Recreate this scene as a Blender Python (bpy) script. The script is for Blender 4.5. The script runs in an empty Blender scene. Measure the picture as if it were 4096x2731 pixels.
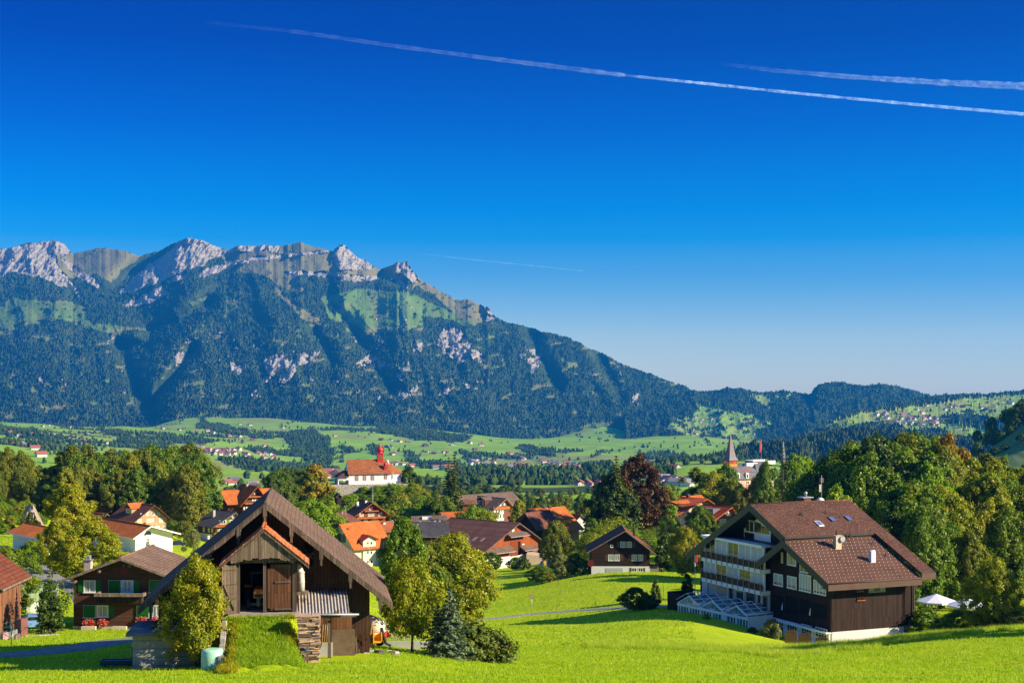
import bpy, math, random
import numpy as np
from mathutils import Vector
random.seed(7); RNG = np.random.default_rng(7)
R = math.radians
# ------------------------------------------------------------------ camera, light, sky
sc = bpy.context.scene
F = 5688.9; CX = 2048.0; HY = 1550.0        # focal length, centre column and horizon row, in photograph pixels
cam_d = bpy.data.cameras.new('camera'); cam = bpy.data.objects.new('camera', cam_d)
sc.collection.objects.link(cam); sc.camera = cam
cam.location = (0, 0, 0); cam.rotation_euler = (R(90), 0, 0)
cam_d.lens = 50; cam_d.sensor_width = 36; cam_d.shift_y = (HY - 1365.5) / 4096.0
cam_d.clip_start = 0.5; cam_d.clip_end = 200000
SUN_EL, SUN_BACK = 27.0, 17.0                # degrees above the horizon, degrees behind the +X direction
sund = bpy.data.lights.new('sun', 'SUN'); sun = bpy.data.objects.new('sun', sund)
sc.collection.objects.link(sun)
sund.energy = 5.0; sund.angle = R(0.53); sund.color = (1.0, 0.85, 0.60)
sv = Vector((math.cos(R(SUN_EL)) * math.cos(R(SUN_BACK)), -math.cos(R(SUN_EL)) * math.sin(R(SUN_BACK)), math.sin(R(SUN_EL))))
sun.rotation_euler = sv.to_track_quat('Z', 'Y').to_euler()
sun.location = (200, -50, 150)
world = bpy.data.worlds.new('World'); sc.world = world; world.use_nodes = True
wn = world.node_tree; bg = wn.nodes['Background']
sky = wn.nodes.new('ShaderNodeTexSky'); sky.sky_type = 'NISHITA'; sky.sun_disc = False
sky.sun_elevation = R(SUN_EL); sky.sun_rotation = R(90 + SUN_BACK); sky.altitude = 750
sky.air_density = 1.0; sky.dust_density = 0.4; sky.ozone_density = 4.0
# a polarised, deep blue autumn sky: the Nishita sky graded by height above the horizon; its unseen upper part is brightened as fill light
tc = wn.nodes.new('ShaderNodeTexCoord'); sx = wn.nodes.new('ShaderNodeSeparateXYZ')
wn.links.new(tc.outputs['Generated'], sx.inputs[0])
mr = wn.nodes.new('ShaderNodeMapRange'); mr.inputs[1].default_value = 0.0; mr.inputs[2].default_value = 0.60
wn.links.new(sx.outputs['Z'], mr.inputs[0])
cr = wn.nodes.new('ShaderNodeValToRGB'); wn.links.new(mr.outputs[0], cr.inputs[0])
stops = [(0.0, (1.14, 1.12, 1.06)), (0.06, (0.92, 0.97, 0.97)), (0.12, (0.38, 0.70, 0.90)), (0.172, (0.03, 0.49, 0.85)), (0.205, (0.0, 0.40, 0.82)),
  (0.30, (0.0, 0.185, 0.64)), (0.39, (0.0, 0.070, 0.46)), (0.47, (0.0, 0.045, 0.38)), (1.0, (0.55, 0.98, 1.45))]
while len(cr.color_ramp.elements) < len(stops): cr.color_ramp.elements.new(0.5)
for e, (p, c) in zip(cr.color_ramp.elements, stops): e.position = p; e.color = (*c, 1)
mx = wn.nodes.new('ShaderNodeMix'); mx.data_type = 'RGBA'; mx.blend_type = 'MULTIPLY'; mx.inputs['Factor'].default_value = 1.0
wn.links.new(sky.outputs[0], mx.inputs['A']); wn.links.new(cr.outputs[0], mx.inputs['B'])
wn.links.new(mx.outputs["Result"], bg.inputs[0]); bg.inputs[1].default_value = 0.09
sc.view_settings.view_transform = 'Standard'; sc.view_settings.look = 'None'
sc.view_settings.exposure = 1.2; sc.view_settings.gamma = 1.0; sc.view_settings.use_curve_mapping = False
sc.cycles.use_denoising = True; sc.cycles.max_bounces = 5; sc.cycles.diffuse_bounces = 3; sc.cycles.glossy_bounces = 2
sc.cycles.transmission_bounces = 3; sc.cycles.transparent_max_bounces = 8; sc.cycles.volume_bounces = 0
sc.cycles.sample_clamp_indirect = 4.0
# ------------------------------------------------------------------ helpers
def link(o):
 sc.collection.objects.link(o); return o
def tag(o, label=None, cat=None, group=None, kind=None):
 if label: o['label'] = label
 if cat: o['category'] = cat
 if group: o['group'] = group
 if kind: o['kind'] = kind
 return o
def empty(name, loc, rz=0.0, parent=None):
 o = bpy.data.objects.new(name, None); link(o); o.location = loc; o.rotation_euler = (0, 0, rz); o.empty_display_size = 0.5
 if parent: o.parent = parent
 return o
def W(px, py, D):
 """survey point: the world position D metres out along the sight line through (px, py) of the photograph"""
 return Vector(((px - CX) / F * D, D, (HY - py) / F * D))
def np_mesh(name, co, faces, mats, uv=None, attrs=None, smooth=False, midx=None, parent=None):
 """fast mesh from arrays; faces: (n,3) or (n,4) int array"""
 me = bpy.data.meshes.new(name); co = np.asarray(co, np.float32); faces = np.asarray(faces, np.int32)
 n, k = faces.shape
 me.vertices.add(len(co)); me.vertices.foreach_set('co', co.ravel())
 me.loops.add(n * k); me.loops.foreach_set('vertex_index', faces.ravel())
 me.polygons.add(n); me.polygons.foreach_set('loop_start', np.arange(n, dtype=np.int32) * k)
 try: me.polygons.foreach_set('loop_total', np.full(n, k, np.int32))
 except Exception: pass
 if midx is not None: me.polygons.foreach_set('material_index', np.asarray(midx, np.int32))
 me.polygons.foreach_set('use_smooth', np.full(n, bool(smooth)))
 for m in mats: me.materials.append(m)
 if attrs:
  for an, (dom, arr) in attrs.items():
   a = me.attributes.new(an, 'FLOAT', dom); a.data.foreach_set('value', np.asarray(arr, np.float32).ravel())
 me.update(calc_edges=True); me.validate()
 o = bpy.data.objects.new(name, me); link(o)
 if parent: o.parent = parent
 return o
class MB:
 """collects boxes, prisms, tubes; build() links them as ONE mesh object with box-mapped UVs in metres"""
 def __init__(s): s.v = []; s.f = []; s.m = []; s.sm = []
 def face(s, pts, mat=0, smooth=False):
  b = len(s.v); s.v += [tuple(p) for p in pts]; s.f.append(tuple(range(b, b + len(pts)))); s.m.append(mat); s.sm.append(smooth)
 def hexa(s, p, mat=0, mats=None):
  # p: 8 points, bottom 0-3 counter-clockwise, top 4-7
  ff = [(3, 2, 1, 0), (4, 5, 6, 7), (0, 1, 5, 4), (1, 2, 6, 5), (2, 3, 7, 6), (3, 0, 4, 7)]
  b = len(s.v); s.v += [tuple(q) for q in p]
  for i, f in enumerate(ff): s.f.append(tuple(b + k for k in f)); s.m.append(mats[i] if mats else mat); s.sm.append(False)
 def box(s, x0, x1, y0, y1, z0, z1, mat=0):
  if x1 < x0: x0, x1 = x1, x0
  if y1 < y0: y0, y1 = y1, y0
  if z1 < z0: z0, z1 = z1, z0
  s.hexa([(x0, y0, z0), (x1, y0, z0), (x1, y1, z0), (x0, y1, z0), (x0, y0, z1), (x1, y0, z1), (x1, y1, z1), (x0, y1, z1)], mat)
 def prism(s, poly, axis, a0, a1, mat=0, capmat=None):
  """poly: 2-D outline; axis 'x','y','z' = extrusion axis from a0 to a1"""
  def P(p, a): return {'x': (a, p[0], p[1]), 'y': (p[0], a, p[1]), 'z': (p[0], p[1], a)}[axis]
  n = len(poly); capmat = mat if capmat is None else capmat
  mm = mat if isinstance(mat, (list, tuple)) else [mat] * n
  A = [P(p, a0) for p in poly]; Bp = [P(p, a1) for p in poly]
  for i in range(n):
   j = (i + 1) % n; s.face([A[i], A[j], Bp[j], Bp[i]], mm[i])
  s.face(A[::-1], capmat); s.face(Bp, capmat)
 def tube(s, pts, r, n=8, mat=0, cap=True, smooth=True):
  pts = [Vector(p) for p in pts]; rr = r if isinstance(r, (list, tuple)) else [r] * len(pts)
  b = len(s.v); up = Vector((0, 0, 1))
  for i, p in enumerate(pts):
   d = (pts[min(i + 1, len(pts) - 1)] - pts[max(i - 1, 0)]).normalized()
   a = d.cross(up)
   if a.length < 1e-3: a = d.cross(Vector((1, 0, 0)))
   a.normalize(); c = a.cross(d).normalized()
   for k in range(n):
    t = 2 * math.pi * k / n; s.v.append(tuple(p + (a * math.cos(t) + c * math.sin(t)) * rr[i]))
  for i in range(len(pts) - 1):
   for k in range(n):
    k2 = (k + 1) % n; s.f.append((b + i * n + k, b + i * n + k2, b + (i + 1) * n + k2, b + (i + 1) * n + k)); s.m.append(mat); s.sm.append(smooth)
  if cap:
   s.f.append(tuple(b + k for k in range(n - 1, -1, -1))); s.m.append(mat); s.sm.append(False)
   e = b + (len(pts) - 1) * n; s.f.append(tuple(e + k for k in range(n))); s.m.append(mat); s.sm.append(False)
 def lathe(s, prof, c=(0, 0, 0), n=12, mat=0, smooth=True, a0=0.0):
  """prof: (radius, z) bottom to top about the vertical axis at c"""
  b = len(s.v)
  for (r, z) in prof:
   for k in range(n):
    t = a0 + 2 * math.pi * k / n; s.v.append((c[0] + r * math.cos(t), c[1] + r * math.sin(t), c[2] + z))
  for i in range(len(prof) - 1):
   for k in range(n):
    k2 = (k + 1) % n; s.f.append((b + i * n + k, b + i * n + k2, b + (i + 1) * n + k2, b + (i + 1) * n + k)); s.m.append(mat); s.sm.append(smooth)
  s.f.append(tuple(b + k for k in range(n - 1, -1, -1))); s.m.append(mat); s.sm.append(False)
  e = b + (len(prof) - 1) * n; s.f.append(tuple(e + k for k in range(n))); s.m.append(mat); s.sm.append(False)
 def build(s, name, mats, parent=None, loc=None, rz=None, bevel=0.0):
  me = bpy.data.meshes.new(name)
  me.from_pydata(s.v, [], s.f); me.update()
  if not isinstance(mats, (list, tuple)): mats = [mats]
  for m in mats: me.materials.append(m)
  me.polygons.foreach_set('material_index', s.m); me.polygons.foreach_set('use_smooth', s.sm)
  uvl = me.uv_layers.new(name='UVMap').data
  for p in me.polygons:
   n = p.normal
   if abs(n.z) > 0.999 or n.length < 0.5: t = Vector((1, 0, 0)); bt = Vector((0, 1, 0))
   else:
    t = Vector((-n.y, n.x, 0)).normalized(); bt = n.cross(t)
   for li in p.loop_indices:
    c = me.vertices[me.loops[li].vertex_index].co; uvl[li].uv = (c.dot(t), c.dot(bt))
  o = bpy.data.objects.new(name, me); link(o)
  if parent: o.parent = parent
  if loc is not None: o.location = loc
  if rz is not None: o.rotation_euler = (0, 0, rz)
  if bevel:
   md = o.modifiers.new('edge', 'BEVEL'); md.width = bevel; md.segments = 1; md.limit_method = 'ANGLE'
  return o
def children_of(o): return list(o.children)
def copy_tree(o, parent=None):
 c = o.copy(); link(c); c.parent = parent
 for ch in children_of(o): copy_tree(ch, c)
 return c
# numpy value noise
def _hash(ix, iy, seed):
 h = (ix.astype(np.int64) * 374761393 + iy.astype(np.int64) * 668265263 + seed * 1442695041) & 0xffffffff
 h = ((h ^ (h >> 13)) * 1274126177) & 0xffffffff
 return ((h ^ (h >> 16)) & 0xffffff) / float(0xffffff)
def vnoise(x, y, seed=0):
 ix = np.floor(x); iy = np.floor(y); fx = x - ix; fy = y - iy
 fx = fx * fx * (3 - 2 * fx); fy = fy * fy * (3 - 2 * fy)
 a = _hash(ix, iy, seed); b = _hash(ix + 1, iy, seed); c = _hash(ix, iy + 1, seed); d = _hash(ix + 1, iy + 1, seed)
 return (a * (1 - fx) + b * fx) * (1 - fy) + (c * (1 - fx) + d * fx) * fy
def fbm(x, y, seed=0, oct=4, gain=0.5):
 s = 0.0; a = 1.0; t = 0.0
 for i in range(oct):
  s = s + a * vnoise(x * 2 ** i, y * 2 ** i, seed + i * 17); t += a; a *= gain
 return s / t
def ridged(x, y, seed=0, oct=4):
 s = 0.0; a = 1.0; t = 0.0
 for i in range(oct):
  s = s + a * (1 - np.abs(2 * vnoise(x * 2 ** i, y * 2 ** i, seed + i * 13) - 1)); t += a; a *= 0.5
 return s / t
def in_poly(X, Y, poly):
 ins = np.zeros(X.shape, bool); n = len(poly)
 for i in range(n):
  x0, y0 = poly[i]; x1, y1 = poly[(i + 1) % n]
  if y0 == y1: continue
  c = ((Y >= min(y0, y1)) & (Y < max(y0, y1))) & (X < (x1 - x0) * (Y - y0) / (y1 - y0) + x0)
  ins ^= c
 return ins
def seg_dist(X, Y, pl):
 d = np.full(X.shape, 1e9)
 for (x0, y0), (x1, y1) in zip(pl[:-1], pl[1:]):
  vx, vy = x1 - x0, y1 - y0; t = np.clip(((X - x0) * vx + (Y - y0) * vy) / (vx * vx + vy * vy), 0, 1)
  d = np.minimum(d, np.hypot(X - x0 - t * vx, Y - y0 - t * vy))
 return d
# ------------------------------------------------------------------ materials
MATS = {}
class NT:
 def __init__(s, name):
  s.m = bpy.data.materials.new(name); s.m.use_nodes = True; s.t = s.m.node_tree; s.b = s.t.nodes['Principled BSDF']
  s.out = s.t.nodes['Material Output']
 def n(s, typ, **kw):
  nd = s.t.nodes.new(typ)
  for k, v in kw.items():
   if k.startswith('i_'): nd.inputs[int(k[2:]) if k[2:].isdigit() else k[2:].replace('_', ' ')].default_value = v
   else: setattr(nd, k, v)
  return nd
 def l(s, a, b): s.t.links.new(a, b)
 def mix(s, fac, a, b, blend='MIX'):
  nd = s.t.nodes.new('ShaderNodeMix'); nd.data_type = 'RGBA'; nd.blend_type = blend
  for key, v in (('Factor', fac), ('A', a), ('B', b)):
   if hasattr(v, 'links') or hasattr(v, 'is_linked'): s.l(v, nd.inputs[key])
   else: nd.inputs[key].default_value = (*v, 1) if isinstance(v, tuple) else v
  return nd.outputs['Result']
 def ramp(s, fac, stops):
  nd = s.t.nodes.new('ShaderNodeValToRGB'); s.l(fac, nd.inputs[0])
  while len(nd.color_ramp.elements) < len(stops): nd.color_ramp.elements.new(0.5)
  for e, (p, c) in zip(nd.color_ramp.elements, stops):
   e.position = p; e.color = (*c, 1) if isinstance(c, tuple) else (c, c, c, 1)
  return nd.outputs[0]
 def coord(s, kind='Object', scale=(1, 1, 1), rot=(0, 0, 0)):
  c = s.n('ShaderNodeTexCoord'); mp = s.n('ShaderNodeMapping'); mp.inputs['Scale'].default_value = scale; mp.inputs['Rotation'].default_value = rot
  s.l(c.outputs[kind], mp.inputs[0]); return mp.outputs[0]
 def noise(s, vec, scale, detail=4, rough=0.55):
  nd = s.n('ShaderNodeTexNoise'); nd.inputs['Scale'].default_value = scale; nd.inputs['Detail'].default_value = detail
  nd.inputs['Roughness'].default_value = rough; s.l(vec, nd.inputs['Vector']); return nd.outputs['Fac']
 def bump(s, h, strength=0.5, dist=0.02):
  nd = s.n('ShaderNodeBump'); nd.inputs['Strength'].default_value = strength; nd.inputs['Distance'].default_value = dist
  s.l(h, nd.inputs['Height']); s.l(nd.outputs[0], s.b.inputs['Normal']); return nd
 def col(s, c): s.l(c, s.b.inputs['Base Color'])
 def attr(s, name):
  a = s.n('ShaderNodeAttribute', attribute_name=name); return a.outputs['Fac']
def sh(c, k): return tuple(max(0.0, x * k) for x in c)
def m_plain(name, c, rough=0.7, var=0.15, scale=3.0, metal=0.0, spec=0.3, bumpk=0.0):
 if name in MATS: return MATS[name]
 t = NT(name); v = t.coord('Object')
 n = t.noise(v, scale, 5); t.col(t.ramp(n, [(0.3, sh(c, 1 - var)), (0.7, sh(c, 1 + var))]))
 t.b.inputs['Roughness'].default_value = rough; t.b.inputs['Metallic'].default_value = metal; t.b.inputs['Specular IOR Level'].default_value = spec
 if bumpk: t.bump(t.noise(v, scale * 6, 4), bumpk, 0.03)
 MATS[name] = t.m; return t.m
def m_planks(name, c, w=0.18, vertical=True, var=0.35, grey=None, rough=0.8):
 """boards: each board its own tone, dark joints, streaky grain"""
 if name in MATS: return MATS[name]
 t = NT(name); uv = t.coord('UV', rot=(0, 0, 0 if not vertical else math.pi / 2))
 br = t.n('ShaderNodeTexBrick'); br.offset = 0.37; br.inputs['Scale'].default_value = 1.0
 br.inputs['Brick Width'].default_value = 3.3; br.inputs['Row Height'].default_value = w; br.inputs['Mortar Size'].default_value = 0.012
 br.inputs['Color1'].default_value = (0.0, 0.0, 0.0, 1); br.inputs['Color2'].default_value = (1, 1, 1, 1); br.inputs['Mortar'].default_value = (0.5, 0.5, 0.5, 1)
 t.l(uv, br.inputs['Vector'])
 gs = t.n('ShaderNodeMapping'); gs.inputs['Scale'].default_value = (1.2, 22, 1); t.l(uv, gs.inputs[0])
 g = t.noise(gs.outputs[0], 1.0, 5, 0.6)
 big = t.noise(t.coord('Object'), 0.5, 3)
 a = t.mix(br.outputs['Color'], sh(c, 1 - var), sh(c, 1 + var))
 if grey: a = t.mix(t.ramp(big, [(0.4, 0.0), (0.62, 1.0)]), a, grey)
 a = t.mix(0.75, a, t.ramp(g, [(0.3, 0.45), (0.7, 1.35)]), 'MULTIPLY')
 a = t.mix(br.outputs['Fac'], a, sh(c, 0.22))
 t.col(a); t.b.inputs['Roughness'].default_value = rough; t.b.inputs['Specular IOR Level'].default_value = 0.15
 h = t.n('ShaderNodeMath', operation='SUBTRACT'); t.l(g, h.inputs[0]); t.l(br.outputs['Fac'], h.inputs[1]); t.bump(h.outputs[0], 0.6, 0.02)
 MATS[name] = t.m; return t.m
def m_tiles(name, c1, c2, w=0.25, h=0.33, spots=None, rough=0.75, bumpd=0.05, mortar=0.25, rnd=.3):
 if name in MATS: return MATS[name]
 t = NT(name); uv = t.coord('UV')
 br = t.n('ShaderNodeTexBrick'); br.offset = 0.5; br.inputs['Scale'].default_value = 1.0
 br.inputs['Brick Width'].default_value = w; br.inputs['Row Height'].default_value = h; br.inputs['Mortar Size'].default_value = min(w, h) * 0.09
 br.inputs['Mortar Smooth'].default_value = 0.6
 br.inputs['Color1'].default_value = (*c1, 1); br.inputs['Color2'].default_value = (*c2, 1); br.inputs['Mortar'].default_value = (*sh(c1, mortar), 1)
 t.l(uv, br.inputs['Vector'])
 big = t.noise(t.coord('Object'), 0.35, 4, 0.6); a = t.mix(0.7, br.outputs['Color'], t.ramp(big, [(0.3, 0.72), (0.7, 1.28)]), 'MULTIPLY')
 if spots:
  sp = t.noise(uv, 5.0, 2, 0.5); a = t.mix(t.ramp(sp, [(0.60, 0.0), (0.68, 1.0)]), a, spots)
 t.col(a); t.b.inputs['Roughness'].default_value = rough; t.b.inputs['Specular IOR Level'].default_value = 0.03
 # each row is a lifted edge: a saw along the slope, plus the rounded tile across
 sp2 = t.n('ShaderNodeSeparateXYZ'); t.l(uv, sp2.inputs[0])
 fr = t.n('ShaderNodeMath', operation='PINGPONG'); t.l(sp2.outputs[0], fr.inputs[0]); fr.inputs[1].default_value = w / 2
 mm = t.n('ShaderNodeMath', operation='DIVIDE'); t.l(sp2.outputs[1], mm.inputs[0]); mm.inputs[1].default_value = h
 fc = t.n('ShaderNodeMath', operation='FRACT'); t.l(mm.outputs[0], fc.inputs[0])
 ad = t.n('ShaderNodeMath', operation='MULTIPLY_ADD'); t.l(fr.outputs[0], ad.inputs[0]); ad.inputs[1].default_value = 3.0 / w * rnd
 iv = t.n('ShaderNodeMath', operation='SUBTRACT'); iv.inputs[0].default_value = 1.0; t.l(fc.outputs[0], iv.inputs[1]); t.l(iv.outputs[0], ad.inputs[2])
 t.bump(ad.outputs[0], 0.6, bumpd); MATS[name] = t.m; return t.m
def m_leaf(name, c1, c2, c3=None, trans=0.35):
 """foliage: per-leaf and per-clump tone, light through the leaf"""
 if name in MATS: return MATS[name]
 t = NT(name); r = t.attr('rnd'); big = t.noise(t.coord('Object'), 0.55, 3, 0.6)
 a = t.mix(t.ramp(big, [(0.35, 0.0), (0.65, 1.0)]), c1, c2)
 a = t.mix(0.8, a, t.ramp(r, [(0.0, 0.55), (1.0, 1.5)]), 'MULTIPLY')
 if c3: a = t.mix(t.ramp(r, [(0.86, 0.0), (0.92, 1.0)]), a, c3)
 oi = t.n('ShaderNodeObjectInfo'); a = t.mix(0.6, a, t.ramp(oi.outputs['Random'], [(0.0, (0.75, 0.8, 0.9)), (0.5, (1.0, 1.0, 1.0)), (1.0, (1.25, 1.05, 0.9))]), 'MULTIPLY')
 df = t.n('ShaderNodeBsdfDiffuse'); tl = t.n('ShaderNodeBsdfTranslucent'); gl = t.n('ShaderNodeBsdfGlossy'); gl.inputs['Roughness'].default_value = 0.45
 t.l(a, df.inputs[0]); a2 = t.mix(1.0, a, (1.15, 1.25, 0.5), 'MULTIPLY'); t.l(a2, tl.inputs[0]); gl.inputs[0].default_value = (0.5, 0.55, 0.4, 1)
 m1 = t.n('ShaderNodeMixShader'); m1.inputs[0].default_value = trans; t.l(df.outputs[0], m1.inputs[1]); t.l(tl.outputs[0], m1.inputs[2])
 m2 = t.n('ShaderNodeMixShader'); m2.inputs[0].default_value = 0.03; t.l(m1.outputs[0], m2.inputs[1]); t.l(gl.outputs[0], m2.inputs[2])
 t.l(m2.outputs[0], t.out.inputs[0]); MATS[name] = t.m; return t.m
def m_glass(name='window_glass', c=(0.02, 0.03, 0.04), rough=0.08):
 if name in MATS: return MATS[name]
 t = NT(name); n = t.noise(t.coord('Object'), 1.3, 2); t.col(t.ramp(n, [(0.35, sh(c, 0.5)), (0.7, sh(c, 1.8))]))
 t.b.inputs['Roughness'].default_value = rough; t.b.inputs['Specular IOR Level'].default_value = 0.8
 MATS[name] = t.m; return t.m
# ------------------------------------------------------------------ the ground, surveyed as (column, row, distance)
def tps_fit(P, v, lam=1e-3):
 P = np.asarray(P, float); n = len(P)
 r2 = ((P[:, None, :] - P[None, :, :]) ** 2).sum(2); K = 0.5 * r2 * np.log(r2 + 1e-12) + lam * np.eye(n)
 A = np.zeros((n + 3, n + 3)); A[:n, :n] = K; A[:n, n] = 1; A[:n, n + 1:] = P; A[n, :n] = 1; A[n + 1:, :n] = P.T
 return P, np.linalg.solve(A, np.concatenate([v, [0, 0, 0]]))
def tps_eval(fit, X, Y):
 P, w = fit; n = len(P); out = w[n] + w[n + 1] * X + w[n + 2] * Y
 for i in range(n):
  r2 = (X - P[i, 0]) ** 2 + (Y - P[i, 1]) ** 2; out = out + w[i] * 0.5 * r2 * np.log(r2 + 1e-12)
 return out
NEAR = {
-700: [(20, 2990), (45, 2850), (70, 2750), (90, 2680), (110, 2585), (130, 2500), (160, 2360), (200, 2240), (300, 2120), (420, 2050), (600, 2000), (900, 1960)],
0: [(20, 2990), (45, 2860), (70, 2750), (87, 2685), (97, 2635), (106, 2600), (115, 2560), (126, 2520), (145, 2430), (165, 2355), (190, 2255), (230, 2185), (300, 2150), (335, 2140), (365, 2075), (400, 2015), (480, 2010), (650, 2030), (900, 2020)],
250: [(97, 2625), (126, 2515), (165, 2360), (230, 2195), (300, 2158), (380, 2118), (480, 2075), (650, 2050)],
600: [(20, 2990), (45, 2860), (70, 2745), (86, 2668), (97, 2610), (108, 2560), (126, 2512), (150, 2420), (185, 2310), (225, 2215), (300, 2180), (380, 2135), (450, 2100), (560, 2060), (900, 2020)],
1200: [(20, 2990), (45, 2860), (70, 2740), (86, 2640), (100, 2590), (120, 2530), (150, 2450), (230, 2340), (310, 2290), (400, 2262), (450, 2180), (500, 2120), (600, 2080), (900, 2040)],
1500: [(45, 2860), (70, 2738), (86, 2640), (97, 2596), (130, 2545), (200, 2487), (300, 2345), (400, 2268), (450, 2190), (500, 2130), (600, 2090), (900, 2050)],
2000: [(20, 2990), (45, 2855), (74, 2731), (100, 2655), (140, 2570), (180, 2510), (230, 2462), (300, 2360), (370, 2287), (430, 2240), (500, 2170), (600, 2090), (900, 2040)],
2400: [(45, 2855), (74, 2731), (100, 2650), (140, 2562), (180, 2500), (222, 2430), (260, 2360), (300, 2292), (370, 2240), (450, 2170), (600, 2085), (900, 2030)],
2750: [(20, 2990), (45, 2855), (74, 2731), (105, 2640), (140, 2570), (165, 2515), (195, 2442), (240, 2370), (300, 2290), (370, 2200), (450, 2115), (600, 2060), (900, 2010)],
3300: [(45, 2855), (74, 2731), (100, 2640), (125, 2588), (145, 2588), (172, 2592), (195, 2515), (240, 2420), (300, 2300), (400, 2150), (600, 2050), (900, 2000)],
3700: [(20, 2990), (45, 2850), (74, 2725), (100, 2615), (125, 2542), (142, 2560), (165, 2575), (185, 2530), (200, 2487), (240, 2400), (300, 2270), (400, 2150), (600, 2050), (900, 2000)],
4096: [(45, 2850), (74, 2715), (100, 2590), (125, 2512), (142, 2540), (170, 2560), (200, 2480), (240, 2390), (300, 2260), (400, 2150), (600, 2050), (900, 2000)],
4800: [(20, 2980), (45, 2840), (74, 2700), (100, 2560), (125, 2480), (150, 2490), (200, 2440), (300, 2250), (600, 2050), (900, 2000)],
}
PN = []; VN = []
for px, L in NEAR.items():
 for D, py in L: PN.append((px / 1000, math.log(D) * 2)); VN.append(py / 100)
FIT_N = tps_fit(PN, np.array(VN), 2e-4)
def py_near(px, D):
 px = np.asarray(px, float); D = np.asarray(D, float)
 return tps_eval(FIT_N, np.clip(px, -900, 5000) / 1000, np.log(np.clip(D, 15, 950)) * 2) * 100
def gz_arr(x, y):
 px = CX + x / y * F; return (HY - py_near(px, y)) / F * y
def gz(x, y): return float(gz_arr(np.array([x], float), np.array([y], float))[0])
def G(px, D):
 """ground point straight below column px at distance D"""
 x = (px - CX) / F * D; return Vector((x, D, gz(x, D)))
def polar_sheet(name, cols, Ds, pyf, mats, attrf=None, kind='structure', dz=None):
 PX, DD = np.meshgrid(cols, Ds); PY = pyf(PX, DD)
 X = (PX - CX) / F * DD; Z = (HY - PY) / F * DD
 if dz is not None: Z = Z + dz(X, DD)
 nc, nr = len(cols), len(Ds); co = np.stack([X, DD, Z], -1).reshape(-1, 3)
 i = np.arange(nr - 1)[:, None] * nc + np.arange(nc - 1)[None, :]
 fc = np.stack([i, i + 1, i + nc + 1, i + nc], -1).reshape(-1, 4)
 at = attrf(X, DD, PX, PY) if attrf else None
 o = np_mesh(name, co, fc, mats, attrs={k: ('POINT', v) for k, v in at.items()} if at else None, smooth=True)
 return tag(o, kind=kind)
# --- grass material of the near meadows: mown turf with tufts, clover and drier streaks
def grass_mat():
 t = NT('meadow_grass'); v = t.coord('Object')
 n1 = t.noise(v, 0.06, 4, 0.6); n2 = t.noise(v, 0.9, 5, 0.65); n3 = t.noise(v, 9.0, 4, 0.7)
 a = t.mix(t.ramp(n1, [(0.35, 0.0), (0.65, 1.0)]), (0.26, 0.38, 0.003), (0.37, 0.45, 0.004))
 a = t.mix(t.ramp(n2, [(0.45, 0.0), (0.7, 0.6)]), a, (0.40, 0.46, 0.008))
 a = t.mix(0.85, a, t.ramp(n3, [(0.28, 0.55), (0.72, 1.35)]), 'MULTIPLY')
 # mowing lanes across the slope
 w = t.n('ShaderNodeTexWave'); w.inputs['Scale'].default_value = 0.22; w.inputs['Distortion'].default_value = 3.0; w.inputs['Detail'].default_value = 2
 t.l(t.coord('Object', rot=(0, 0, 1.35)), w.inputs[0]); a = t.mix(0.35, a, t.ramp(w.outputs['Fac'], [(0.2, 0.82), (0.8, 1.15)]), 'MULTIPLY')
 wd = t.noise(v, 0.35, 3, .5); a = t.mix(t.ramp(wd, [(.60, 0.0), (.68, .55)]), a, (.14, .28, .004)); fl = t.noise(v, 14.0, 1, .5); a = t.mix(t.ramp(fl, [(.735, 0.0), (.75, .8)]), a, (.62, .60, .25))
 a = t.mix(t.attr('track'), a, t.mix(t.ramp(n3, [(0.4, 0.0), (0.6, 1.0)]), (0.25, 0.20, 0.14), (0.35, 0.29, 0.21)))
 t.col(a); t.b.inputs['Roughness'].default_value = 0.9; t.b.inputs['Specular IOR Level'].default_value = 0.1
 bm = t.bump(n3, 0.9, 0.12)
 return t.m
MATS['grass'] = grass_mat()
def track_attr(X, D, PX, PY):
 # worn earth: the yard right of the barn
 w = fbm(X * 0.4, D * 0.4, 5, 3)
 yard = in_poly(PX + (w - .5) * 60, PY + (w - .5) * 14, [(1400, 2600), (1440, 2540), (1520, 2500), (1660, 2490), (1700, 2530), (1640, 2560), (1500, 2590)])
 return {'track': (yard * 0.9).astype(float)}
def bumps(X, D):
 return (fbm(X * 0.12, D * 0.12, 3, 3) - .5) * 0.35 * np.clip((400 - D) / 300, 0, 1)
_gz0 = gz_arr
def gz_arr(x, y): return _gz0(x, y) + bumps(np.asarray(x, float), np.asarray(y, float))
ground = polar_sheet('ground', np.arange(-1000, 5101, 16.0), np.concatenate([[4, 12], np.geomspace(18, 60, 25)[:-1], np.geomspace(60, 240, 260), np.geomspace(242, 950, 150)]),
   py_near, [MATS['grass']], track_attr, dz=bumps)
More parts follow.
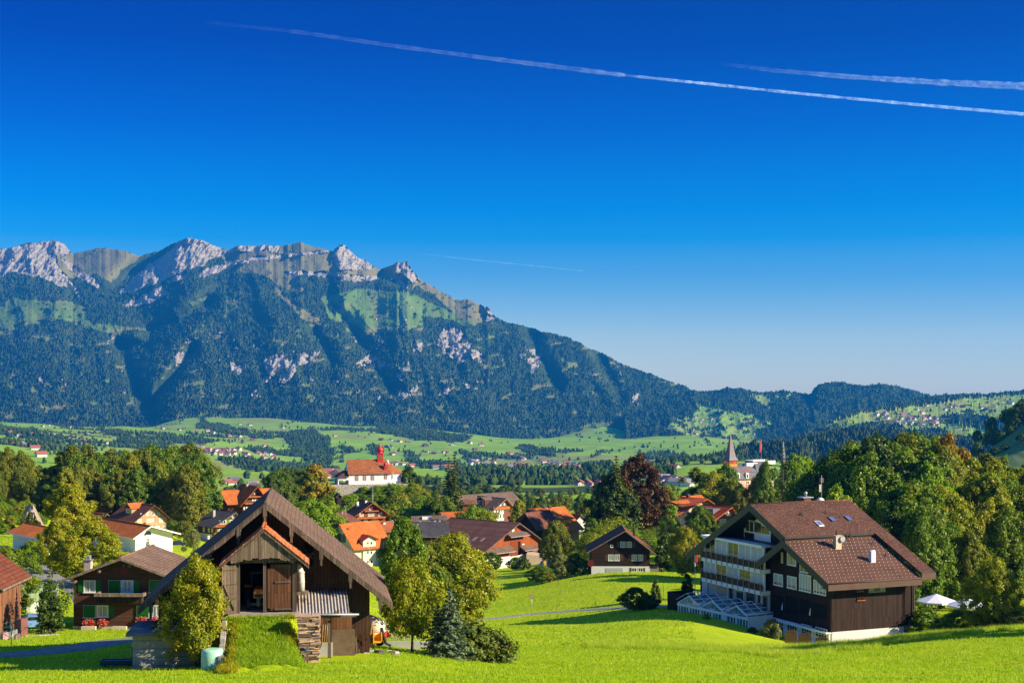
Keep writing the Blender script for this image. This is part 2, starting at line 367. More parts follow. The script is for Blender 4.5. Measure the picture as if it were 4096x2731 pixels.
def ribbon(name, pts, width, mats, lift=0.03, n=8, edge=0.0, crown=0.0, both=False):
 """a road laid on the ground through ground points (column, distance)"""
 P = [G(px, D) for px, D in pts]; C = []
 for i in range(len(P) - 1):
  for k in range(n):
   s = k / n; p0 = P[max(i - 1, 0)]; p1 = P[i]; p2 = P[i + 1]; p3 = P[min(i + 2, len(P) - 1)]
   C.append(0.5 * ((2 * p1) + (p2 - p0) * s + (2 * p0 - 5 * p1 + 4 * p2 - p3) * s * s + (3 * p1 - p0 - 3 * p2 + p3) * s ** 3))
 C.append(P[-1]); co = []; fc = []; M = 7
 for i, c in enumerate(C):
  d = (C[min(i + 1, len(C) - 1)] - C[max(i - 1, 0)]); d.z = 0; d.normalize(); s = Vector((d.y, -d.x, 0))
  wj = width * (1 + edge * (vnoise(np.array([i * .37]), np.array([1.0]), 9)[0] - .5))
  for k in range(M):
   q = c + s * wj * (k / (M - 1) - .5); zz = gz(q.x, q.y) + lift + (-0.25 if k in (0, M - 1) else 0); co.append((q.x, q.y, zz))
 for i in range(len(C) - 1):
  for k in range(M - 1): fc.append((i * M + k, i * M + k + 1, (i + 1) * M + k + 1, (i + 1) * M + k))
 return tag(np_mesh(name, co, fc, mats, smooth=True), kind='structure')
asph = m_plain('asphalt_lane', (0.20, 0.195, 0.19), 0.9, 0.12, 1.2); gravel = m_plain('gravel_track', (0.16, 0.15, 0.145), 0.95, 0.3, 2.2, bumpk=0.6)
ribbon('road', [(1380, 206), (1500, 205), (1640, 208), (1800, 216), (1960, 222), (2127, 226), (2330, 222), (2480, 214), (2640, 207), (2760, 204)], 3.6, [asph], 0.12)
ribbon('gravel_track', [(-250, 100), (0, 101.5), (200, 103), (360, 106), (480, 109), (600, 113)], 6.0, [gravel], 0.10, edge=0.5)
ribbon('path', [(-200, 117), (0, 117.5), (120, 118.5), (230, 120)], 1.2, [m_plain('dusty_path', (0.33, 0.30, 0.25), 0.95, 0.2, 3.0)], 0.08, edge=0.5)
ribbon('village_road', [(-60, 206), (60, 204), (120, 196), (165, 184), (230, 176), (330, 165), (380, 150)], 5.0, [asph], 0.1)
# ------------------------------------------------------------------ valley floor and the far hills
FAR = {
-900: [(650, 2080), (1000, 2030), (1500, 1965), (2500, 1880), (3500, 1810), (4500, 1765), (5500, 1735), (7000, 1700)],
0: [(650, 2080), (1000, 2030), (1500, 1965), (2500, 1880), (3500, 1800), (4500, 1755), (5500, 1728), (7000, 1700)],
500: [(650, 2080), (1000, 2035), (1500, 1975), (2500, 1890), (3500, 1830), (4500, 1785), (5500, 1752), (7000, 1715)],
900: [(650, 2090), (1000, 2040), (1500, 1985), (2500, 1925), (3500, 1868), (4500, 1825), (5500, 1780), (6500, 1730), (7500, 1690)],
1300: [(650, 2090), (1000, 2040), (1500, 1985), (2500, 1930), (3500, 1895), (4500, 1862), (5500, 1800), (6500, 1745), (7500, 1700)],
1700: [(650, 2090), (1000, 2040), (1500, 1975), (2200, 1935), (3200, 1905), (4500, 1872), (5300, 1822), (6200, 1775), (7200, 1728)],
2100: [(650, 2090), (1000, 2030), (1500, 1975), (2100, 1938), (3000, 1915), (4500, 1872), (5300, 1835), (6200, 1795), (7200, 1760)],
2400: [(650, 2090), (1000, 2010), (1500, 1968), (2100, 1932), (3000, 1905), (4500, 1862), (5300, 1825), (6200, 1790), (7200, 1760)],
2750: [(650, 2080), (1000, 1985), (1500, 1930), (2000, 1885), (2400, 1866), (3000, 1870), (4000, 1862), (5000, 1830), (6000, 1790), (7200, 1740)],
3100: [(650, 2070), (1000, 1990), (1500, 1935), (2000, 1893), (2400, 1875), (3000, 1880), (4000, 1870), (5500, 1800)],
3700: [(650, 2060), (1000, 2000), (1500, 1960), (2500, 1900), (4000, 1830), (6000, 1760)],
5000: [(650, 2060), (1000, 2000), (1500, 1960), (2500, 1900), (4000, 1830), (6000, 1760)],
}
PF = []; VF = []
for px, L in FAR.items():
 for D, py in L: PF.append((px / 1000, math.log(D) * 2)); VF.append(py / 100)
for px, e in [(-900, 1680), (-300, 1690), (0, 1690), (150, 1702), (330, 1728), (520, 1762), (600, 1705), (680, 1664), (900, 1668), (1100, 1665), (1300, 1690), (1500, 1704), (1620, 1684), (1720, 1708), (1850, 1735), (2000, 1752), (2150, 1764), (2260, 1730), (2350, 1700), (2450, 1708), (2600, 1740), (2750, 1772), (3000, 1800), (3500, 1760), (4200, 1720), (5000, 1690)]: PF.append((px / 1000, math.log(8650) * 2)); VF.append(e / 100)
FIT_F = tps_fit(PF, np.array(VF), 2e-4)
def py_far(PX, D):
 base = tps_eval(FIT_F, PX / 1000, np.log(D) * 2) * 100
 x = (PX - CX) / F * D; amp = np.clip((D - 900) / 2500, 0, 1) * np.clip((8600 - D) / 1500, 0.2, 1)
 hills = (fbm(x / 700, D / 420, 21, 3) - .5) * 75 + (fbm(x / 260, D / 160, 31, 3) - .5) * 24     # metres of rolling relief
 return base - hills * amp * F / D
def c8(pts): return [(600 + x * .7228, 1600 + y * .7228) for x, y in pts]
WOODS = [c8([(730, 180), (880, 165), (1000, 220), (1030, 310), (1020, 360), (900, 350), (780, 300)]), c8([(380, 330), (600, 330), (830, 350), (1000, 370), (1080, 400), (900, 430), (700, 400), (500, 380)]),
  c8([(1255, 130), (1340, 120), (1420, 140), (1560, 180), (1770, 205), (1740, 235), (1500, 225), (1400, 200), (1260, 180)]), c8([(280, 105), (430, 145), (420, 180), (260, 160)]),
  c8([(430, 170), (640, 190), (700, 215), (560, 210), (430, 182)]), c8([(1195, 255), (1250, 250), (1300, 300), (1260, 310)]), c8([(1400, 285), (1490, 300), (1500, 345), (1420, 330)]),
  c8([(1040, 250), (1100, 250), (1100, 295), (1050, 285)]), c8([(1440, 345), (1700, 350), (1750, 400), (1600, 385), (1440, 365)]), c8([(1640, 420), (1800, 380), (2000, 395), (2352, 400), (2352, 460), (2000, 440), (1850, 470), (1650, 560)]),
  c8([(1500, 480), (1800, 490), (2352, 500), (2352, 560), (1480, 560)]),
  c8([(500, 260), (640, 270), (810, 290), (800, 320), (560, 295)]), c8([(2040, 250), (2230, 270), (2250, 320), (2110, 300)]), c8([(1700, 280), (1830, 300), (1860, 350), (1740, 330)]),
  [(0, 1712), (120, 1722), (260, 1745), (420, 1765), (540, 1790), (600, 1800), (500, 1790), (300, 1762), (0, 1745)], [(360, 1700), (520, 1735), (700, 1780), (640, 1790), (440, 1740)],
  [(2560, 1815), (2660, 1808), (2760, 1822), (2740, 1838), (2600, 1835)], [(2320, 1860), (2430, 1850), (2480, 1900), (2330, 1905)], [(2600, 1880), (2690, 1895), (2680, 1920), (2610, 1910)], [(2150, 1900), (2400, 1880), (2460, 1930), (2150, 1925)]]
def wood_mask(X, D, PX, PY):
 qx = PX + (fbm(PX / 40, PY / 20, 61, 3) - .5) * 50; qy = PY + (fbm(PX / 45, PY / 22, 71, 3) - .5) * 18
 m = np.zeros(PX.shape)
 for w in WOODS: m = np.maximum(m, in_poly(qx, qy, w).astype(float))
 h = fbm(X / 420, D / 260, 91, 4)                                   # copses and hedge lines
 m = np.maximum(m, (h > np.where(D > 3800, 0.72, 0.68)).astype(float))
 hedge = np.abs(fbm(X / 500, D / 700, 95, 2) - .5) < 0.0045; m = np.maximum(m, hedge * 0.8)
 return m * (D > 1500)
def far_attr(X, D, PX, PY):
 m = wood_mask(X, D, PX, PY)
 town = np.zeros(PX.shape)
 return {'wood': m, 'dry': fbm(X / 350, D / 300, 41, 4)}
def far_mat(name, g1, g2, wood=(0.035, 0.065, 0.016)):
 t = NT(name); v = t.coord('Object'); n = t.noise(v, 0.012, 5, 0.65); n2 = t.noise(v, 0.09, 4, 0.7)
 g = t.mix(t.ramp(n, [(0.38, 0.0), (0.62, 1.0)]), g1, g2)
 g = t.mix(t.ramp(t.attr('dry'), [(0.56, 0.0), (0.70, 0.8)]), g, (0.26, 0.27, 0.075))
 # field boundaries: plots of slightly different green
 vo = t.n('ShaderNodeTexVoronoi'); vo.inputs['Scale'].default_value = 0.0045; t.l(v, vo.inputs['Vector'])
 g = t.mix(0.28, g, t.ramp(vo.outputs['Color'], [(0.2, (0.7, 0.75, 0.7)), (0.8, (1.2, 1.15, 1.1))]), 'MULTIPLY')
 a = t.mix(t.ramp(t.attr('wood'), [(0.35, 0.0), (0.6, 1.0)]), g, t.mix(t.ramp(n2, [(0.35, 0.0), (0.65, 1.0)]), sh(wood, 0.7), sh(wood, 1.5)))
 t.col(a); t.b.inputs['Roughness'].default_value = 1.0; t.b.inputs['Specular IOR Level'].default_value = 0.05
 t.bump(n2, 0.5, 3.0); return t.m
MATS['valley'] = far_mat('valley_meadows', (0.19, 0.34, 0.022), (0.26, 0.41, 0.032))
valley = polar_sheet('valley_floor', np.arange(-1200, 5301, 10.0), np.geomspace(640, 8700, 420), py_far, [MATS['valley']], far_attr)
# --- ridge sheets: mountains given by their skyline, foot and depth, with gullies carved along the slope
SHEETS = []
def ridge_sheet(name, px0, px1, step, nrow, sky, foot, Df, Dt, relief, jag, cover, tree_h, mats, gullies=(), back=2500, seed=1, gam=1.0, kind='structure'):
 cols = np.arange(px0, px1 + 1, step, dtype=float)
 sk = np.interp(cols, *zip(*sky)); sk = sk - (fbm(cols / 28, cols * 0, seed, 4) - .5) * 2 * np.interp(cols, *zip(*jag))
 ft = np.interp(cols, *zip(*foot)); df = np.interp(cols, *zip(*Df)); dt = np.interp(cols, *zip(*Dt))
 v = np.linspace(0, 1, nrow)[:, None]; PX = np.repeat(cols[None, :], nrow, 0)
 PY = ft[None, :] + (sk - ft)[None, :] * v; D = df[None, :] + (dt - df)[None, :] * v ** gam
 amp, sxr, syr = relief
 qx = PX + (fbm(PX / 160, PY / 130, seed + 7, 3) - .5) * 110
 rg = ridged(qx / sxr - PY / sxr * 0.35, PY / syr, seed + 3, 4) - .5
 env = np.sin(np.clip(v, 0, 1) * math.pi) ** 0.5 * 0.85 + 0.15
 D = D - rg * amp * env + (fbm(PX / 30, PY / 26, seed + 5, 4) - .5) * amp * 0.12 * env
 for pl, w, dep in gullies:
  d = seg_dist(PX, PY, pl); D = D + dep * np.exp(-(d / w) ** 2)
 rock, mead, dry = cover(PX, PY, v)
 forest = np.clip(1 - rock - mead, 0, 1)
 X = (PX - CX) / F * D; Z = (HY - PY) / F * D
 rn = RNG.random(PX.shape); sp = np.where(mead > .5, (rn > 0.992) * (fbm(PX / 25, PY / 25, seed + 90, 2) > .5), 0.15 + 0.85 * rn ** 2)
 hh = tree_h * np.where(mead > .5, sp * 1.2, forest * sp) * (0.4 + 1.2 * fbm(PX / 14, PY / 14, seed + 91, 2))
 treed = np.clip(np.where(mead > .5, sp > 0.5, forest), 0, 1)
 Z = Z + hh * np.clip(v * 30, 0, 1) * np.clip((1 - v) * 60 + 0.45, 0, 1)
 D2 = D + rock * ((fbm(PX / 26 + PY / 40, PY / 34, seed + 92, 4) - .5) * 300); X = (PX - CX) / F * D2; Z = Z * (D2 / D)
 nb = 10; Xb = []; Db = []; Zb = []
 for k in range(1, nb + 1):
  f_ = k / nb; Db.append(D2[-1] + back * f_); Xb.append(X[-1] * (D2[-1] + back * f_) / D2[-1]); Zb.append(Z[-1] * (1 - f_) + (-300) * f_ - 40 * math.sin(f_ * 9))
 X = np.vstack([X, Xb]); Y = np.vstack([D2, Db]); Z = np.vstack([Z, Zb]); z0 = np.zeros((nb, len(cols)))
 ex = lambda a: np.vstack([a + 0 * PX, z0])
 SHEETS.append((PX, PY, X[:nrow], Y[:nrow], Z[:nrow], mead))
 nr, nc = X.shape; i = np.arange(nr - 1)[:, None] * nc + np.arange(nc - 1)[None, :]
 fc = np.stack([i, i + 1, i + nc + 1, i + nc], -1).reshape(-1, 4)
 o = np_mesh(name, np.stack([X, Y, Z], -1).reshape(-1, 3), fc, mats, smooth=False,
   attrs={'rock': ('POINT', ex(rock)), 'meadow': ('POINT', ex(np.clip(mead - treed * (mead > .5), 0, 1))), 'dry': ('POINT', ex(dry)), 'var': ('POINT', ex(rn))})
 return tag(o, kind=kind)
def mountain_mat(name, forest1, forest2, green, dryc, rockc):
 t = NT(name); v = t.coord('Object'); n = t.noise(v, 0.004, 5, 0.65); n2 = t.noise(v, 0.03, 5, 0.7); n3 = t.noise(v, 0.0015, 4, 0.6)
 f = t.mix(t.ramp(n, [(0.35, 0.0), (0.65, 1.0)]), forest1, forest2); f = t.mix(0.7, f, t.ramp(t.attr('var'), [(0.0, 0.5), (1.0, 1.5)]), 'MULTIPLY')
 g = t.mix(t.ramp(t.attr('dry'), [(0.3, 0.0), (0.7, 1.0)]), green, dryc); g = t.mix(0.6, g, t.ramp(n, [(0.35, 0.75), (0.65, 1.25)]), 'MULTIPLY')
 st = t.n('ShaderNodeMapping'); st.inputs['Scale'].default_value = (1, 1, 3.2); st.inputs['Rotation'].default_value = (0.0, 0.25, 0); t.l(v, st.inputs[0])
 rn = t.noise(st.outputs[0], 0.012, 6, 0.7)
 r = t.mix(t.ramp(rn, [(0.36, 0.0), (0.6, 1.0)]), sh(rockc, 0.62), sh(rockc, 1.15)); r = t.mix(t.ramp(n2, [(0.58, 0.0), (0.68, 0.55)]), r, sh(dryc, 0.8))
 a = t.mix(t.attr('meadow'), f, g); a = t.mix(t.ramp(t.attr('rock'), [(0.3, 0.0), (0.6, 1.0)]), a, r)
 t.col(a); t.b.inputs['Roughness'].default_value = 1.0; t.b.inputs['Specular IOR Level'].default_value = 0.05
 t.bump(n2, 0.7, 14.0); return t.m
MATS['mountain'] = mountain_mat('mountainside', (0.026, 0.050, 0.015), (0.058, 0.086, 0.020), (0.12, 0.20, 0.028), (0.20, 0.18, 0.060), (0.38, 0.335, 0.27))
def c5(pts): return [(x * .542, 900 + y * .542) for x, y in pts]
def c6(pts): return [(1100 + x * .542, 900 + y * .542) for x, y in pts]
def c7(pts): return [(2200 + x * .806, 1200 + y * .806) for x, y in pts]
ROCKS = [c5([(-900, 150), (0, 175), (200, 145), (400, 95), (530, 170), (515, 215), (410, 240), (440, 310), (500, 400), (500, 470), (430, 450), (300, 390), (200, 370), (100, 350), (0, 390), (-900, 420)]),
  c5([(1330, 100), (1440, 90), (1620, 150), (1725, 180), (1500, 300), (1380, 330), (1150, 440), (950, 500), (880, 510), (950, 420), (1100, 300), (1250, 200)]),
  c5([(900, 600), (1000, 540), (1200, 465), (1250, 520), (1150, 560), (930, 625)]), c5([(1460, 350), (1600, 310), (1900, 230), (2100, 212), (2100, 238), (1800, 275), (1600, 362), (1480, 395)]),
  c5([(1740, 160), (1900, 140), (2070, 160), (2050, 205), (1750, 198)]), c5([(1230, 410), (1370, 350), (1380, 390), (1250, 440)]),
  c5([(450, 250), (520, 270), (760, 450), (720, 470), (560, 370)]), c5([(500, 420), (560, 450), (620, 540), (590, 550)]),
  c6([(90, 215), (380, 185), (400, 208), (100, 235)]), c6([(440, 190), (520, 140), (600, 235), (730, 290), (710, 330), (500, 330), (400, 270)]),
  c6([(60, 350), (350, 335), (480, 370), (740, 365), (810, 402), (600, 430), (480, 415), (270, 375), (100, 380)]), c6([(885, 270), (965, 270), (1070, 420), (1000, 430), (950, 350), (900, 430), (870, 400)]),
  c6([(930, 400), (1000, 490), (880, 430)]), c6([(1540, 590), (1640, 700), (1555, 725)]), c6([(1240, 770), (1370, 785), (1460, 880), (1430, 1000), (1360, 1040), (1250, 950), (1190, 880)]),
  c6([(1450, 930), (1520, 930), (1555, 1000), (1510, 1020), (1450, 980)]), c6([(1015, 850), (1100, 880), (1060, 975), (1010, 940)]), c6([(1875, 925), (1920, 918), (1955, 980), (1945, 1060), (1890, 1092), (1865, 1020)]),
  c5([(1285, 955), (1340, 935), (1375, 980), (1300, 1045)]), c5([(1700, 1020), (1830, 1030), (1800, 1100), (1710, 1095)]), c5([(2020, 930), (2060, 960), (2230, 960), (2214, 1000), (2160, 1165), (2080, 1140), (2040, 1030)]),
  c6([(-80, 1000), (0, 960), (200, 965), (330, 938), (300, 985), (150, 1050), (130, 1150), (80, 1165), (-60, 1090)]), c6([(595, 1030), (700, 970), (780, 1000), (862, 1032), (800, 1075), (720, 1055)]),
  c6([(635, 1060), (675, 1165), (640, 1135)]), c6([(860, 1305), (950, 1240), (1050, 1188), (1058, 1222), (940, 1295)]), c6([(905, 1052), (1000, 1058), (1005, 1085), (915, 1082)]), c6([(880, 1095), (940, 1100), (930, 1130), (885, 1120)]),
  c6([(1240, 1210), (1290, 1205), (1285, 1245), (1245, 1250)]), c6([(1395, 1170), (1440, 1170), (1425, 1205), (1400, 1200)]), c6([(400, 1140), (490, 1150), (470, 1185), (415, 1175)]), c6([(720, 1265), (780, 1262), (770, 1285), (725, 1285)]),
  c5([(1940, 1130), (2020, 1120), (2020, 1180), (1945, 1170)]), [(2530, 1590), (2555, 1580), (2548, 1635), (2530, 1630)], [(2370, 1560), (2395, 1565), (2385, 1585)]]
MEADS = [(c5([(420, 230), (740, 160), (900, 175), (1050, 225), (990, 280), (880, 350), (870, 400), (820, 430), (720, 370), (600, 400), (500, 400), (440, 320)]), 0.75),
  (c5([(-900, 560), (30, 600), (90, 530), (250, 560), (560, 570), (640, 610), (640, 680), (700, 740), (820, 730), (1010, 770), (860, 810), (740, 790), (500, 720), (430, 700), (200, 740), (90, 790), (-20, 760), (-900, 800)]), 0.35),
  (c5([(1720, 360), (1850, 270), (2214, 170), (2214, 500), (2100, 480), (1990, 400), (1900, 360)]), 0.8), (c6([(-20, 130), (240, 120), (440, 190), (400, 300), (700, 330), (830, 290), (800, 330), (760, 370), (0, 345)]), 0.85),
  (c5([(1440, 90), (1700, 130), (2230, 100), (2230, 250), (1700, 300)]), 0.8), (c6([(0, 380), (180, 440), (240, 500), (190, 500), (0, 420)]), 0.9), (c6([(0, 450), (120, 570), (320, 690), (350, 750), (200, 700), (0, 500)]), 0.95),
  (c6([(340, 540), (560, 500), (600, 480), (800, 480), (1000, 500), (1200, 600), (1500, 740), (1400, 750), (1300, 700), (1080, 680), (1100, 740), (1000, 780), (920, 770), (790, 770), (740, 830), (690, 800), (600, 750), (500, 720), (400, 700)]), 0.3),
  (c6([(1000, 470), (1060, 380), (1250, 490), (1450, 545), (1500, 590), (1545, 640), (1530, 720), (1500, 740), (1350, 690), (1200, 550), (1060, 460)]), 0.8), (c6([(760, 320), (900, 270), (1000, 290), (950, 420), (800, 400)]), 0.6),
  (c5([(1680, 550), (1780, 550), (1750, 610), (1680, 690), (1650, 690)]), 0.6), (c5([(670, 1310), (730, 1310), (710, 1355), (690, 1350)]), 0.3), ([(2245, 1760), (2320, 1712), (2393, 1688), (2440, 1702), (2490, 1740), (2470, 1775), (2360, 1775)], .3), ([(2480, 1706), (2538, 1680), (2620, 1712), (2716, 1785), (2813, 1825), (2740, 1835), (2640, 1790), (2550, 1745)], .25), ([(2160, 1735), (2200, 1765), (2250, 1800), (2150, 1790)], .3), (c5([(1400, 580), (1540, 520), (1550, 545), (1430, 600)]), 0.3)]
def cover1(PX, PY, v):
 qx = PX + (fbm(PX / 22, PY / 22, 201, 4) - .5) * 20; qy = PY + (fbm(PX / 22, PY / 22, 301, 4) - .5) * 16
 rock = np.zeros(PX.shape); mead = np.zeros(PX.shape); dry = np.full(PX.shape, 0.4)
 for p in ROCKS: rock = np.maximum(rock, in_poly(qx, qy, p))
 holes = fbm(PX / 20, PY / 12, 211, 4); rock = rock * (holes > np.where(PY > 1250, 0.34, 0.20))
 speck = (fbm(PX / 16, PY / 9, 221, 3) > 0.70) & (fbm(PX / 190, PY / 90, 231, 2) > 0.55) & (PY > 1330) & (PY < 1600); rock = np.maximum(rock, speck)
 for p, d in MEADS:
  i = in_poly(qx, qy, p); mead = np.maximum(mead, i); dry = np.where(i, d, dry)
 mead = mead * (1 - rock); clump = (fbm(PX / 20, PY / 10, 241, 3) > 0.72) & (PY > 1130); mead = mead * (1 - clump)
 clr = (fbm(PX / 48, PY / 15, 261, 3) > .70) & (PY > 1300) & (rock < .5); mead = np.maximum(mead, clr); dry = np.where(clr, .6, dry)
 return rock, mead, dry + (fbm(PX / 60, PY / 30, 251, 3) - .5) * 0.8
S = 1.7415
sky1 = [(-900, 1040)] + [(x * S, y * S) for x, y in [(0, 572), (60, 562), (125, 550), (148, 560), (160, 578), (168, 584), (200, 574), (240, 570), (270, 573), (320, 588), (345, 583), (375, 573), (405, 556), (430, 545), (460, 550), (490, 563), (520, 574), (545, 566), (600, 563), (650, 565), (690, 557), (730, 568), (765, 578), (780, 566), (790, 561), (805, 575), (820, 590), (850, 604), (868, 620), (885, 612), (905, 606), (912, 602), (918, 607), (925, 602), (936, 603), (945, 620), (970, 645), (1020, 672), (1045, 689), (1075, 687), (1098, 700), (1120, 706), (1140, 733), (1165, 742), (1190, 746), (1215, 756), (1228, 757), (1280, 770), (1320, 785), (1370, 806), (1400, 822), (1450, 848), (1500, 862), (1545, 880), (1575, 890), (1600, 905), (1640, 935), (1700, 975), (1760, 1010)]]
foot1 = [(-900, 1700), (0, 1715), (330, 1745), (520, 1775), (700, 1700), (1200, 1700), (1500, 1725), (1800, 1750), (2100, 1780), (2400, 1790), (2700, 1810), (3080, 1830)]
GUL = [([(640, 1015), (560, 1060), (470, 1150)], 38, 420), ([(480, 1380), (540, 1500), (590, 1640)], 30, 330), ([(480, 1385), (590, 1385)], 26, 260), ([(775, 1400), (700, 1500), (650, 1560), (620, 1620)], 26, 330), ([(600, 1335), (720, 1290), (830, 1215)], 34, 330),
 ([(1380, 1280), (1480, 1420), (1560, 1560)], 30, 220), ([(1530, 1090), (1600, 1130)], 25, 260), ([(1920, 1235), (1935, 1270)], 22, 220), ([(2115, 1320), (2160, 1420), (2230, 1540)], 28, 260), ([(2390, 1430), (2440, 1520), (2480, 1600)], 25, 200), ([(1260, 1330), (1330, 1450)], 24, 180)]
ridge_sheet('mountain', -900, 3080, 3, 270, sky1, foot1, [(-900, 8200), (1500, 8000), (3080, 7600)], [(-900, 12600), (300, 12300), (1500, 11300), (2800, 9800), (3080, 9300)], (400, 260, 460),
   [(-900, 6), (800, 5), (1600, 7), (2200, 5), (3080, 4)], cover1, 22, [MATS['mountain']], GUL, seed=3)
# --- the lower wooded range behind the hotel's tower, with its pasture slope
MATS['range'] = mountain_mat('wooded_range', (0.026, 0.048, 0.015), (0.044, 0.070, 0.018), (0.24, 0.38, 0.04), (0.31, 0.34, 0.08), (0.45, 0.41, 0.35))
P2 = [c7([(585, 640), (640, 590), (725, 585), (728, 530), (800, 522), (900, 550), (1000, 580), (1130, 620), (1050, 640), (1060, 690), (990, 760), (800, 790), (700, 700), (640, 660)]), c7([(1000, 475), (1060, 465), (1110, 515), (1100, 548), (1030, 505)]), c7([(1120, 480), (1220, 470), (1190, 502), (1130, 505)])]
def cover2(PX, PY, v):
 qx = PX + (fbm(PX / 24, PY / 24, 401, 4) - .5) * 40; qy = PY + (fbm(PX / 24, PY / 24, 402, 4) - .5) * 26; m = np.zeros(PX.shape)
 for p in P2: m = np.maximum(m, in_poly(qx, qy, p))
 m = m * (fbm(PX / 22, PY / 12, 403, 3) < 0.66); return np.zeros(PX.shape), m, 0.3 + (fbm(PX / 60, PY / 40, 404, 3) - .5)
sky2 = [(2500, 1600)] + [(x * S, y * S) for x, y in [(1560, 905), (1600, 899), (1640, 899), (1672, 893), (1700, 893), (1730, 902), (1760, 903), (1800, 899), (1830, 903), (1860, 908), (1880, 884), (1900, 880), (1930, 879), (1960, 885), (1990, 888), (2020, 882), (2050, 886), (2090, 896), (2140, 911), (2200, 930), (2300, 960), (2500, 1000)]]
ridge_sheet('wooded_hills', 2500, 4400, 3, 150, sky2, [(2500, 1810), (2900, 1810), (3300, 1760), (4400, 1800)], [(2500, 6600), (4400, 6800)], [(2500, 9400), (3300, 9200), (4400, 9000)], (420, 170, 260), [(2500, 3), (4400, 3)], cover2, 20, [MATS['range']], [], seed=23)
P3 = [c7([(1340, 628), (1500, 578), (1640, 548), (1760, 540), (1900, 515), (2050, 495), (2200, 482), (2352, 470), (2600, 450), (2600, 620), (2352, 600), (2250, 600), (2200, 620), (2200, 690), (2100, 712), (1960, 690), (1860, 660), (1780, 655), (1740, 625), (1600, 612), (1450, 640)])]
W3 = [c7([(1930, 580), (2100, 565), (2230, 600), (2210, 640), (2120, 640), (1990, 610)]), c7([(1850, 635), (1960, 650), (2000, 680), (1900, 670)]), c7([(2050, 545), (2120, 550), (2100, 575)])]
def cover3(PX, PY, v):
 qx = PX + (fbm(PX / 24, PY / 24, 501, 4) - .5) * 40; qy = PY + (fbm(PX / 24, PY / 24, 502, 4) - .5) * 16; m = np.zeros(PX.shape)
 for p in P3: m = np.maximum(m, in_poly(qx, qy, p))
 for p in W3: m = m * (1 - in_poly(qx, qy, p))
 m = m * (fbm(PX / 22, PY / 9, 503, 3) < 0.80); return np.zeros(PX.shape), m, 0.45 + (fbm(PX / 60, PY / 40, 504, 3) - .5)
sky3 = [(3150, 1790), (3260, 1725), (3400, 1655), (3480, 1640), (3590, 1612), (3700, 1590), (3760, 1583), (3850, 1578), (3960, 1577), (4096, 1563), (4300, 1540), (4700, 1500)]
ridge_sheet('pasture_hills', 3150, 4700, 3, 130, sky3, [(3150, 1830), (4700, 1830)], [(3150, 4000), (4700, 3600)], [(3150, 5200), (3700, 6600), (4700, 6800)], (150, 150, 130), [(3150, 2), (4700, 3)], cover3, 17, [MATS['range']], [], seed=43)
MATS['woodhill'] = mountain_mat('near_wooded_hill', (0.030, 0.050, 0.014), (0.060, 0.078, 0.018), (0.115, 0.205, 0.026), (0.19, 0.20, 0.05), (0.45, 0.41, 0.35))
sky4 = [(2560, 1878), (2650, 1858), (2760, 1846), (2820, 1849), (2880, 1825), (2966, 1800), (3087, 1772), (3180, 1769), (3248, 1754), (3330, 1734), (3409, 1724), (3500, 1722), (3570, 1724), (3700, 1737), (3850, 1754), (4100, 1784), (4700, 1834)]
none = lambda PX, PY, v: (np.zeros(PX.shape), np.zeros(PX.shape), np.zeros(PX.shape))
ridge_sheet('wooded_hills', 2560, 4700, 2.5, 110, sky4, [(2560, 1900), (4700, 1960)], [(2560, 2700), (4700, 1900)], [(2560, 3000), (3400, 3900), (4700, 3800)], (260, 120, 70), [(2560, 4), (4700, 5)], none, 19, [MATS['woodhill']], [], back=600, seed=63)
# --- the steep near pasture at the right edge, a dark wood along its crest
def cover5(PX, PY, v):
 return np.zeros(PX.shape), np.ones(PX.shape), 0.1 + 0 * PX
t_ = NT('steep_pasture'); v_ = t_.coord('Object'); n_ = t_.noise(v_, 0.02, 4, .6); t_.col(t_.ramp(n_, [(0.3, (0.055, 0.125, 0.012)), (0.7, (0.085, 0.175, 0.016))])); t_.b.inputs['Roughness'].default_value = 1
cols5 = np.arange(3780, 5300, 8.0); v5 = np.linspace(0, 1, 60)[:, None]
sk5 = np.interp(cols5, [3780, 3870, 3960, 4096, 4400, 5300], [1900, 1850, 1792, 1700, 1560, 1300]); ft5 = np.interp(cols5, [3780, 3900, 4096, 5300], [1935, 1960, 1985, 1990])
PX5 = np.repeat(cols5[None, :], 60, 0); PY5 = ft5 + (sk5 - ft5) * v5; D5 = 620 + 420 * v5 + 0 * PX5 + (fbm(PX5 / 120, PY5 / 60, 77, 3) - .5) * 50
X5 = (PX5 - CX) / F * D5; Z5 = (HY - PY5) / F * D5
X5 = np.vstack([X5, X5[-1:] * 1.4]); Y5 = np.vstack([D5, D5[-1:] * 1.4]); Z5 = np.vstack([Z5, Z5[-1:] - 60]); nc = len(cols5)
i_ = np.arange(60)[:, None] * nc + np.arange(nc - 1)[None, :]
tag(np_mesh('hillside', np.stack([X5, Y5, Z5], -1).reshape(-1, 3), np.stack([i_, i_ + 1, i_ + nc + 1, i_ + nc], -1).reshape(-1, 4), [t_.m], smooth=True), kind='structure')
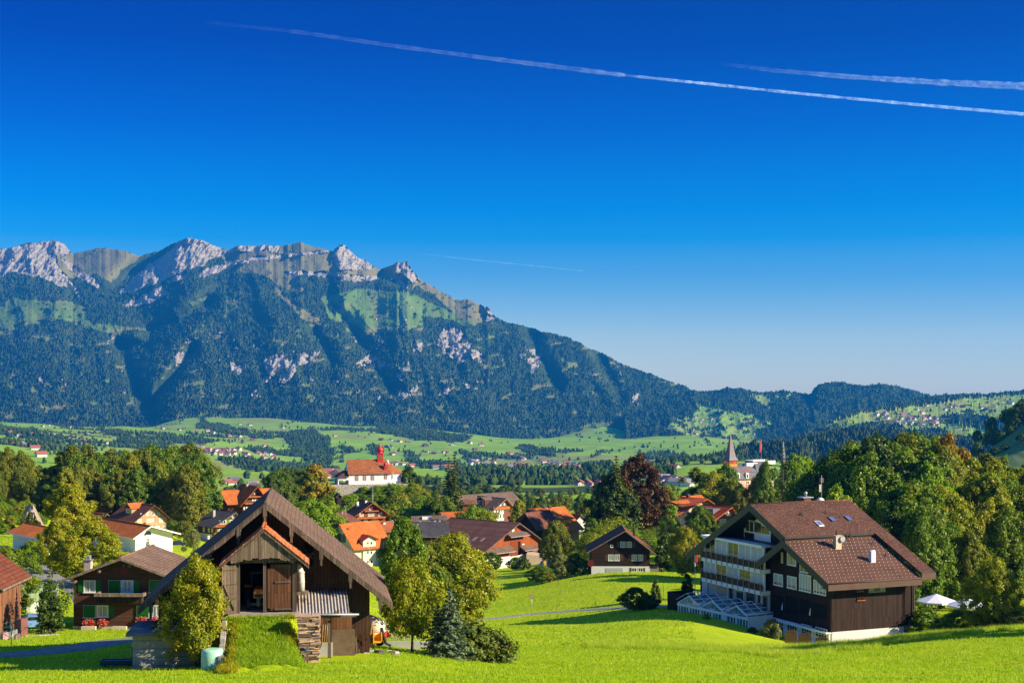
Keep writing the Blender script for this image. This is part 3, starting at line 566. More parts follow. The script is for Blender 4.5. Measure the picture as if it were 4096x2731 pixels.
# ------------------------------------------------------------------ trees
def leaf_cards(P, N, size, rng, elong=1.5):
 """one folded diamond leaf-spray per point P, facing roughly N"""
 n = len(P); N = N + rng.normal(0, 0.55, (n, 3)); N /= np.linalg.norm(N, axis=1)[:, None] + 1e-9
 t = rng.normal(0, 1, (n, 3)); t -= (t * N).sum(1)[:, None] * N; t /= np.linalg.norm(t, axis=1)[:, None] + 1e-9
 b = np.cross(N, t); s = (size * rng.uniform(0.6, 1.35, n))[:, None]
 V = np.stack([P - t * s * elong * .5, P - b * s * .5 + N * s * .12, P + t * s * elong * .5, P + b * s * .5 + N * s * .12], 1)
 return V.reshape(-1, 3)
def cards_mesh(name, V, mats, rnd, midx=None):
 n = len(V) // 4; f = np.arange(n * 4).reshape(n, 4)
 me = bpy.data.meshes.new(name); me.vertices.add(n * 4); me.vertices.foreach_set('co', V.astype(np.float32).ravel())
 me.loops.add(n * 4); me.loops.foreach_set('vertex_index', f.astype(np.int32).ravel()); me.polygons.add(n)
 me.polygons.foreach_set('loop_start', np.arange(n, dtype=np.int32) * 4)
 for m in mats: me.materials.append(m)
 if midx is not None: me.polygons.foreach_set('material_index', np.asarray(midx, np.int32))
 a = me.attributes.new('rnd', 'FLOAT', 'FACE'); a.data.foreach_set('value', rnd.astype(np.float32)); me.update(calc_edges=True)
 return me
PROFILES = {
'round': [(0, .30), (.12, .72), (.35, 1.0), (.6, .95), (.82, .62), (1, .12)],
'dome': [(0, .65), (.15, .95), (.4, 1.0), (.7, .8), (.9, .45), (1, .1)],
'tall': [(0, .35), (.2, .8), (.45, 1.0), (.7, .82), (.88, .5), (1, .08)],
'cone': [(0, 1.0), (.12, .95), (.5, .58), (.8, .26), (1, .03)],
'column': [(0, .7), (.15, 1.0), (.5, .95), (.8, .6), (1, .06)],
'bush': [(0, .85), (.3, 1.0), (.65, .85), (.9, .45), (1, .1)],
'vase': [(0, .25), (.3, .6), (.6, .95), (.85, .85), (1, .25)],
}
def crown_points(shape, H, Rr, z0, ncl, nleaf, seed, rough=0.35, hollow=0.55, clr=0.24):
 rng = np.random.default_rng(seed); pr = PROFILES[shape]; ts = [p[0] for p in pr]; rs = [p[1] for p in pr]
 # clump centres, biased outward; a lobed outline
 t = rng.beta(1.3, 1.2, ncl); ang = rng.uniform(0, 2 * math.pi, ncl); lob = 1 + rough * (np.sin(ang * 3 + seed) * .5 + np.sin(ang * 5 + t * 7 + seed * 2) * .5)
 rad = np.interp(t, ts, rs) * Rr * lob * rng.uniform(hollow, 1.0, ncl) ** 0.6
 C = np.stack([np.cos(ang) * rad, np.sin(ang) * rad, z0 + t * H], 1)
 rc = Rr * clr * rng.uniform(0.55, 1.5, ncl); k = rng.choice(ncl, nleaf, p=rc ** 2 / (rc ** 2).sum())
 d = rng.normal(0, 1, (nleaf, 3)); d /= np.linalg.norm(d, axis=1)[:, None]; q = rc[k] * (rng.uniform(0.3, 1.05, nleaf) + rng.exponential(.16, nleaf))
 P = C[k] + d * q[:, None] * np.array([1, 1, .82]); N = d + np.array([0, 0, .5]) + 0.5 * C[k] * np.array([1, 1, 0]) / (Rr + 1e-6)
 return P, N, C, rng, k
def trunk_mesh(name, H, Rr, z0, C, seed, r0, mat, limbs=9, lean=0.04, ztop=0.8):
 rng = random.Random(seed); m = MB(); top = z0 + H * ztop; n = 6; pts = []; rad = []
 for i in range(n + 1):
  s = i / n; pts.append((math.sin(s * 3 + seed) * lean * H * s, math.cos(s * 2 + seed) * lean * H * s, -0.4 + (top + .4) * s)); rad.append(max(r0 * (1 - .85 * s) * (1.35 if i == 0 else 1), 0.02))
 m.tube(pts, rad, 7)
 for i in range(limbs):
  s = 0.3 + 0.65 * i / limbs; k = int(s * n); a = Vector(pts[k]).lerp(Vector(pts[min(k + 1, n)]), s * n - k); c = Vector(C[rng.randrange(len(C))])
  if c.z < a.z * 0.8: c.z = a.z + 0.1 * H
  mid = a.lerp(c, 0.5) + Vector((0, 0, 0.06 * H)); rr = r0 * (1 - .8 * s) * 0.55; m.tube([a, mid, c], [rr, rr * .6, rr * .2], 5)
 return m.build(name, [mat])
bark = m_plain('bark', (0.085, 0.065, 0.048), 0.95, 0.35, 4.0, bumpk=0.8); bark_pale = m_plain('pale_bark', (0.20, 0.17, 0.13), 0.95, 0.3, 4.0, bumpk=0.6)
L_ = {
'green': m_leaf('leaf_green', (0.076, 0.154, 0.009), (0.131, 0.218, 0.011), (0.207, 0.179, 0.018)),
'yellow': m_leaf('leaf_yellow_green', (0.179, 0.237, 0.007), (0.290, 0.301, 0.009), (0.359, 0.243, 0.018), 0.42),
'olive': m_leaf('leaf_olive', (0.095, 0.140, 0.009), (0.165, 0.190, 0.011), (0.26, 0.19, 0.015)),
'gold': m_leaf('leaf_gold', (0.304, 0.256, 0.009), (0.442, 0.320, 0.011), (0.455, 0.218, 0.013), 0.42),
'lime': m_leaf('leaf_lime', (0.152, 0.282, 0.007), (0.235, 0.346, 0.009), (0.304, 0.282, 0.027), 0.42),
'dark': m_leaf('leaf_dark', (0.039, 0.077, 0.011), (0.066, 0.113, 0.013), (0.083, 0.102, 0.018), 0.25),
'copper': m_leaf('leaf_copper', (0.046, 0.021, 0.008), (0.078, 0.034, 0.010), (0.11, 0.07, 0.014), 0.25),
'needle': m_leaf('needle_dark', (0.062, 0.096, 0.014), (0.110, 0.147, 0.018), (0.138, 0.128, 0.027), 0.2),
'blue': m_leaf('needle_blue', (0.103, 0.154, 0.086), (0.152, 0.205, 0.108), (0.221, 0.256, 0.135), 0.2),
'grey': m_leaf('leaf_silver', (0.152, 0.173, 0.045), (0.235, 0.243, 0.072), (0.331, 0.307, 0.108), 0.4),
'rust': m_leaf('leaf_rust', (0.207, 0.141, 0.011), (0.290, 0.186, 0.013), (0.414, 0.154, 0.018), 0.4),
}
PROTO = {}
def proto(kind, H=10, Rr=4, z0=1.5, shape='round', ncl=60, nleaf=8000, leaf=0.45, seed=1, r0=0.25, limbs=9, rough=0.35, hollow=0.55, clr=0.24, pale=False, ztop=0.8, lean=0.04, elong=1.5):
 """meshes of one kind of tree: crown and trunk; heights in metres, H = crown height above z0"""
 P, N, C, rng, k = crown_points(shape, H, Rr, z0, ncl, nleaf, seed, rough, hollow, clr)
 V = leaf_cards(P, N, leaf, rng, elong); cm = cards_mesh(kind + '_crown', V, [L_['green']], rng.random(len(P)))
 t = trunk_mesh(kind + '_trunk', H, Rr, z0, C, seed, r0, bark_pale if pale else bark, limbs, lean, ztop); tm = t.data; bpy.data.objects.remove(t)
 PROTO[kind] = (cm, tm, H + z0)
def proto_conifer(kind, H=20, Rr=3.5, z0=1.0, tiers=26, leaf=0.35, seed=3, r0=0.3, per=9, dens=42, droop=0.35, gap=0.0):
 rng = np.random.default_rng(seed); P = []; N = []; M = MB(); M.tube([(0, 0, -0.4), (0, 0, H * .5), (0, 0, H + z0)], [r0, r0 * .6, 0.03], 6)
 for i in range(tiers):
  s = i / (tiers - 1); z = z0 + (H - 0.2) * s ** 0.92; rr = Rr * (1 - s) ** 0.85 * rng.uniform(.8, 1.1) + 0.12; nb = max(4, int(per * (1 - s * .5))); a0 = rng.uniform(0, 6)
  for j in range(nb):
   if rng.random() < gap: continue
   a = a0 + 2 * math.pi * j / nb + rng.normal(0, .15); L = rr * rng.uniform(.7, 1.15); nn = max(3, int(dens * L / Rr + 3)); q = rng.uniform(0.08, 1, nn) ** 0.8
   wdt = 0.28 * L * (1 - q * .6); lat = rng.normal(0, 1, nn) * wdt * .5; x = np.cos(a) * L * q - np.sin(a) * lat; y = np.sin(a) * L * q + np.cos(a) * lat
   zz = z - droop * L * q ** 1.4 + 0.18 * L * q ** 3 - np.abs(lat) * .25 + rng.normal(0, .05, nn); P.append(np.stack([x, y, zz], 1)); N.append(np.stack([np.cos(a) * np.full(nn, .5), np.sin(a) * np.full(nn, .5), np.ones(nn)], 1))
   if s < .8: M.tube([(0, 0, z), (math.cos(a) * L * .8, math.sin(a) * L * .8, z - droop * L * .7)], [0.05, 0.015], 3)
 P = np.concatenate(P); N = np.concatenate(N); V = leaf_cards(P, N, leaf, rng, 2.0); cm = cards_mesh(kind + '_crown', V, [L_['needle']], rng.random(len(P)))
 t = M.build(kind + '_trunk', [bark]); tm = t.data; bpy.data.objects.remove(t); PROTO[kind] = (cm, tm, H + z0)
def place(kind, name, label, cat, loc, height, leafmat, rz=None, wide=1.0, group=None, trunk=True, sink=0.0):
 cm, tm, h0 = PROTO[kind]; s = height / h0; r = empty(name, (loc[0], loc[1], loc[2] - sink), random.uniform(0, 6.28) if rz is None else rz); r.scale = (s * wide, s * wide, s)
 tag(r, label, cat, group)
 c = bpy.data.objects.new('crown', cm); link(c); c.parent = r; c.material_slots[0].link = 'OBJECT'; c.material_slots[0].material = L_[leafmat]
 if trunk: t = bpy.data.objects.new('trunk', tm); link(t); t.parent = r
 return r
# unit kinds (about real size)
proto('beech', H=19.5, Rr=7.5, z0=1.5, shape='tall', ncl=209, nleaf=30000, leaf=0.38, seed=11, r0=0.5, rough=.4, clr=.14)
proto('ash', H=18.5, Rr=6.5, z0=2, shape='dome', ncl=180, nleaf=27000, leaf=0.37, seed=12, r0=0.4, rough=.55, clr=.13)
proto('maple', H=16.5, Rr=7, z0=1, shape='round', ncl=161, nleaf=27000, leaf=0.37, seed=13, r0=0.4, rough=.5, clr=.15)
proto('birch', H=13, Rr=4.0, z0=2, shape='tall', ncl=60, nleaf=6500, leaf=0.34, seed=14, r0=0.2, rough=.6, clr=.22, pale=True)
proto('elder', H=5.0, Rr=2.25, z0=0.5, shape='bush', ncl=190, nleaf=34000, leaf=0.095, seed=31, r0=0.12, rough=.45, clr=.155, limbs=12)
proto('near_round', H=9.5, Rr=4.6, z0=1.0, shape='round', ncl=260, nleaf=38000, leaf=0.18, seed=32, r0=0.25, rough=.5, clr=.125, limbs=14)
proto('near_tall', H=9, Rr=2.9, z0=0.6, shape='tall', ncl=200, nleaf=26000, leaf=0.17, seed=33, r0=0.2, rough=.55, clr=.15, limbs=12)
proto('fruit', H=6.0, Rr=3.3, z0=1.6, shape='round', ncl=120, nleaf=11000, leaf=0.19, seed=15, r0=0.18, rough=.5, clr=.22, limbs=14)
proto('fruit_loose', H=5.0, Rr=2.6, z0=1.4, shape='vase', ncl=60, nleaf=900, leaf=0.20, seed=16, r0=0.14, rough=.6, clr=.21, limbs=16)
proto('bush', H=2.4, Rr=1.6, z0=0.1, shape='bush', ncl=34, nleaf=3200, leaf=0.20, seed=17, r0=0.08, limbs=8, rough=.4, clr=.34)
proto('column', H=5.6, Rr=0.9, z0=0.1, shape='column', ncl=60, nleaf=6500, leaf=0.16, seed=18, r0=0.1, limbs=3, rough=.15, clr=.36, hollow=.3)
proto_conifer('spruce', H=21, Rr=3.6, z0=1.2, tiers=30, seed=19, leaf=0.34)
proto_conifer('sparse_spruce', H=19, Rr=3.2, z0=2.5, tiers=22, seed=20, leaf=0.30, dens=30, gap=.25, droop=.45)
proto_conifer('small_spruce', H=5, Rr=1.7, z0=0.3, tiers=14, seed=21, leaf=0.16, r0=0.09, dens=40)
def ground_at(px, D): return G(px, D)
def tree_px(kind, name, label, cat, px, D, pytop, leaf, group=None, wide=1.0, trunk=True, base=None, rz=None):
 """a tree rooted below column px at distance D whose tip reaches the sight line through row pytop"""
 g = G(px, D) if base is None else base
 h = (HY - pytop) / F * D - g.z
 if kind == 'bush' and h > 3.2: kind = 'near_round'; wide *= 1.35
 return place(kind, name, label, cat, g, max(h, .6), leaf, wide=wide, group=group, trunk=trunk, rz=rz)
rt = random.Random(5)
# --- the wood on the left: tall autumn beeches and ashes in three ranks
TOPL = [(-300, 1800), (0, 1800), (40, 1795), (100, 1815), (150, 1850), (190, 1880), (240, 1820), (290, 1795), (330, 1790), (380, 1815), (430, 1805), (480, 1815), (530, 1805), (570, 1790), (620, 1790), (670, 1785), (720, 1800), (760, 1790), (800, 1810), (840, 1830), (870, 1850), (900, 1880)]
WOODL = 'autumn beeches and ashes of the wood behind the village on the left'
def top_at(T, px): return float(np.interp(px, *zip(*T)))
WL = 'tall %s tree standing in the wood behind the beige chalet'
for row, (D, dy, n, j) in enumerate([(465, 0, 19, 3), (440, 22, 17, 10), (412, 62, 15, 20)]):
 for i in range(n):
  px = -120 + (985 - row * 35) * (i + (row % 2) * .5) / n + rt.uniform(-18, 18); k = rt.choice(['beech', 'ash', 'maple', 'beech', 'ash', 'birch']); lf = rt.choice(['olive', 'olive', 'green', 'yellow', 'green', 'olive'] if row < 2 else ['green', 'olive', 'yellow', 'green'])
  word = {'olive': 'olive brown', 'green': 'green', 'yellow': 'yellow green', 'rust': 'reddish brown', 'gold': 'golden'}[lf]
  tree_px(k, 'deciduous_tree', WL % word, 'tree', px, D + rt.uniform(-8, 8), top_at(TOPL, px) + dy + rt.uniform(-12, 14), lf, WOODL + ', %s ones' % word, wide=rt.uniform(.8, 1.05) * .85)
# --- undergrowth on the rocky slope, far left
for i in range(64):
 px = rt.uniform(-80, 175); D = rt.uniform(335, 398)
 if 60 < px and D < 352: continue
 py = float(py_near(px, D)) - rt.uniform(22, 50)
 tree_px('maple', 'slope_tree', 'small bright green tree on the steep slope beside the rock face', 'tree', px, D, py, rt.choice(['lime', 'green', 'yellow']), 'small trees on the steep slope at the left', wide=1.3)
# --- the wood on the right behind the hotel
TOPR = [(3150, 1960), (3230, 1905), (3290, 1860), (3330, 1840), (3390, 1800), (3430, 1755), (3500, 1750), (3560, 1770), (3620, 1740), (3690, 1735), (3740, 1760), (3790, 1800), (3840, 1840), (3900, 1815), (3960, 1830), (4020, 1840), (4096, 1860), (4400, 1870)]
WR = 'autumn trees of the dark wood behind the brown hotel'
for row, (D, dy, n) in enumerate([(330, 0, 12), (300, 25, 12), (268, 90, 12), (240, 190, 10), (222, 300, 9)]):
 for i in range(n):
  px = 3260 + row * 25 + (1010 - row * 25) * (i + (row % 2) * .5) / n + rt.uniform(-22, 22);
  if row >= 3 and px < 3560: continue
  if row == 4 and px > 3880: continue
  k = rt.choice(['beech', 'ash', 'maple', 'beech']); lf = rt.choice(['green', 'olive', 'dark', 'green'] if px < 3760 else ['olive', 'yellow', 'green', 'yellow'])
  word = {'olive': 'olive brown', 'green': 'deep green', 'yellow': 'yellow green', 'dark': 'very dark green', 'gold': 'golden'}[lf]
  tree_px(k, 'deciduous_tree', 'tall %s tree in the dark wood behind the brown hotel' % word, 'tree', px, D + rt.uniform(-6, 6), top_at(TOPR, px) + dy + rt.uniform(-14, 14), lf, WR + ', %s ones' % word, wide=rt.uniform(.85, 1.1) * .8)
tree_px('birch', 'birch_tree', 'thin yellow birch just behind the brown hotel ridge by the aerial', 'tree', 3355, 215, 1945, 'lime', wide=.6)
tree_px('beech', 'deciduous_tree', 'rusty brown beech rising above the dark wood on the right', 'tree', 3790, 318, 1752, 'rust', wide=.6)
tree_px('beech', 'deciduous_tree', 'bright green ash standing out in front of the dark wood', 'tree', 3720, 262, 1870, 'lime', wide=.62)
tree_px('ash', 'deciduous_tree', 'golden green spreading beech at the right end of the wood', 'tree', 3960, 262, 1905, 'yellow', wide=.8)
# trees round the tower hotel
for px, D, top, k, lf, lab, w in [
 (2790, 470, 1872, 'birch', 'olive', 'feathery olive larch left of the tower roof', 1.1), (2850, 465, 1885, 'birch', 'yellow', 'feathery yellow larch below the red open tower', 1.2),
 (2905, 470, 1862, 'beech', 'green', 'rounded green tree in front of the slate roofed hotel', .75), (2935, 455, 1925, 'maple', 'yellow', 'pale green tree just right of the larches', .9),
 (2960, 440, 1960, 'maple', 'olive', 'olive tree behind the small red chalet', .85), (3035, 430, 1905, 'maple', 'rust', 'dark tree with reddish leaves hiding the slate roofed hotel', .6),
 (3062, 425, 1852, 'beech', 'green', 'dark green tree in front of the hotel roof sign', .5), (3075, 430, 1985, 'maple', 'rust', 'low russet tree above the brown hotel gable', .9),
 (3180, 450, 1825, 'beech', 'lime', 'bright yellow green tree with a broad top right of the spruce', .8), (3225, 455, 1835, 'ash', 'lime', 'light green tree touching the dark wood on its left', .7),
 (3245, 380, 1900, 'maple', 'green', 'mid green tree behind the hotel chimney', .8), (2660, 440, 1945, 'maple', 'lime', 'rounded lime green tree beside the copper beech', .8),
 (2700, 460, 1965, 'birch', 'yellow', 'small yellow birch above the orange roofed chalet', .9)]:
 tree_px(k, 'garden_tree', lab, 'tree', px, D, top, lf, wide=w)
tree_px('sparse_spruce', 'spruce_tree', 'slender spruce standing in front of the hotel roof sign', 'spruce', 3132, 400, 1788, 'needle', wide=1.05)
# the great pine and the copper beech
tree_px('beech', 'copper_beech', 'huge dark copper beech right behind the old pine', 'tree', 2552, 425, 1828, 'copper', wide=.95, rz=.4)
tree_px('spruce', 'pine_tree', 'huge dark pine leaning against the copper beech', 'pine', 2465, 410, 1822, 'needle', wide=1.35, rz=1.2)
tree_px('maple', 'pine_crown_tree', 'dark green broad lower tree below the old pine', 'tree', 2440, 412, 1905, 'dark', wide=.75)
tree_px('spruce', 'spruce_tree', 'tall dark double spruce right of the chapel hill', 'spruce', 1818, 500, 1806, 'needle', wide=1.0)
tree_px('spruce', 'spruce_tree', 'lower spruce growing against the tall one right of the chapel hill', 'spruce', 1795, 503, 1830, 'needle', wide=1.1)
# ------------------------------------------------------------------ houses
class House:
 """local axes: u right along the front, v away into the depth, z up; measured from photograph rows and columns"""
 def __init__(s, name, label, px, py, D, yaw, cat='house', group=None, z=None):
  s.O = W(px, py, D); s.yaw = R(yaw); s.U = Vector((math.cos(s.yaw), math.sin(s.yaw), 0)); s.V = Vector((-s.U.y, s.U.x, 0))
  s.root = empty(name, s.O, s.yaw); tag(s.root, label, cat, group)
 def uz(s, px, py, v=0.0):
  t = (px - CX) / F; O = s.O
  u = (t * (O.y + v * s.V.y) - O.x - v * s.V.x) / (s.U.x - t * s.U.y); d = O.y + u * s.U.y + v * s.V.y
  return u, (HY - py) / F * d - O.z
 def vz(s, px, py, u):
  t = (px - CX) / F; O = s.O
  v = (t * (O.y + u * s.U.y) - O.x - u * s.U.x) / (s.V.x - t * s.V.y); d = O.y + u * s.U.y + v * s.V.y
  return v, (HY - py) / F * d - O.z
 def world(s, u, v, z): return s.O + s.U * u + s.V * v + Vector((0, 0, z))
 def mapf(s, face, k):
  """(along, height, outward) -> local point on a face; k = plane position"""
  return {'F': lambda a, h, o: (a, k - o, h), 'R': lambda a, h, o: (k + o, a, h), 'L': lambda a, h, o: (k - o, a, h), 'B': lambda a, h, o: (a, k + o, h)}[face]
 def rect(s, face, k, r, px=True):
  """photo rectangle (x0, y0, x1, y1) on a face -> local (a0, h0, a1, h1)"""
  if not px: return r
  cx, cy = (r[0] + r[2]) / 2, (r[1] + r[3]) / 2; q = (lambda x, y: s.uz(x, y, k)) if face in 'FB' else (lambda x, y: s.vz(x, y, k))
  a0 = q(r[0], cy)[0]; a1 = q(r[2], cy)[0]; h0 = q(cx, r[3])[1]; h1 = q(cx, r[1])[1]
  if a0 > a1: a0, a1 = a1, a0
  return a0, h0, a1, h1
def fbox(m, mp, a0, a1, h0, h1, o0, o1, mat=0):
 p = [mp(a, h, o) for h in (h0, h1) for (a, o) in ((a0, o1), (a1, o1), (a1, o0), (a0, o0))]
 # keep outward normals whatever the face: order by handedness
 A, B_, C_ = Vector(p[0]), Vector(p[1]), Vector(p[3]); up = Vector(p[4]) - A
 if (B_ - A).cross(C_ - A).dot(up) < 0: p = [p[1], p[0], p[3], p[2], p[5], p[4], p[7], p[6]]
 m.hexa(p, mat)
white = m_plain('white_paint', (0.62, 0.62, 0.60), 0.5, 0.06, 2.0); glass = m_glass(); curtain = m_plain('curtain', (0.42, 0.45, 0.42), 0.8, 0.25, 6.0)
greenshut = m_plain('green_shutter', (0.010, 0.115, 0.012), 0.6, 0.12, 2.0, spec=0.2); brownshut = m_plain('brown_shutter', (0.075, 0.035, 0.02), 0.7, 0.2, 3.0)
def window(h, face, k, r, px=True, frame=white, fw=0.09, bars=(1, 0), shutters=None, smat=greenshut, sill=True, pane=glass, name='window', depth=0.07, sw=None, blind=None, curt=False, far=False):
 a0, h0, a1, h1 = h.rect(face, k, r, px); mp = h.mapf(face, k); m = MB(); w = a1 - a0; hh = h1 - h0
 fbox(m, mp, a0, a1, h0, h0 + fw, 0, depth); fbox(m, mp, a0, a1, h1 - fw, h1, 0, depth); fbox(m, mp, a0, a0 + fw, h0 + fw, h1 - fw, 0, depth); fbox(m, mp, a1 - fw, a1, h0 + fw, h1 - fw, 0, depth)
 for i in range(bars[0]): x = a0 + w * (i + 1) / (bars[0] + 1); fbox(m, mp, x - fw * .4, x + fw * .4, h0 + fw, h1 - fw, 0.01, depth - .01)
 for i in range(bars[1]): y = h0 + hh * (i + 1) / (bars[1] + 1); fbox(m, mp, a0 + fw, a1 - fw, y - fw * .25, y + fw * .25, 0.012, depth - .015)
 if far:
  fbox(m, mp, a0 + fw * .5, a1 - fw * .5, h0 + fw * .5, h1 - fw * .5, 0.005, depth * .4, 1)
  if shutters:
   q = sw or w * .5
   for sd in shutters: fbox(m, mp, *( (a0 - q, a0 - .01) if sd == 'l' else (a1 + .01, a1 + q)), h0, h1, 0, depth * .6, 2)
  return m.build(name, [frame, pane, smat], h.root)
 if sill: fbox(m, mp, a0 - .05, a1 + .05, h0 - .05, h0 - .002, 0, depth + .06)
 o = m.build(name, [frame], h.root)
 p = MB(); fbox(p, mp, a0 + fw * .6, a1 - fw * .6, h0 + fw * .6, h1 - fw * .6, 0.004, depth * .35)
 p.build('pane', [pane], o)
 if curt:
  c = MB()
  for (x0, x1) in ((a0 + fw, a0 + w * .30), (a1 - w * .30, a1 - fw)):
   n = 5
   for i in range(n): xa = x0 + (x1 - x0) * i / n; xb = x0 + (x1 - x0) * (i + 1) / n; fbox(c, mp, xa, xb - .01, h0 + fw + .02, h1 - fw, depth * .36, depth * (.42 if i % 2 else .52))
  c.build('curtain', [curtain], o)
 if blind:
  b = MB(); n = max(3, int(hh / .11)); hb = h0 + hh * (1 - blind)
  for i in range(n):
   y = hb + (h1 - fw - hb) * i / n; fbox(b, mp, a0 + fw, a1 - fw, y, y + (h1 - fw - hb) / n * .8, depth * .36, depth * .7)
  b.build('blind', [m_plain('blind_slats', (0.50, 0.54, 0.58), 0.5, 0.05)], o)
 if shutters:
  q = sw or w * .5
  for sd in shutters:
   b = MB(); x0, x1 = (a0 - q, a0 - .02) if sd == 'l' else (a1 + .02, a1 + q) if sd == 'r' else (a0 + .03, a1 - .03)
   fbox(b, mp, x0, x1, h0 + .02, h1 - .02, .01 if sd != 'c' else depth * .8, .05 if sd != 'c' else depth + .03)
   n = max(4, int(hh / .14))
   for i in range(n): y = h0 + .08 + (hh - .16) * i / n; fbox(b, mp, x0 + .06, x1 - .06, y, y + .04, .05 if sd != 'c' else depth + .03, .065 if sd != 'c' else depth + .045)
   b.build('shutter', [smat], o)
 return o
def walls_gable(h, Wd, L, he, hr, ridge, axis, mats, base=None, basem=None, zb=-1.5, name='wall', he2=None):
 """pentagon block; axis 'v': gable faces the viewer, ridge runs into depth"""
 he2 = he if he2 is None else he2; m = MB()
 if axis == 'v': m.prism([(0, zb), (Wd, zb), (Wd, he2), (ridge, hr), (0, he)][::-1], 'y', 0, L)
 else: m.prism([(0, zb), (L, zb), (L, he2), (ridge, hr), (0, he)], 'x', 0, Wd)
 o = m.build(name, mats, h.root)
 if base:
  b = MB(); b.box(-.03, Wd + .03, -.03, L + .03, zb, base); b.build('plinth', [basem], h.root)
 return o
def roof_gable(h, Wd, L, he, hr, ridge, axis, mats, ov=(0.8, 0.8, 0.8, 0.8), t=0.22, he2=None, name='roof', u0=0, v0=0, lift=0.06, z0=0, parent=None):
 """ov = overhang at (left, right, front, back); mats = [tiles, edge]"""
 he2 = he if he2 is None else he2; span = Wd if axis == 'v' else L; m = MB()
 sl1 = (hr - he) / max(ridge, .01); sl2 = (hr - he2) / max(span - ridge, .01); oa, ob = (ov[0], ov[1]) if axis == 'v' else (ov[2], ov[3]); ea, eb = (ov[2], ov[3]) if axis == 'v' else (ov[0], ov[1])
 A = (-oa, he - sl1 * oa + lift); Rg = (ridge, hr + lift); Bq = (span + ob, he2 - sl2 * ob + lift)
 top = [A, Rg, Bq]; bot = [(p[0], p[1] + t) for p in top]; poly = [top[0], top[1], top[2], bot[2], bot[1], bot[0]]
 off = u0 if axis == 'v' else v0; poly = [(p[0] + off, p[1] + z0) for p in poly]; s0 = v0 if axis == 'v' else u0
 mm = [1, 1, 1, 0, 0, 1]
 if axis == 'v': poly = poly[::-1]; mm = [0, 0, 1, 1, 1, 1]
 e0, e1 = (-ea + s0, (L if axis == 'v' else Wd) + eb + s0)
 m.prism(poly, 'y' if axis == 'v' else 'x', e0, e1, mm, 1)
 # ridge cap
 rc = (ridge + off, hr + lift + t + z0)
 if axis == 'v': m.tube([(rc[0], e0, rc[1]), (rc[0], e1, rc[1])], 0.11, 6, 0)
 else: m.tube([(e0, rc[0], rc[1]), (e1, rc[0], rc[1])], 0.11, 6, 0)
 return m.build(name, mats, parent or h.root)
def chimney(h, u, v, z0, z1, w=0.7, d=0.7, mat=None, parent=None, cap=True, pot=False):
 m = MB(); m.box(u - w / 2, u + w / 2, v - d / 2, v + d / 2, z0, z1 - .12)
 if cap: m.box(u - w / 2 - .08, u + w / 2 + .08, v - d / 2 - .08, v + d / 2 + .08, z1 - .12, z1, 1)
 if pot: m.lathe([(w * .2, z1), (w * .2, z1 + .35), (w * .3, z1 + .37), (w * .3, z1 + .47)], (u, v, 0), 8, 1)
 return m.build('chimney', [mat or m_plain('chimney_plaster', (0.36, 0.31, 0.26), .9, .2), m_plain('chimney_cap', (0.14, 0.13, 0.125), .8, .2)], parent or h.root)
# shared building materials
T_BROWN = m_tiles('brown_tiles', (0.13, 0.088, 0.070), (0.20, 0.135, 0.105), .25, .33, rough=.7)
T_REDBROWN = m_tiles('red_brown_tiles', (0.145, 0.058, 0.040), (0.20, 0.085, 0.055), .25, .35)
T_ORANGE = m_tiles('orange_tiles', (0.42, 0.115, 0.028), (0.55, 0.165, 0.045), .25, .35)
T_ORANGE2 = m_tiles('faded_orange_tiles', (0.36, 0.105, 0.040), (0.48, 0.16, 0.065), .25, .35)
T_RED = m_tiles('red_tiles', (0.33, 0.065, 0.028), (0.42, 0.095, 0.038), .25, .35)
T_SLATE = m_tiles('dark_slates', (0.055, 0.052, 0.058), (0.085, 0.080, 0.085), .4, .4)
T_CHAPEL = m_tiles('old_plain_tiles', (0.27, 0.085, 0.035), (0.36, 0.130, 0.055), .9, .5, spots=(0.16, 0.075, 0.045))
P_DARK = m_planks('dark_timber', (0.040, 0.024, 0.016)); P_BROWN = m_planks('brown_timber', (0.115, 0.048, 0.026)); P_RED = m_planks('red_timber', (0.28, 0.072, 0.020), var=.25)
P_HORIZ = m_planks('brown_log_wall', (0.095, 0.045, 0.027), .16, False, .2); P_REDLOG = m_planks('red_log_wall', (0.17, 0.058, 0.030), .2, False, .25)
P_EDGE = m_planks('weathered_boards', (0.20, 0.155, 0.115), .2, True, .3); P_ORANGE = m_planks('orange_timber', (0.42, 0.125, 0.030), .2, True, .2)
STUCCO = m_plain('white_plaster', (0.70, 0.68, 0.63), .9, .05, 1.2, bumpk=.2); CREAM = m_plain('cream_plaster', (0.66, 0.60, 0.43), .9, .04, 1.2); BEIGE = m_plain('beige_plaster', (0.36, 0.235, 0.130), .9, .08, 1.2)
EDGE_DARK = m_plain('dark_fascia', (0.035, 0.030, 0.028), .6, .2); GREYM = m_plain('zinc', (0.34, 0.35, 0.37), .4, .15, metal=.4); CONC = m_plain('concrete', (0.32, 0.32, 0.31), .9, .18, .8, bumpk=.3)
STONE = m_plain('field_stone', (0.33, 0.30, 0.25), .95, .45, 1.6, bumpk=.8)
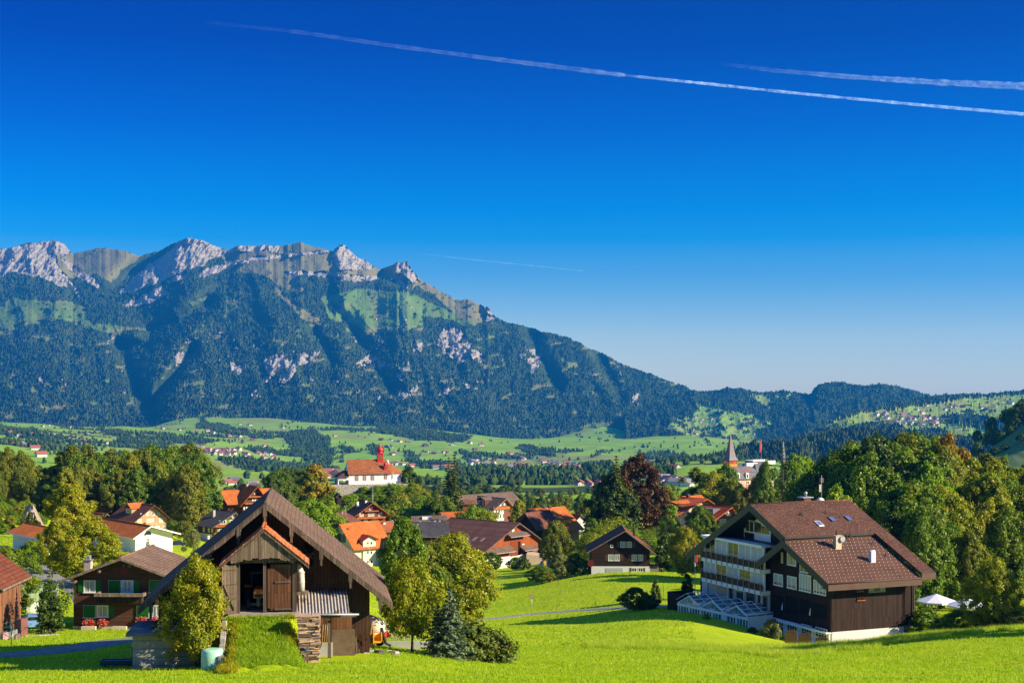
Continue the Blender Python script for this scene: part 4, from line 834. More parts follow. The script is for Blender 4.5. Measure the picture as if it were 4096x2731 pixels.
# ------------------------------------------------------------------ the old hay barn in front
bn = House('hay_barn', 'big weathered timber hay barn with a small tiled porch roof and raised drive-in door', 551, 2441, 88, 8, 'barn')
B_BOARD = m_planks('barn_boards', (0.056, 0.026, 0.014), .22, True, .4, grey=(0.066, 0.040, 0.026)); B_GREY = m_planks('grey_old_boards', (0.165, 0.120, 0.084), .2, True, .35)
B_RAKE = m_planks('rake_boards', (0.115, 0.085, 0.062), .2, True, .3); B_ROOF = m_tiles('barn_shingles', (0.100, 0.064, 0.047), (0.150, 0.098, 0.072), .3, .32, rough=.8, bumpd=.02, mortar=.5, rnd=0, spots=(.20, .15, .115))
B_DOOR = m_planks('barn_door_boards', (0.120, 0.055, 0.026), .2, True, .4); B_PORCH = m_tiles('porch_tiles', (0.42, 0.105, 0.032), (0.58, 0.19, 0.075), .22, .36, spots=(0.55, 0.42, 0.32), bumpd=.07)
GZ = -16.55 - bn.O.z                                  # ground in barn coordinates
Wn, Ap, Ht = 15.75, 7.80, 6.47; Ln = 13.4; VW = 1.5  # rake width, ridge, ridge height over eaves, length, wall setback
m = MB(); sl = Ht / Ap; T = .13
poly = [(0, 0), (Ap, Ht), (Wn, 0), (Wn, T), (Ap, Ht + T), (0, T)]
m.prism(poly[::-1], 'y', 0, Ln, [0, 0, 2, 1, 1, 2][::1], 2)
# moss-grown ridge
m.tube([(Ap, -.02, Ht + T), (Ap, Ln, Ht + T)], .1, 6, 2)
barn_roof = m.build('roof', [B_ROOF, P_DARK, B_RAKE], bn.root)
m = MB()
for (x0, z0, x1, z1) in ((0, 0, Ap, Ht), (Wn, 0, Ap, Ht)):
 m.hexa([(x0, -.05, z0 - .28), (x1, -.05, z1 - .28), (x1, .02, z1 - .28), (x0, .02, z0 - .28), (x0, -.05, z0 + .02), (x1, -.05, z1 + .02), (x1, .02, z1 + .02), (x0, .02, z0 + .02)] if x1 > x0 else
  [(x1, -.05, z1 - .28), (x0, -.05, z0 - .28), (x0, .02, z0 - .28), (x1, .02, z1 - .28), (x1, -.05, z1 + .02), (x0, -.05, z0 + .02), (x0, .02, z0 + .02), (x1, .02, z1 + .02)], 0)
 for k in range(7):                                   # rafters under the projecting roof
  q = .15 + k * .14
m.build('bargeboard', [B_RAKE], barn_roof)
for px, py in ((1060, 2030), (955, 2115), (835, 2215), (1166, 2108), (1285, 2200), (1402, 2290), (1521, 2395), (604, 2412)):
 u, z = bn.uz(px, py, .1); c = MB(); c.box(u - .12, u + .12, -.10, .06, z - .55, z + .02); c.box(u - .07, u + .07, -.08, .04, z - .95, z - .55); c.box(u - .13, u + .13, .06, VW, z - .18, z + .02); c.build('purlin_end', [B_RAKE], barn_roof)
# walls: thin boards, hollow inside
uL = bn.uz(637, 2480, VW)[0]; uR = bn.uz(1475, 2450, VW)[0]; roofz = lambda u: (u if u < Ap else Wn - u) * (Ht / Ap) - .03 if u < Ap else (Wn - u) * (Ht / (Wn - Ap)) - .03
d0 = bn.uz(948, 2350, VW)[0]; d1 = bn.uz(1182, 2350, VW)[0]; fl = bn.uz(1060, 2452, -2.3)[1]; dt = bn.uz(1060, 2250, VW)[1]
def barn_gable(name, v0, v1, hole=None):
 m = MB(); segs = sorted({uL, uR, Ap} | ({hole[0], hole[1]} if hole else set()))
 for a, b in zip(segs[:-1], segs[1:]):
  if hole and a >= hole[0] - 1e-6 and b <= hole[1] + 1e-6:
   m.prism([(a, hole[3]), (b, hole[3]), (b, roofz(b)), (a, roofz(a))][::-1], 'y', v0, v1); m.box(a, b, v0, v1, GZ - 1, hole[2])
  else: m.prism([(a, GZ - 1), (b, GZ - 1), (b, roofz(b)), (a, roofz(a))][::-1], 'y', v0, v1)
 return m
barn_gable('wall', VW, VW + .12, (d0, d1, fl, dt)).build('front_wall', [B_BOARD], bn.root)
m = barn_gable('wall', Ln - 1.1, Ln - 1.0); m.build('back_wall', [B_BOARD], bn.root)
m = MB(); m.box(uL - .06, uL + .06, VW + .121, Ln - 1.101, GZ - 1, roofz(uL) - .1); m.box(uR - .06, uR + .06, VW + .121, Ln - 1.101, GZ - 1, roofz(uR) - .1)
m.box(uL + .07, uR - .07, VW + .13, Ln - 1.12, fl - .2, fl); m.build('side_wall', [B_BOARD], bn.root)
# ragged outer skirt of the lower right front: separate boards with gaps, and the dark vent with a brace
m = MB(); rr = random.Random(4); u = bn.uz(1395, 2400, VW)[0]
while u < uR - .02: w = rr.uniform(.18, .26); m.box(u, min(u + w - .015, uR), VW - .05, VW - .003, GZ + rr.uniform(.0, .5), roofz(min(u + w, uR)) - rr.uniform(.05, .1)); u += w
m.build('skirt_boards', [B_BOARD], bn.root)
a, h0, b_, h1 = bn.rect('F', VW, (1218, 2165, 1252, 2262)); m = MB(); m.box(a, b_, VW - .03, VW - .004, h0, h1, 1)
for (x0, z0, x1, z1) in ((a, h1 - .5, b_, h1 - 1.1), (a, h0, b_, h0 + .9)): m.tube([(x0, VW - .08, z0), (x1, VW - .08, z1)], .05, 4, 0, smooth=False)
m.box(a - .04, b_ + .04, VW - .09, VW - .031, h0 + .7, h0 + .78); m.build('loft_opening', [B_RAKE, m_plain('painted_gap_shade', (0.004, .004, .004), 1, .1)], bn.root)  # near-black panel on the boards stands in for the shade inside
# --- porch over the drive-in door
PV = -2.5
pa = bn.uz(1054, 2119, PV); pl = bn.uz(876, 2268, PV); pr = bn.uz(1236, 2264, PV)
m = MB(); tt = .11; pz = lambda u: pl[1] + (u - pl[0]) * (pa[1] - pl[1]) / (pa[0] - pl[0]) if u < pa[0] else pa[1] + (u - pa[0]) * (pr[1] - pa[1]) / (pr[0] - pa[0])
poly = [pl, pa, pr, (pr[0], pr[1] + tt), (pa[0], pa[1] + tt), (pl[0], pl[1] + tt)]; m.prism(poly[::-1], 'y', PV, VW, [0, 0, 2, 1, 1, 2], 2)
rr = random.Random(8)                                    # stepped courses of tiles standing proud
for side in (0, 1):
 e, s_ = (pl, -1) if side == 0 else (pr, 1); n = 11
 for i in range(n):
  f0, f1 = i / n, (i + 1) / n; xa = pa[0] + (e[0] - pa[0]) * f0; xb = pa[0] + (e[0] - pa[0]) * f1; za = pa[1] + (e[1] - pa[1]) * f0 + tt; zb = pa[1] + (e[1] - pa[1]) * f1 + tt; v = PV - .04
  while v < VW - .3:
   w = .215; j = rr.uniform(-.03, .03); h = rr.uniform(.035, .055); q = [(xa, v, za + .004), (xb, v, zb + .004), (xb, v + w - .02, zb + .004), (xa, v + w - .02, za + .004)]; top = [(xa, v, za + h * .4), (xb - s_ * j, v, zb + h), (xb - s_ * j, v + w - .02, zb + h), (xa, v + w - .02, za + h * .4)]
   if side == 0: q = [q[1], q[0], q[3], q[2]]; top = [top[1], top[0], top[3], top[2]]
   m.hexa(q + top, 0); v += w
v = PV - .05
while v < VW - .2: m.tube([(pa[0], v, pa[1] + tt + .06), (pa[0], v + .33, pa[1] + tt + .03)], [.13, .11], 7, 0, smooth=False); v += .34
m.build('porch_roof', [B_PORCH, P_DARK, B_RAKE], bn.root)
m = MB(); rr = random.Random(3); u = bn.uz(922, 2240, PV + .12)[0]; ue = bn.uz(1187, 2240, PV + .12)[0]; uu0, uu1 = u, ue
zl = bn.uz(1054, 2252, PV + .12)[1]; zc = bn.uz(1054, 2232, PV + .12)[1]
while u < ue:                                            # ragged gable boards with an arched lower edge
 w = rr.uniform(.13, .24); u2 = min(u + w - .012, ue); f = ((u + u2) / 2 - uu0) / (uu1 - uu0); lo = zl + (zc - zl) * math.sin(math.pi * f) ** .8 + rr.uniform(-.07, .03)
 dy = rr.uniform(0, .02); hi0, hi1 = pz(u) - .02, pz(u2) - .02; lo = min(lo, min(hi0, hi1) - .05)
 m.prism([(u, lo + rr.uniform(0, .05)), (u2, lo), (u2, hi1), (u, hi0)][::-1], 'y', PV + .10 + dy, PV + .135 + dy); u += w
m.build('porch_gable_boards', [B_GREY], bn.root)
m = MB()
for (e) in (pl, pr):
 s_ = 1 if e is pr else -1; dz = .12
 P4 = [(pa[0], pa[1] - dz - .02), (e[0], e[1] - dz - .02), (e[0], e[1] - .01), (pa[0], pa[1] - .01)]
 m.prism(P4 if s_ > 0 else P4[::-1], 'y', PV - .03, PV + .02)
m.build('porch_bargeboard', [B_RAKE], bn.root)
# porch side walls and posts
DV = -1.9
h0u = bn.uz(948, 2400, DV)[0]; h1u = bn.uz(1176, 2400, DV)[0]; hm = bn.uz(1059, 2350, DV)[0]
m = MB(); zt = bn.uz(1060, 2251, DV)[1]
for u_ in (h0u + .08, hm, h1u): m.box(u_ - .09, u_ + .09, DV - .08, DV + .1, fl - .02, zt + .25)
m.box(h0u - .45, h1u + .15, DV - .06, DV + .08, zt + .02, zt + .24)
m.build('door_frame', [B_RAKE], bn.root)
m = MB(); m.box(h0u - .02, h0u + .05, DV + .11, VW - .01, fl - .4, zt + .9); m.box(h1u + .1, h1u + .17, DV + .11, VW - .01, fl - .4, zt + .6)
m.box(bn.uz(905, 2400, DV)[0], h0u - .03, DV - .02, DV + .06, fl, zt + .5); m.build('porch_wall', [B_BOARD], bn.root)
# closed right leaf with three battens
m = MB(); a, hh0, b_, hh1 = bn.rect('F', DV, (1082, 2254, 1172, 2437)); a -= .0
rr = random.Random(11); u = a
while u < b_: w = .2; m.box(u, min(u + w - .01, b_), DV - .03, DV + .02, hh0 + rr.uniform(-.06, .04), hh1); u += w
m.box(bn.uz(1070, 2300, DV)[0], a - .01, DV - .01, DV + .04, hh0 + .1, bn.uz(1070, 2270, DV)[1])
dr = m.build('barn_door', [B_DOOR], bn.root)
m = MB()
for py in (2262, 2326, 2434): z = bn.uz(1120, py, DV)[1]; m.box(a + .25, b_ - .1, DV - .085, DV - .035, z - .06, z + .05)
m.build('batten', [B_RAKE], dr)
# open left leaf, swung out and back
hx, hy = h0u - .02, DV - .12; aw = R(203); Lw = bn.uz(948, 2400, DV)[0] - bn.uz(884, 2400, DV)[0]; dx, dy = math.cos(aw), math.sin(aw); nx, ny = -dy, dx
def leafbox(m, s0, s1, t0, t1, z0, z1, mat=0):
 q = [(hx + dx * s + nx * t, hy + dy * s + ny * t) for s, t in ((s0, t0), (s1, t0), (s1, t1), (s0, t1))]
 A = (q[1][0] - q[0][0]) * (q[2][1] - q[0][1]) - (q[1][1] - q[0][1]) * (q[2][0] - q[0][0])
 if A < 0: q = q[::-1]
 m.hexa([(x, y, z0) for x, y in q] + [(x, y, z1) for x, y in q], mat)
m = MB(); s = 0; zb_, zt_ = fl - .02, zt - .02
while s < Lw: leafbox(m, s, min(s + .19, Lw), 0, .04, zb_ + rr.uniform(-.05, .02), zt_ + rr.uniform(-.03, .03)); s += .2
ol = m.build('barn_door', [B_GREY], bn.root); ol['label'] = 'open grey door leaf with diagonal brace'
m = MB(); hgt = zt_ - zb_
for f in (.04, .34, .63, .92): leafbox(m, .02, Lw - .02, .045, .095, zb_ + hgt * f - .08, zb_ + hgt * f + .08)
for k in range(12):
 f = k / 12; leafbox(m, .1 + f * (Lw - .3), .1 + (f + .1) * (Lw - .3) + .06, .1, .14, zb_ + hgt * (.1 + f * .5) - .04, zb_ + hgt * (.1 + f * .5) + .12)
m.build('batten', [B_GREY], ol)
# --- fat blower pipe at the right of the door
u, z = bn.uz(1205, 2340, -1.2); z0 = bn.uz(1205, 2362, -1.2)[1]; z1 = bn.uz(1205, 2290, -1.2)[1]; ut = bn.uz(1180, 2262, -1.2)[0]; zt2 = bn.uz(1180, 2262, -1.2)[1]
m = MB(); m.tube([(u, -1.2, z0), (u, -1.2, (z0 + z1) / 2), (u - .02, -1.2, z1), (u - .14, -1.15, z1 + .28), (ut + .1, -1.0, zt2 + .02), (ut - .25, -.5, zt2 + .15)], .215, 14)
for q in (z0 + .5, z1 + .02): m.lathe([(.225, q), (.225, q + .05)], (u, -1.2, 0), 14)
m.box(u - .55, u + .45, -1.5, -.85, z0 - .22, z0 - .02, 1); m.build('blower_pipe', [m_plain('pale_sheet_metal', (0.46, 0.43, 0.38), .5, .15), B_GREY], bn.root)
# --- corrugated lean-to roof, its gutter, posts and the wood store below
c0, c1 = bn.uz(1180, 2400, -.9)[0], bn.uz(1388, 2400, -.9)[0]; zt3 = bn.uz(1280, 2358, VW - .1)[1]; zb3 = bn.uz(1280, 2452, -2.0)[1]; zt3 = max(zt3, zb3 + .5)
n = 16 * 8; vs = []; fs = []
for j in range(9):
 f = j / 8
 for i in range(n + 1):
  a = c0 + (c1 - c0) * i / n; ph = 2 * math.pi * i / 8; vs.append((a + f * .1, VW - .15 + (-2.0 - VW + .15) * f, zt3 + (zb3 - zt3) * f + .055 * math.cos(ph)))
for j in range(8):
 for i in range(n): p = j * (n + 1) + i; fs.append((p + n + 1, p + n + 2, p + 1, p))
cm_ = NT('corrugated_fibre_cement'); vv = cm_.coord('Object'); nn = cm_.noise(vv, 1.3, 5, .65); nz = cm_.noise(vv, 9, 4, .7)
a_ = cm_.ramp(nz, [(.3, (.20, .18, .165)), (.7, (.40, .36, .32))]); cm_.col(cm_.mix(cm_.ramp(nn, [(.54, 0.0), (.62, 1.0)]), a_, (.12, .085, .02))); cm_.b.inputs['Roughness'].default_value = .9
lr = np_mesh('lean_to_roof', vs, fs, [cm_.m], smooth=True, parent=bn.root); sd_ = lr.modifiers.new('thick', 'SOLIDIFY'); sd_.thickness = .03
m = MB(); g0 = bn.uz(1176, 2457, -2.1); g1 = bn.uz(1436, 2456, -2.1)
m.tube([(g0[0], -2.1, g0[1]), (g1[0], -2.1, g1[1])], .06, 8); m.build('gutter', [GREYM], bn.root)
m = MB()
pu = bn.uz(1317, 2520, -1.6)[0]; m.box(pu - .1, pu + .1, -1.7, -1.5, GZ - .3, g0[1] - .08); pu2 = bn.uz(1392, 2520, -1.6)[0]
m.box(bn.uz(1276, 2500, -1.6)[0], pu2 + .5, -1.66, -1.54, g0[1] - .3, g0[1] - .1)
m.build('post', [B_RAKE], bn.root)
m = MB(); a, q0, b_, q1 = bn.rect('F', -.2, (1326, 2517, 1420, 2626)); m.box(a, b_, -.22, -.14, GZ - .3, q1); m.box(a, b_ - .2, -.16, -.1, q1, g0[1] - .25, 1)
a2, _, b2, _ = bn.rect('F', -.2, (1262, 2470, 1325, 2600)); m.box(a2, b2, -.12, -.06, GZ + 1.3, g0[1] - .25, 1); m.box(a2, b2 + .1, -.3, -.14, GZ - .3, GZ + .55, 2)
m.build('lower_wall', [m_plain('brown_sheet', (0.115, 0.078, 0.045), .9, .3, 2.0), B_DOOR, CONC], bn.root)
m = MB()
for px in (1288, 1297, 1305): u_ = bn.uz(px, 2560, -.5)[0]; m.tube([(u_, -.5, GZ + .35), (u_ + .08, -.3, GZ + 1.7)], .02, 5)
m.build('tool_handle', [m_plain('pale_ash_wood', (0.42, 0.25, 0.09), .7, .15)], bn.root)
# --- stone-edged threshold and the grass ramp up to the door
fw = bn.world; rp = []
def RG(px, D, z): return Vector(((px - CX) / F * D, D, z))
zf = bn.O.z + fl
t0, t1 = bn.world(h0u - .35, DV - .3, 0), bn.world(h1u + .25, DV - .3, 0)
nU, nV = 34, 40; co = [];
for j in range(nV + 1):
 f = j / nV; D_ = 86.2 - 7.0 * f; xl = (908 - 26 * f - CX) / F * D_; xr = (1188 + 26 * f - CX) / F * D_
 for i in range(nU + 1):
  g = i / nU; x = xl + (xr - xl) * g; y = D_ + (x + 15) * .139; gzv = gz(x, y); k = (1 - f) ** 1.1 * (1 - .25 * math.sin(math.pi * f)); prof = math.sin(min(1, (min(g, 1 - g) + .02) * (5 - 2.5 * f)) * math.pi / 2) ** .8
  wv = .10 * math.exp(-((g - .36) / .05) ** 2) + .10 * math.exp(-((g - .74) / .05) ** 2)
  z = gzv - .05 + (zf - .12 - gzv) * k * (prof if j > 0 else 1) - wv * (1 - k * .5) * (f > .02) + .1 * (vnoise(np.array([x * 2.]), np.array([y * 2.]), 5)[0] - .5)
  co.append((x, y, z))
fc = [(j * (nU + 1) + i, (j + 1) * (nU + 1) + i, (j + 1) * (nU + 1) + i + 1, j * (nU + 1) + i + 1) for j in range(nV) for i in range(nU)]
ramp_co = np.array(co)
tag(np_mesh('grass_ramp_ground', co, fc, [MATS['grass']], attrs={'track': ('POINT', np.zeros(len(co)))}, smooth=True), kind='structure')
m = MB(); m.box(h0u - .5, h1u + .3, DV - .45, VW, fl - .35, fl - .01)
a0 = bn.uz(906, 2500, -2.1)[0]
m.box(a0 - .25, a0 + .12, -2.6, DV - .1, GZ - .4, fl - .2); m.box(h1u + .05, h1u + .35, -2.9, DV - .1, GZ - .4, fl - .25); m.build('threshold', [m_plain('rough_concrete', (0.26, 0.225, 0.18), .95, .35, 3, bumpk=.8)], bn.root)
w0 = Vector(((908 - CX) / F * 86, 86, 0)); m = MB(); rr = random.Random(2)
for i in range(17):
 f = i / 26; y = 86.0 - 4.2 * f; x = (908 - 20 * f - CX) / F * y - .05; yy = y + (x + 15) * .139; g_ = gz(x, yy); top = g_ + (zf - .1 - g_) * max(0, 1 - f * .75) ** 1.6 - .2
 m.box(x - .18 + rr.uniform(-.05, .05), x + .12, yy - .3, yy + .02, g_ - .3, top + rr.uniform(-.12, .05))
tag(m.build('ramp_wall', [STONE]), 'rough stone wall holding the left side of the grassy barn ramp', 'wall')
# --- concrete annexe with a flat slab roof at the left
an = House('annexe', 'low grey concrete outbuilding with a flat slab roof beside the barn', 530, 2662, 86.2, 6, 'outbuilding')
aw_ = an.uz(828, 2600)[0]; ah = an.uz(530, 2541)[1]; m = MB(); m.box(0, aw_, 0, 4.2, -.6, ah)
cn = NT('board_marked_concrete'); v_ = cn.coord('Object'); w_ = cn.n('ShaderNodeTexWave', bands_direction='Z'); w_.inputs['Scale'].default_value = .62; w_.inputs['Distortion'].default_value = .7; w_.inputs['Detail'].default_value = 5; w_.inputs['Detail Scale'].default_value = 3; cn.l(v_, w_.inputs[0])
nz = cn.noise(v_, 1.4, 6, .65); cc = cn.ramp(nz, [(.3, (.20, .215, .20)), (.7, (.31, .32, .29))]); cn.col(cn.mix(cn.ramp(w_.outputs['Fac'], [(.0, .8), (.035, .0)]), cc, (.06, .065, .06))); cn.b.inputs['Roughness'].default_value = .95
m.build('wall', [cn.m], an.root)
m = MB(); m.box(-.35, aw_ + .2, -.35, 4.4, ah, ah + .2); m.build('roof', [m_plain('roof_slab', (0.13, 0.135, 0.145), .9, .25, 1.5)], an.root)
m = MB(); a, h_, b_, h2 = an.rect('F', 0, (742, 2546, 812, 2586)); m.box(a, b_, -.05, -.003, h_, h2); m.build('hatch', [m_plain('green_grey_sheet', (0.20, 0.235, 0.19), .6, .06)], an.root)
m = MB()
for i in range(7): m.tube([(.9 + i * .2, 1.0, ah + .26 + .03 * (i % 2)), (1.5 + i * .2, 3.2, ah + .75 + .03 * (i % 2))], .07, 5)
m.build('roof_sheet', [m_plain('dark_sheet', (0.04, .042, .05), .6, .2)], an.root)
# --- tractor in the doorway
tr = House('tractor', 'small orange tractor parked inside the dark barn doorway', 1034, 2445, 87.9, 8, 'tractor'); tr.root.location.z = zf + .0; tr.O.z = zf
OR = m_plain('orange_paint', (0.62, 0.085, 0.008), .35, .08, 2.0, spec=.5); BLK = m_plain('black_rubber', (0.018, .018, .018), .85, .2); STEEL = m_plain('dull_steel', (0.10, .10, .10), .5, .2, metal=.4)
m = MB(); m.prism([(-.31, .78), (.31, .78), (.31, 1.18), (.22, 1.32), (-.22, 1.32), (-.31, 1.18)], 'y', 0, 1.6); m.box(-.24, .24, 1.6, 2.5, .6, 1.0); m.build('bonnet', [OR], tr.root)
m = MB(); m.box(-.24, .24, -.04, -.005, .84, 1.0); g_ = m.build('grille', [m_plain('dark_grille', (.03, .02, .01), .6, .1)], tr.root)
for s_ in (-1, 1):
 m = MB(); m.tube([(s_ * .21, -.045, 1.12), (s_ * .21, .02, 1.12)], .075, 10); m.build('headlight', [m_plain('lamp_glass', (.45, .42, .30), .2, .05, spec=.8)], tr.root)
 m = MB(); m.tube([(s_ * .62 - .1, .35, .36), (s_ * .62 + .1, .35, .36)], .36, 16); m.build('front_wheel', [BLK], tr.root)
 m = MB(); m.tube([(s_ * .75 - .15, 2.2, .62), (s_ * .75 + .15, 2.2, .62)], .62, 18); m.build('rear_wheel', [BLK], tr.root)
 m = MB(); m.box(s_ * .75 - .2, s_ * .75 + .2, 1.7, 2.8, 1.26, 1.32); m.build('mudguard', [OR], tr.root)
m = MB(); m.box(-.6, .6, .28, .42, .3, .42); m.box(-.12, .12, .0, .3, .3, .8); m.box(-.08, .08, -.25, .0, .3, .6); m.build('front_axle', [STEEL], tr.root)
m = MB()
for sx in (-.5, .5):
 for sy in (1.6, 2.7): m.tube([(sx, sy, 1.0), (sx, sy, 2.1)], .03, 5)
m.box(-.58, .58, 1.5, 2.8, 2.1, 2.16); m.build('roll_bar', [STEEL], tr.root)
# --- split logs stacked under the lean-to
ws = House('wood_stack', 'tall leaning stack of split firewood beside the grassy ramp', 1187, 2640, 84.6, 6, 'firewood')
wW = ws.uz(1277, 2560)[0]; wH = ws.uz(1230, 2460)[1]; rr = random.Random(6); m = MB(); z = -.3
while z < wH:
 h_ = rr.uniform(.045, .10); x = rr.uniform(-.06, .03) + .14 * math.sin(z * 1.3); xe = x
 while xe < wW + .05 - .1 * (z < 1):
  L_w = rr.uniform(.35, 1.0); x2 = min(xe + L_w, wW + rr.uniform(-.02, .08)); y0 = rr.uniform(-.06, .10); dz = rr.uniform(-.02, .02)
  m.hexa([(xe, y0, z), (x2, y0 + .02, z + dz), (x2, .9, z + dz), (xe, .9, z), (xe, y0 + rr.uniform(.0, .05), z + h_), (x2, y0 + rr.uniform(0, .05), z + h_ + dz), (x2, .9, z + h_ + dz), (xe, .9, z + h_)], rr.choice([0, 0, 1, 1, 2, 3])); xe = x2 + .008
  if x2 >= wW - .02: break
 z += h_ + .006
m.build('log', [m_plain('log_a', (0.36, 0.245, 0.17), .9, .3, 5, bumpk=.6), m_plain('log_b', (0.25, 0.165, 0.115), .9, .3, 5, bumpk=.6), m_plain('log_c', (0.44, 0.29, 0.15), .9, .25, 5), m_plain('log_bark', (0.10, 0.072, 0.055), .95, .3, 5, bumpk=.8)], ws.root)['kind'] = 'stuff'
m = MB(); u_ = ws.uz(1229, 2600, -.25)[0]; m.box(u_ - .08, u_ + .08, -.3, -.16, -.5, ws.uz(1229, 2580, -.25)[1]); m.build('stake', [B_GREY], ws.root)
m = MB(); m.tube([(u_ - .25, -.31, .62), (u_ + .12, -.32, .66)], .02, 5); m.build('twine', [m_plain('blue_twine', (0.01, .16, .5), .6, .1)], ws.root)
# ------------------------------------------------------------------ yard things
def put(m, name, mats, label, cat, loc, rz=0.0, group=None, **kw): return tag(m.build(name, mats, loc=loc, rz=rz, **kw), label, cat, group)
# wrapped bales: rounded cylinders
def bale(name, loc, r, w, rz, mat, label, upright=False):
 m = MB(); e = .12
 if upright: m.lathe([(r * .55, 0), (r * .97, .03), (r, e), (r * 1.02, w * .5), (r * .99, w - e), (r * .9, w - .02), (r * .5, w)], n=20)
 else:
  prof = [(.0, r * .5), (.02, r * .9), (e, r), (w * .5, r * 1.02), (w - e, r), (w - .02, r * .9), (w, r * .5)]
  m.tube([(0, a, r * .98) for a, _ in prof], [q for _, q in prof], 20)
 o = put(m, name, [mat], label, 'bale', loc, rz)
 return o
bw = m_plain('mint_bale_wrap', (0.30, 0.56, 0.42), .45, .08, 1.2, spec=.4, bumpk=.25)
bl = G(850, 83.5); bale('silage_bale', bl - Vector((0, 0, .15)), .66, 1.32, 0, bw, 'mint green wrapped bale standing by the concrete outbuilding', True)
b2 = G(136, 140); bale('silage_bale', b2 + Vector((-.9, 0, -.1)), .62, 1.3, R(-68), m_plain('white_bale_wrap', (0.55, 0.62, 0.50), .45, .06, 1.5), 'white wrapped round bale lying on the lawn near the old red roof')
m = MB(); m.face([(-.5, 0, -.1), (.6, 0, -.1), (.5, .5, 1.25), (.1, .3, 1.3), (-.7, .1, .5)]); m.face([(-.5, 0, -.1), (-.7, .1, .5), (.1, .3, 1.3), (-.2, .9, .2)]); t_ = put(m, 'tarpaulin', [m_plain('black_foil', (.012, .012, .014), .4, .1)], 'black plastic sheet crumpled behind the mint green bale', 'tarpaulin', G(815, 85.4)); t_.modifiers.new('s', 'SOLIDIFY').thickness = .02
# bench table in front of the annexe
g_ = G(690, 84.8); bt = empty('bench_table', g_, R(6)); tag(bt, 'small wooden plank table on a post in front of the concrete wall', 'table')
z_ = (HY - 2640) / F * 84.8 - g_.z; m = MB(); m.box(-.36, .36, -.2, .2, z_ - .05, z_); m.build('table_top', [P_EDGE], bt)
m = MB(); m.box(-.03, .03, .2, .26, -.2, z_ + .4); m.build('post', [STEEL], bt)
for s_ in (-1, 1): m = MB(); m.tube([(s_ * .26, 0, z_ - .06), (s_ * .03, 0, .0)], .02, 5); m.build('leg', [GREYM], bt)
# water trough
g_ = G(467, 88.5); tg = empty('water_trough', g_, R(4)); tag(tg, 'long low metal water trough beside the concrete outbuilding', 'trough')
zt_ = (HY - 2636) / F * 88.5 - g_.z; zt_ = max(zt_, .35); m = MB(); hw = 62 / F * 88.5
m.box(-hw, hw, -.3, .3, zt_ - .3, zt_ - .22); m.box(-hw, hw, -.3, -.25, zt_ - .22, zt_); m.box(-hw, hw, .25, .3, zt_ - .22, zt_); m.box(-hw, -hw + .05, -.249, .249, zt_ - .22, zt_); m.box(hw - .05, hw, -.249, .249, zt_ - .22, zt_); m.build('basin', [m_plain('dark_trough', (.05, .06, .08), .4, .2, metal=.3)], tg)
m = MB(); m.box(-hw + .06, hw - .06, -.24, .24, zt_ - .12, zt_ - .04); m.build('water', [m_plain('trough_water', (.02, .04, .07), .03, .05, spec=1.0)], tg)
m = MB(); [m.box(sx - .06, sx + .06, -.25, .25, -.3, zt_ - .301) for sx in (-hw * .8, hw * .8)]; m.build('leg', [STEEL], tg)
m = MB(); m.tube([(hw - .1, .4, -.3), (hw - .1, .4, 1.1), (hw - .15, .1, 1.12)], .03, 6); m.build('tap', [STEEL], tg)
# manure tanker behind the barn
tk = empty('slurry_tanker', G(1468, 99), R(30)); tag(tk, 'cream slurry tanker with round end parked behind the barn', 'tanker')
zz = (HY - 2455) / F * 99 - G(1468, 99).z; rT = (zz - .75) / 2; m = MB(); prof = [(-2.2, .1), (-2.12, .6), (-1.9, .9), (-1.5, 1.0), (1.5, 1.0), (1.9, .9), (2.12, .55), (2.2, .1)]
m.tube([(0, a, .75 + rT) for a, _ in prof], [q * rT for _, q in prof], 24); m.build('tank', [m_plain('cream_tank', (0.52, 0.44, 0.34), .5, .18, .8)], tk)
m = MB(); m.box(-.5, .5, -2.2, 2.2, .6, .8); m.box(-.9, .9, -.1, .1, .5, .6); m.build('chassis', [m_plain('rust_red', (.10, .05, .035), .8, .2)], tk)
for s_ in (-1, 1): m = MB(); m.tube([(s_ * .95 - .15, 0, .5), (s_ * .95 + .15, 0, .5)], .5, 18); m.build('wheel', [BLK], tk)
m = MB(); m.tube([(.1, -2.2, .9 + rT), (.3, -2.4, .6), (.7, -2.35, .4)], .09, 8); m.build('hose', [BLK], tk)
RED = m_plain('signal_red', (.62, .012, .008), .5, .05); WH = m_plain('sign_white', (.75, .75, .75), .5, .03)
m = MB(); m.face([(.10, -2.24, .95), (.75, -2.24, .95), (.55, -2.2, 1.45)]); m.face([(.10, -2.243, .95), (.55, -2.203, 1.45), (.75, -2.243, .95)]); m.build('warning_triangle', [RED], tk)
def disc(m, c, r, mat, off, n=20, nrm=(0, -1)):
 m.tube([(c[0], c[1] - off, c[2]), (c[0], c[1] - off - .012, c[2])], r, n, mat)
m = MB(); disc(m, (-.35, -2.25, 1.15), .26, 0, 0); disc(m, (-.35, -2.25, 1.15), .20, 1, .014); m.build('speed_disc', [RED, WH], tk)
def text(name, s, size, mat, parent, loc, rot=(R(90), 0, 0), extrude=.006, align='CENTER'):
 c = bpy.data.curves.new(name, 'FONT'); c.body = s; c.size = size; c.extrude = extrude; c.align_x = align; c.align_y = 'CENTER'; c.materials.append(mat)
 o = bpy.data.objects.new(name, c); link(o); dg = bpy.context.evaluated_depsgraph_get(); me = bpy.data.meshes.new_from_object(o.evaluated_get(dg)); bpy.data.objects.remove(o); o = bpy.data.objects.new(name, me); link(o); o.parent = parent; o.location = loc; o.rotation_euler = rot; return o
INK = m_plain('sign_ink', (.01, .01, .01), .6, .05)
text('numerals', '30', .26, INK, tk, (-.35, -2.29, 1.15))
